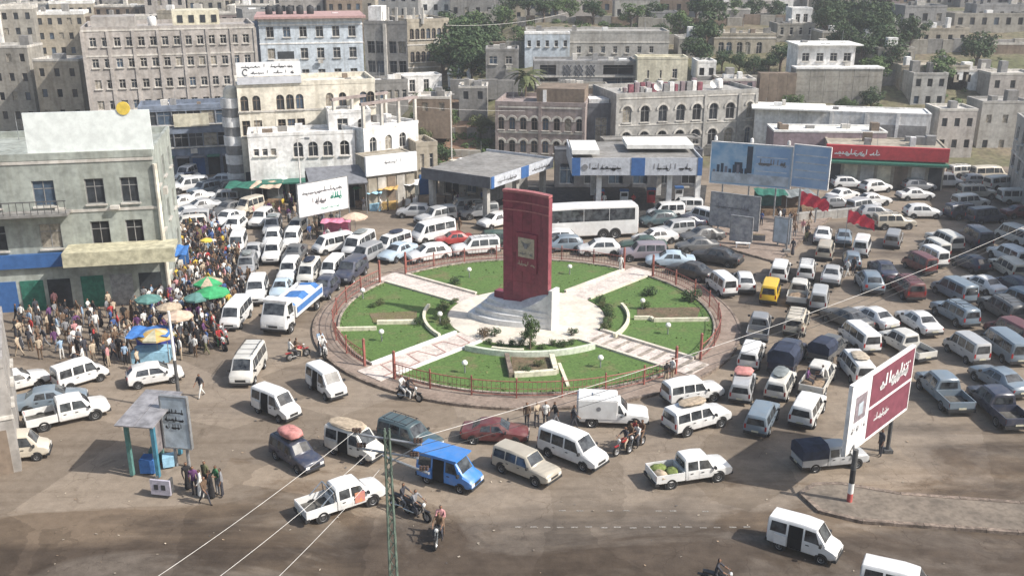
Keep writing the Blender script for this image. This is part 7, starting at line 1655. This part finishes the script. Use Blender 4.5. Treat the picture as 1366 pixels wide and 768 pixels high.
crowd([(200, 312), (245, 300), (300, 302), (335, 322), (338, 360), (334, 398), (312, 398), (292, 425), (300, 448), (262, 462), (205, 470), (192, 440), (192, 340)], 165, .6, 'in the market crowd', 'people in the market crowd')
crowd([(1035, 285), (1072, 282), (1090, 292), (1078, 312), (1046, 318)], 13, .55, 'under the red flags', 'people under the red flags')
crowd([(318, 262), (392, 258), (396, 292), (370, 292), (330, 280)], 18, .7, 'at the far stalls', 'people at the far stalls')
crowd([(395, 292), (440, 290), (470, 300), (470, 312), (430, 318), (400, 312)], 15, .6, 'around the pink kiosk', 'people around the pink kiosk'); crowd([(478, 268), (550, 262), (556, 274), (480, 280)], 6, .8, 'at the coloured stalls', 'people at the coloured stalls')
crowd([(590, 262), (650, 262), (650, 282), (600, 286)], 8, .8, 'on the station forecourt', 'people on the station forecourt'); crowd([(228, 300), (300, 285), (318, 300), (250, 310)], 8, .7, 'in the side street', 'people in the side street')
crowd([(40, 330), (188, 420), (188, 480), (60, 480)], 8, 1.5, 'before the corner building', 'people before the corner building')
# ------------------------------------------------------------------ billboards, banners, flags
def board(name, label, A, B, z0, z1, mt='sign_white', posts=3, th=.16, legs=True, frame='metal_grey'):
    A, B = Vector(A), Vector(B); W = (B - A).length; t = thing(name, label, 'billboard', (A.x, A.y, 0), math.atan2(B.y - A.y, B.x - A.x))
    p = MB().box(0, W, -th / 2, th / 2, z0, z1).obj('panel', mt, t)
    for (a, c, d, e) in ((-.06, W + .06, z0 - .08, z0), (-.06, W + .06, z1, z1 + .08), (-.08, 0, z0, z1), (W, W + .08, z0, z1)): MB().box(a, c, -th / 2 - .03, th / 2 + .03, d, e).obj('frame_bar', frame, t)
    if legs:
        for k in range(posts): x = W * (k + .5) / posts; MB().tube((x, th, 0), (x, th, z1 - .1), .09, .09, 8).obj('post', 'metal_grey', t)
    return t, p, W
Y0 = 97.0; Y1 = 95.0
# white billboard left
A = Vector((xat(397, 93, 4.5), 93.0)); B = Vector((xat(463, 97, 4.5), 97.0)); z0, z1 = zat(290, 93), zat(247, 93)
t, p, W = board('street_billboard', 'white billboard with grey script and green marks standing in the left jam', A, B, z0, z1, 'sign_white')
h = z1 - z0; lettering(p, 'ink_grey', W * .08, -.10, z0 + h * .62, W * .84, h * .22, 51); lettering(p, 'ink_grey', W * .26, -.10, z0 + h * .30, W * .28, h * .24, 52); lettering(p, 'ink_green', W * .64, -.10, z0 + h * .34, W * .24, h * .26, 53); lettering(p, mat('ink_mint', (.35, .62, .52), .7, .1, 4), W * .3, -.10, z0 + h * .10, W * .5, h * .14, 54)
# blue billboard pair at right with its lower banners
mat('print_blue', (.16, .32, .50), .5, .25, .5, base2=(.38, .50, .60)); mat('print_sky', (.36, .48, .60), .5, .15, .4, base2=(.20, .33, .52)); mat('print_dark', (.03, .05, .08), .5, .2, 1); mat('print_maroon_grey', (.16, .17, .22), .5, .2, 1); mat('banner_grey', (.42, .42, .42), .7, .2, 1.3, base2=(.24, .25, .28), scale2=3)
A = Vector((xat(948, 104, 5), 104.0)); B = Vector((xat(1055, 100.8, 5), 100.8)); z0, z1 = zat(243, 104), zat(189, 104)
t, p, W = board('street_billboard', 'wide blue billboard with dark tower silhouettes beside the filling station', A, B, z0, z1, 'print_blue', 3, frame='w_white'); h = z1 - z0
MB().box(W * .45, W * .52, -.10, -.082, z0 + h * .3, z0 + h * .95).obj('tower_print', 'print_dark', p); MB().box(W * .30, W * .40, -.10, -.082, z0 + h * .3, z0 + h * .55).obj('dome_print', 'print_dark', p); MB().box(W * .55, W * .98, -.10, -.082, z0 + h * .05, z0 + h * .95).obj('text_panel_print', 'print_sky', p); MB().box(W * .02, W * .98, -.115, -.10, z0 + h * .04, z0 + h * .28).obj('footer_print', mat('print_pale', (.42, .48, .53), .6, .2, 1), p)
lettering(p, 'ink_grey', W * .6, -.11, z0 + h * .5, W * .32, h * .18, 61)
for k in range(9): u = W * (.03 + .05 * k); MB().box(u, u + W * .035, -.105, -.083, z0 + h * .28, z0 + h * (.34 + .16 * abs(math.sin(k * 2.3)))).obj('skyline_print', 'print_dark' if k % 3 else 'print_maroon_grey', p)
for k in range(3): MB().box(W * .57, W * .95, -.105, -.083, z0 + h * (.36 + .17 * k), z0 + h * (.385 + .17 * k)).obj('printed_line', 'print_pale', p)
for k in range(3): MB().lathe([(.0, 0), (.2, .1), (.16, .5), (0, .6)], 8, c=(W * (.05 + .45 * k), -.3, z1 + .15)).obj('floodlight', 'w_white', t)
A = Vector((xat(1057, 100.5, 5), 100.5)); B = Vector((xat(1105, 98.5, 5), 98.5)); z0, z1 = zat(249, 100), zat(194, 100)
t, p, W = board('street_billboard', 'plain steel-blue billboard right of the wide blue one', A, B, z0, z1, 'print_sky', 2, frame='w_white')
for k in range(4): MB().box(W * .06, W * .94, -.10, -.084, z0 + h * (.2 + .18 * k), z0 + h * (.23 + .18 * k)).obj('printed_line', 'print_pale', p)
A = Vector((xat(948, 96, 2), 96.0)); B = Vector((xat(1012, 93.5, 2), 93.5)); t, p, W = board('banner_board', 'large grey banner board standing low below the blue billboard', A, B, .8, zat(256, 96), 'banner_grey', 3)
lettering(p, 'ink_grey', W * .1, -.1, 2.6, W * .7, .6, 63)
A = Vector((xat(975, 91.5, 1.5), 91.5)); B = Vector((xat(1003, 90.5, 1.5), 90.5)); t, p, W = board('banner_board', 'small pale grey notice board in front of the large banner', A, B, .5, 2.9, 'banner_grey', 2)
A = Vector((xat(1033, 91, 1.5), 91.0)); B = Vector((xat(1054, 90, 1.5), 90.0)); t, p, W = board('banner_board', 'pale speckled notice board beside the people under the flags', A, B, .5, 2.9, 'print_pale', 2)
# right billboard, seen at a slant
P0 = Vector((xat(1131, 44.6, 4.5), 44.6)); P1 = P0 + Vector((5.2, 5.4)); z0, z1 = zat(606, 44.6), zat(516, 44.6)
t, p, W = board('street_billboard', 'white and maroon billboard on a banded pole at the right edge', P0, P1, z0, z1, 'sign_white', 2, legs=False, frame='w_white'); h = z1 - z0
mat('print_maroon', (.20, .06, .085), .5, .12, 2)
MB().box(W * .30, W, -.10, -.082, z0 + h * .02, z0 + h * .98).obj('maroon_panel', 'print_maroon', p); MB().box(W * .07, W * .24, -.10, -.082, z0 + h * .42, z0 + h * .80).obj('phone_print', mat('print_greymauve', (.25, .21, .23), .6, .2, 4), p); MB().box(W * .12, W * .19, -.11, -.10, z0 + h * .5, z0 + h * .68).obj('screen_print', 'print_pale', p)
MB().box(W * .30, W, -.11, -.10, z0 + h * .46, z0 + h * .50).obj('stripe_print', 'sign_white', p); lettering(p, 'sign_white', W * .45, -.11, z0 + h * .62, W * .45, h * .26, 71, thick=.2); lettering(p, 'sign_white', W * .4, -.11, z0 + h * .2, W * .25, h * .14, 72)
lettering(p, 'ink_grey', W * .05, -.1, z0 + h * .26, W * .2, h * .1, 73)
c = at(1133, 668, .15); pl = thing('banded_pole', 'black white and red banded pole on the lower right pavement', 'pole', (c.x, c.y, .15)); zz = z0 + .4
mid = Vector(((P0.x + P1.x) / 2, (P0.y + P1.y) / 2))
for k, (f0, f1, m_) in enumerate(((0, .16, 'tarp_red'), (.16, .36, 'white_paint'), (.36, .62, 'plastic_black'), (.62, 1, 'metal_dark'))): MB().tube((0, 0, zz * f0), (0, 0, zz * f1), .14, .14, 10).obj('band', m_, pl, smooth=40)
MB().path([(0, 0, zz * .8), (mid.x * .3 + P0.x * .7 - c.x, mid.y * .3 + P0.y * .7 - c.y + .2, z0 + .15)], .07, 6).obj('bracket', 'metal_dark', pl)
p1 = Vector((P1.x - .8, P1.y - .6)); pq = thing('billboard_post', 'dark steel post under the far end of the right billboard', 'post', (p1.x, p1.y, .0)); MB().tube((0, .25, 0), (0, .25, z1 - .2), .12, .12, 8).obj('shaft', 'metal_dark', pq, smooth=40); MB().box(-.25, .25, 0, .5, 0, .2).obj('base_plate', 'metal_dark', pq)
# flags
def flag(px, py, L, Hh, z, label, seed):
    c = at(px, py, z); t = thing('flag', label, 'flag', (c.x, c.y, 0), R(-14)); MB().tube((0, 0, 0), (0, 0, z + .6), .035, .025, 6).obj('staff', 'metal_grey', t); b = MB(); n = 14; r_ = random.Random(seed)
    g_ = [[(L * i / n, .34 * math.sin(i * 1.1 + j * .8 + seed) * min(1, 2 * i / n), z + .5 - Hh * j / 5 * (1 - .25 * i / n) - .9 * (i / n) ** 1.4 + .08 * math.sin(i * 1.7 + j)) for j in range(6)] for i in range(n + 1)]
    for i in range(n):
        for j in range(5): b.quad(g_[i][j], g_[i + 1][j], g_[i + 1][j + 1], g_[i][j + 1])
    b.obj('cloth', mat('flag_red', (.58, .045, .075), .8, .12, 3), t, smooth=80)
flag(1068, 262, 2.8, 1.4, 3.9, 'red flag, left and higher of the two at the back pavement', 1); flag(1131, 287, 2.5, 1.25, 3.4, 'red flag, right and lower of the two at the back pavement', 4)
# low concrete barrier below the flags and parked bench blocks
c = at(1095, 288, .4); t = thing('concrete_barrier', 'pale concrete barrier running right of the red flags', 'barrier', (c.x - 3, c.y - .8, 0), R(18))
for k in range(5): MB().prism([(k * 1.7 + .02, -.3), (k * 1.7 + 1.66, -.3), (k * 1.7 + 1.66, .3), (k * 1.7 + .02, .3)], 0, .9).obj('block', 'w_greylight', t)
c = at(991, 327, .4); t = thing('white_bench', 'white bench frame on the back pavement', 'bench', (c.x, c.y, .15), R(-12)); MB().box(-.7, .7, -.2, .2, .42, .5).obj('seat', 'w_white', t)
for x in (-.6, .6): MB().box(x - .05, x + .05, -.18, .18, 0, .42).obj('leg', 'w_white', t)
c = at(1008, 318, .3); t = thing('planter', 'dark green planter box on the back pavement', 'planter', (c.x, c.y, .15), R(-12)); MB().box(-.9, .9, -.3, .3, 0, .55).obj('trough', 'w_dark', t); MB().box(-.84, .84, -.24, .24, .5, .57).obj('soil', 'bed_soil', t)
# ------------------------------------------------------------------ left shelter and its boards
c = at(205, 640, 0); t = thing('street_shelter', 'grey sheet-roofed shelter on blue posts at the left edge', 'shelter', (c.x, c.y, .12), R(-8))
for (x, y) in ((.2, .2), (.2, 2.8), (-1.3, .2), (-1.3, 2.8)): MB().box(x - .1, x + .1, y - .1, y + .1, 0, 3.2).obj('post', 'tarp_teal' if x < 0 else mat('post_blue', (.06, .20, .28), .6, .15, 3), t)
for k in range(2): MB().box(-1.6 + k * 1.1, -1.6 + k * 1.1 + 1.07, -.4, 3.2, 0, .07, M4=Matrix.Translation((0, 0, 3.25)) @ Matrix.Rotation(R(7), 4, 'X')).obj('roof_sheet', mat('sheet_grey', (.34, .33, .34), .55, .25, 1.5, metal=.3), t)
for k in range(1): MB().box(-1.2 + k * 1.13, -1.2 + k * 1.13 + 1.1, 2.9, 2.98, .3, 3.2).obj('wall_sheet', mat('sheet_mauve', (.24, .215, .22), .6, .25, 1.5), t)
MB().box(-.1, -.04, .4, 2.7, 1.0, 3.0).obj('side_sheet', 'sheet_mauve', t)
for k, (x, y, s_, m_) in enumerate(((-.6, .8, .8, 'tarp_blue'), (-.75, 1.9, .7, 'tarp_teal'), (.15, 1.5, .6, 'tarp_sky'))): tag(MB().box(-s_ / 2, s_ / 2, -s_ / 2, s_ / 2, 0, s_).obj('crate', m_, None, local(t, R(-8), x, y, .12), R(k * 9)), ['blue crate under the left shelter', 'teal crate under the left shelter', 'pale blue crate under the left shelter'][k], 'crate')
A = at(226, 622, 0); A = Vector((A.x, A.y)); B = A + Vector((1.45, -.25)); t, p, W = board('noticeboard', 'white poster board with dark scribbled marks beside the left shelter', A, B, 1.3, 4.3, 'print_pale', 2); 
for k in range(3): lettering(p, 'ink', .15, -.1, 3.3 - .45 * k, W * .75, .34, 80 + k)
c = at(215, 655, .4); t = thing('small_sign', 'small square grey sign with two dark marks on the ground by the left shelter', 'sign', (c.x, c.y, .12), R(-10)); p = MB().box(-.55, .55, -.06, .06, .1, .95).obj('panel', mat('sign_lilac', (.42, .40, .46), .6, .15, 3), t)
for x in (-.4, .4): MB().box(x - .04, x + .04, .06, .5, 0, .9).obj('leg', 'metal_dark', t)
for x in (-.22, .18): MB().box(x - .12, x + .12, -.075, -.062, .4, .7).obj('printed_mark', 'ink', p)
# ------------------------------------------------------------------ poles and wires
c = at(241, 548, 0); t = thing('lamp_pole', 'tall slim white pole in front of the market crowd', 'pole', (c.x, c.y, 0)); hp = zat(415, c.y)
MB().tube((0, 0, 0), (-.0, 0, hp * .52), .12, .10, 10).obj('lower_shaft', 'metal_dark', t, smooth=40); MB().tube((0, 0, hp * .52), (0, 0, hp), .10, .08, 10).obj('upper_shaft', 'white_paint', t, smooth=40)
UP = Vector((-4.75, 33.2, 0)); t = thing('power_pole', 'green lattice power pole with crossarms and insulators in the foreground', 'pole', UP); UH = 9.9
mat('pole_green', (.115, .155, .125), .7, .25, 3)
for sx, sy in ((-1, -1), (-1, 1), (1, -1), (1, 1)): MB().tube((sx * .17, sy * .17, 0), (sx * .09, sy * .09, UH), .042, .036, 6).obj('upright', 'pole_green', t)
for k in range(18):
    z = .3 + k * .53; w = lerp(.17, .09, z / UH); w2 = lerp(.17, .09, (z + .53) / UH)
    b = MB()
    for (a0, a1) in (((-w, -w), (w2, -w2)), ((w, -w), (w2, w2)), ((w, w), (-w2, w2)), ((-w, w), (-w2, -w2))): b.tube((a0[0], a0[1], z), (a1[0], a1[1], min(UH, z + .53)), .02, .02, 5)
    b.obj('brace', 'pole_green', t)
ins = MB().lathe([(0, 0), (.035, 0), (.075, .04), (.04, .07), (.075, .11), (.04, .14), (.07, .18), (0, .22)], 10).mesh('insulator', mat('porcelain_brown', (.07, .045, .035), .3, .1, 4), smooth=40)
def arm(z, x0, x1, y0, y1, spots):
    a = MB().tube((x0, y0, z), (x1, y1, z), .05, .05, 6).obj('crossarm', 'galv', t)
    for s in spots:
        for d in (-.12, 0, .12): link('insulator', ins, a, (lerp(x0, x1, s) + d, lerp(y0, y1, s), z + .05))
arm(9.5, -1.35, 1.35, .45, -.45, (.05, .95)); arm(8.9, -1.2, 1.2, .4, -.4, (.06, .94)); arm(8.3, -.35, 1.6, .9, -.5, (.9,))
MB().tube((-.1, 0, 8.4), (1.3, -.45, 9.5), .03, .03, 5).obj('stay', 'galv', t)
def wire(label, a, b_, sag, r=.018, mt='wire', n=24, group=None):
    a, b_ = Vector(a), Vector(b_); pts = [a.lerp(b_, i / n) - Vector((0, 0, sag * 4 * (i / n) * (1 - i / n))) for i in range(n + 1)]
    o = MB().path(pts, r, 5).obj('wire', mt, smooth=80); tag(o, label, 'wire', group); return o
ga = 'wires from the foreground pole'
wire('upper of three pale wires running down left from the foreground pole', UP + Vector((-1.3, .4, 9.6)), (-13.5, 19.5, 9.6), .35, .009, 'wire', group=ga); wire('middle of three pale wires running down left from the foreground pole', UP + Vector((-.6, .1, 9.0)), (-12.2, 19.0, 9.3), .4, .009, 'wire', group=ga); wire('lowest pale wire running down left from the foreground pole', UP + Vector((-.3, .1, 8.2)), (-10.2, 19.0, 8.8), .4, .009, 'wire', group=ga)
RPp = Vector((40.0, 68.0, 0)); t2 = thing('power_pole', 'far power pole beyond the right edge of the square', 'pole', RPp); MB().tube((0, 0, 0), (0, 0, 10.5), .16, .11, 10).obj('shaft', 'wood', t2, smooth=40); MB().tube((-.6, -.9, 9.9), (.6, .9, 9.9), .06, .06, 6).obj('crossarm', 'galv', t2)
for k in range(3): wire(f'dark wire crossing over the right queue, {["topmost","middle","lowest"][k]} of three', UP + Vector((1.2 - .5 * k, -.3, 9.7 - .5 * k)), RPp + Vector((-.4 + .4 * k, -.6 + .6 * k, 10.0 - .25 * k)), .9 + .25 * k, .012, 'wire_dark' if k else 'wire', group='wires over the right queue')
wire('pale wire strung across the hillside left of the palm', (xat(596, 120, 12), 120, zat(34, 120)), (xat(760, 140, 14), 150, zat(20, 145)), .6, .02, 'wire'); wire('pale wire strung in front of the earth slope', (xat(500, 120, 9), 120, zat(137, 120)), (xat(700, 128, 9), 128, zat(148, 128)), .3, .018, 'wire')
c = (xat(602, 122, 5), 122.0); t = thing('street_pole', 'thin pale pole before the earth slope', 'pole', (c[0], c[1], 0)); MB().tube((0, 0, 0), (0, 0, zat(122, 122)), .09, .07, 8).obj('shaft', 'wire', t, smooth=40); MB().tube((-.5, 0, zat(126, 122)), (.5, 0, zat(126, 122)), .05, .05, 6).obj('crossarm', 'wire', t)
c = (xat(400, 100, 5), 100.0); t = thing('street_pole', 'slim white lamp pole beside the white billboard', 'pole', (c[0], c[1], 0)); MB().tube((0, 0, 0), (0, 0, zat(185, 100)), .09, .06, 8).obj('shaft', 'wire', t, smooth=40); MB().tube((0, 0, zat(186, 100)), (.9, -.2, zat(184, 100)), .04, .04, 6).obj('lamp_arm', 'wire', t); MB().box(.8, 1.3, -.3, -.1, zat(186, 100), zat(183, 100)).obj('lamp_head', 'metal_grey', t)
c = (xat(1047, 90, 3), 88.5); t = thing('street_pole', 'grey pole at the tip of the back pavement', 'pole', (c[0], c[1], .15)); MB().tube((0, 0, 0), (0, 0, 3.6), .08, .07, 8).obj('shaft', 'metal_grey', t, smooth=40); MB().box(-.3, .3, -.3, .3, 0, .25).obj('footing', 'w_concrete', t)

# rubbish blown about the road
lr = random.Random(44); b = MB()
for i in range(300):
    px, py = lr.uniform(60, 1300), lr.choice((lr.uniform(420, 768), lr.uniform(560, 768), lr.uniform(300, 500))); p = at(px, py)
    if (p.x - RC.x) ** 2 + (p.y - RC.y) ** 2 < 17.2 ** 2: continue
    s_ = lr.uniform(.02, .06); a = lr.uniform(0, 6.28); u = Vector((math.cos(a), math.sin(a), lr.uniform(-.2, .5))) * s_; w = Vector((-math.sin(a), math.cos(a), lr.uniform(-.2, .5))) * s_ * lr.uniform(.4, 1); q = Vector((p.x, p.y, .05))
    b.quad(q - u - w, q + u - w, q + u + w, q - u + w, lr.choice((0, 0, 0, 1, 2, 3)))
stuff(b.obj('litter', ['load_tan', 'cargo_tan', 'cargo_tan', 'metal_dark'], fix=False))
# ------------------------------------------------------------------ labels: tell look-alikes apart by their place in the row
ORD = ['first', 'second', 'third', 'fourth', 'fifth', 'sixth', 'seventh', 'eighth', 'ninth', 'tenth', 'eleventh', 'twelfth', 'thirteenth']
bpy.context.view_layer.update()
same = {}
for o in scene.objects:
    if o.parent is None and o.get('label'): same.setdefault(o['label'], []).append(o)
for lab, os_ in same.items():
    if len(os_) < 2: continue
    if len(lab.split()) > 13 or len(os_) > 13: continue
    def sx(o): q = o.location; return q.x / (q.y * CS + (CAM_H - q.z) * SN)
    for k, o in enumerate(sorted(os_, key=sx)): o['label'] = f'{lab}, {ORD[k]} from left'
# ------------------------------------------------------------------ thin haze in the air
hz = MB().box(-950, 950, -70, 1560, -2, 52).obj('haze', 'metal_grey'); hz.data.materials.clear()
hm = bpy.data.materials.new('haze_air'); hm.use_nodes = True; hn = hm.node_tree; hn.nodes.clear()
ho = hn.nodes.new('ShaderNodeOutputMaterial'); hv = hn.nodes.new('ShaderNodeVolumePrincipled'); hv.inputs['Density'].default_value = .0006; hv.inputs['Color'].default_value = (.93, .95, 1.0, 1); hv.inputs['Anisotropy'].default_value = .2
hn.links.new(hv.outputs[0], ho.inputs['Volume']); hz.data.materials.append(hm); stuff(hz); hz.display_type = 'WIRE'
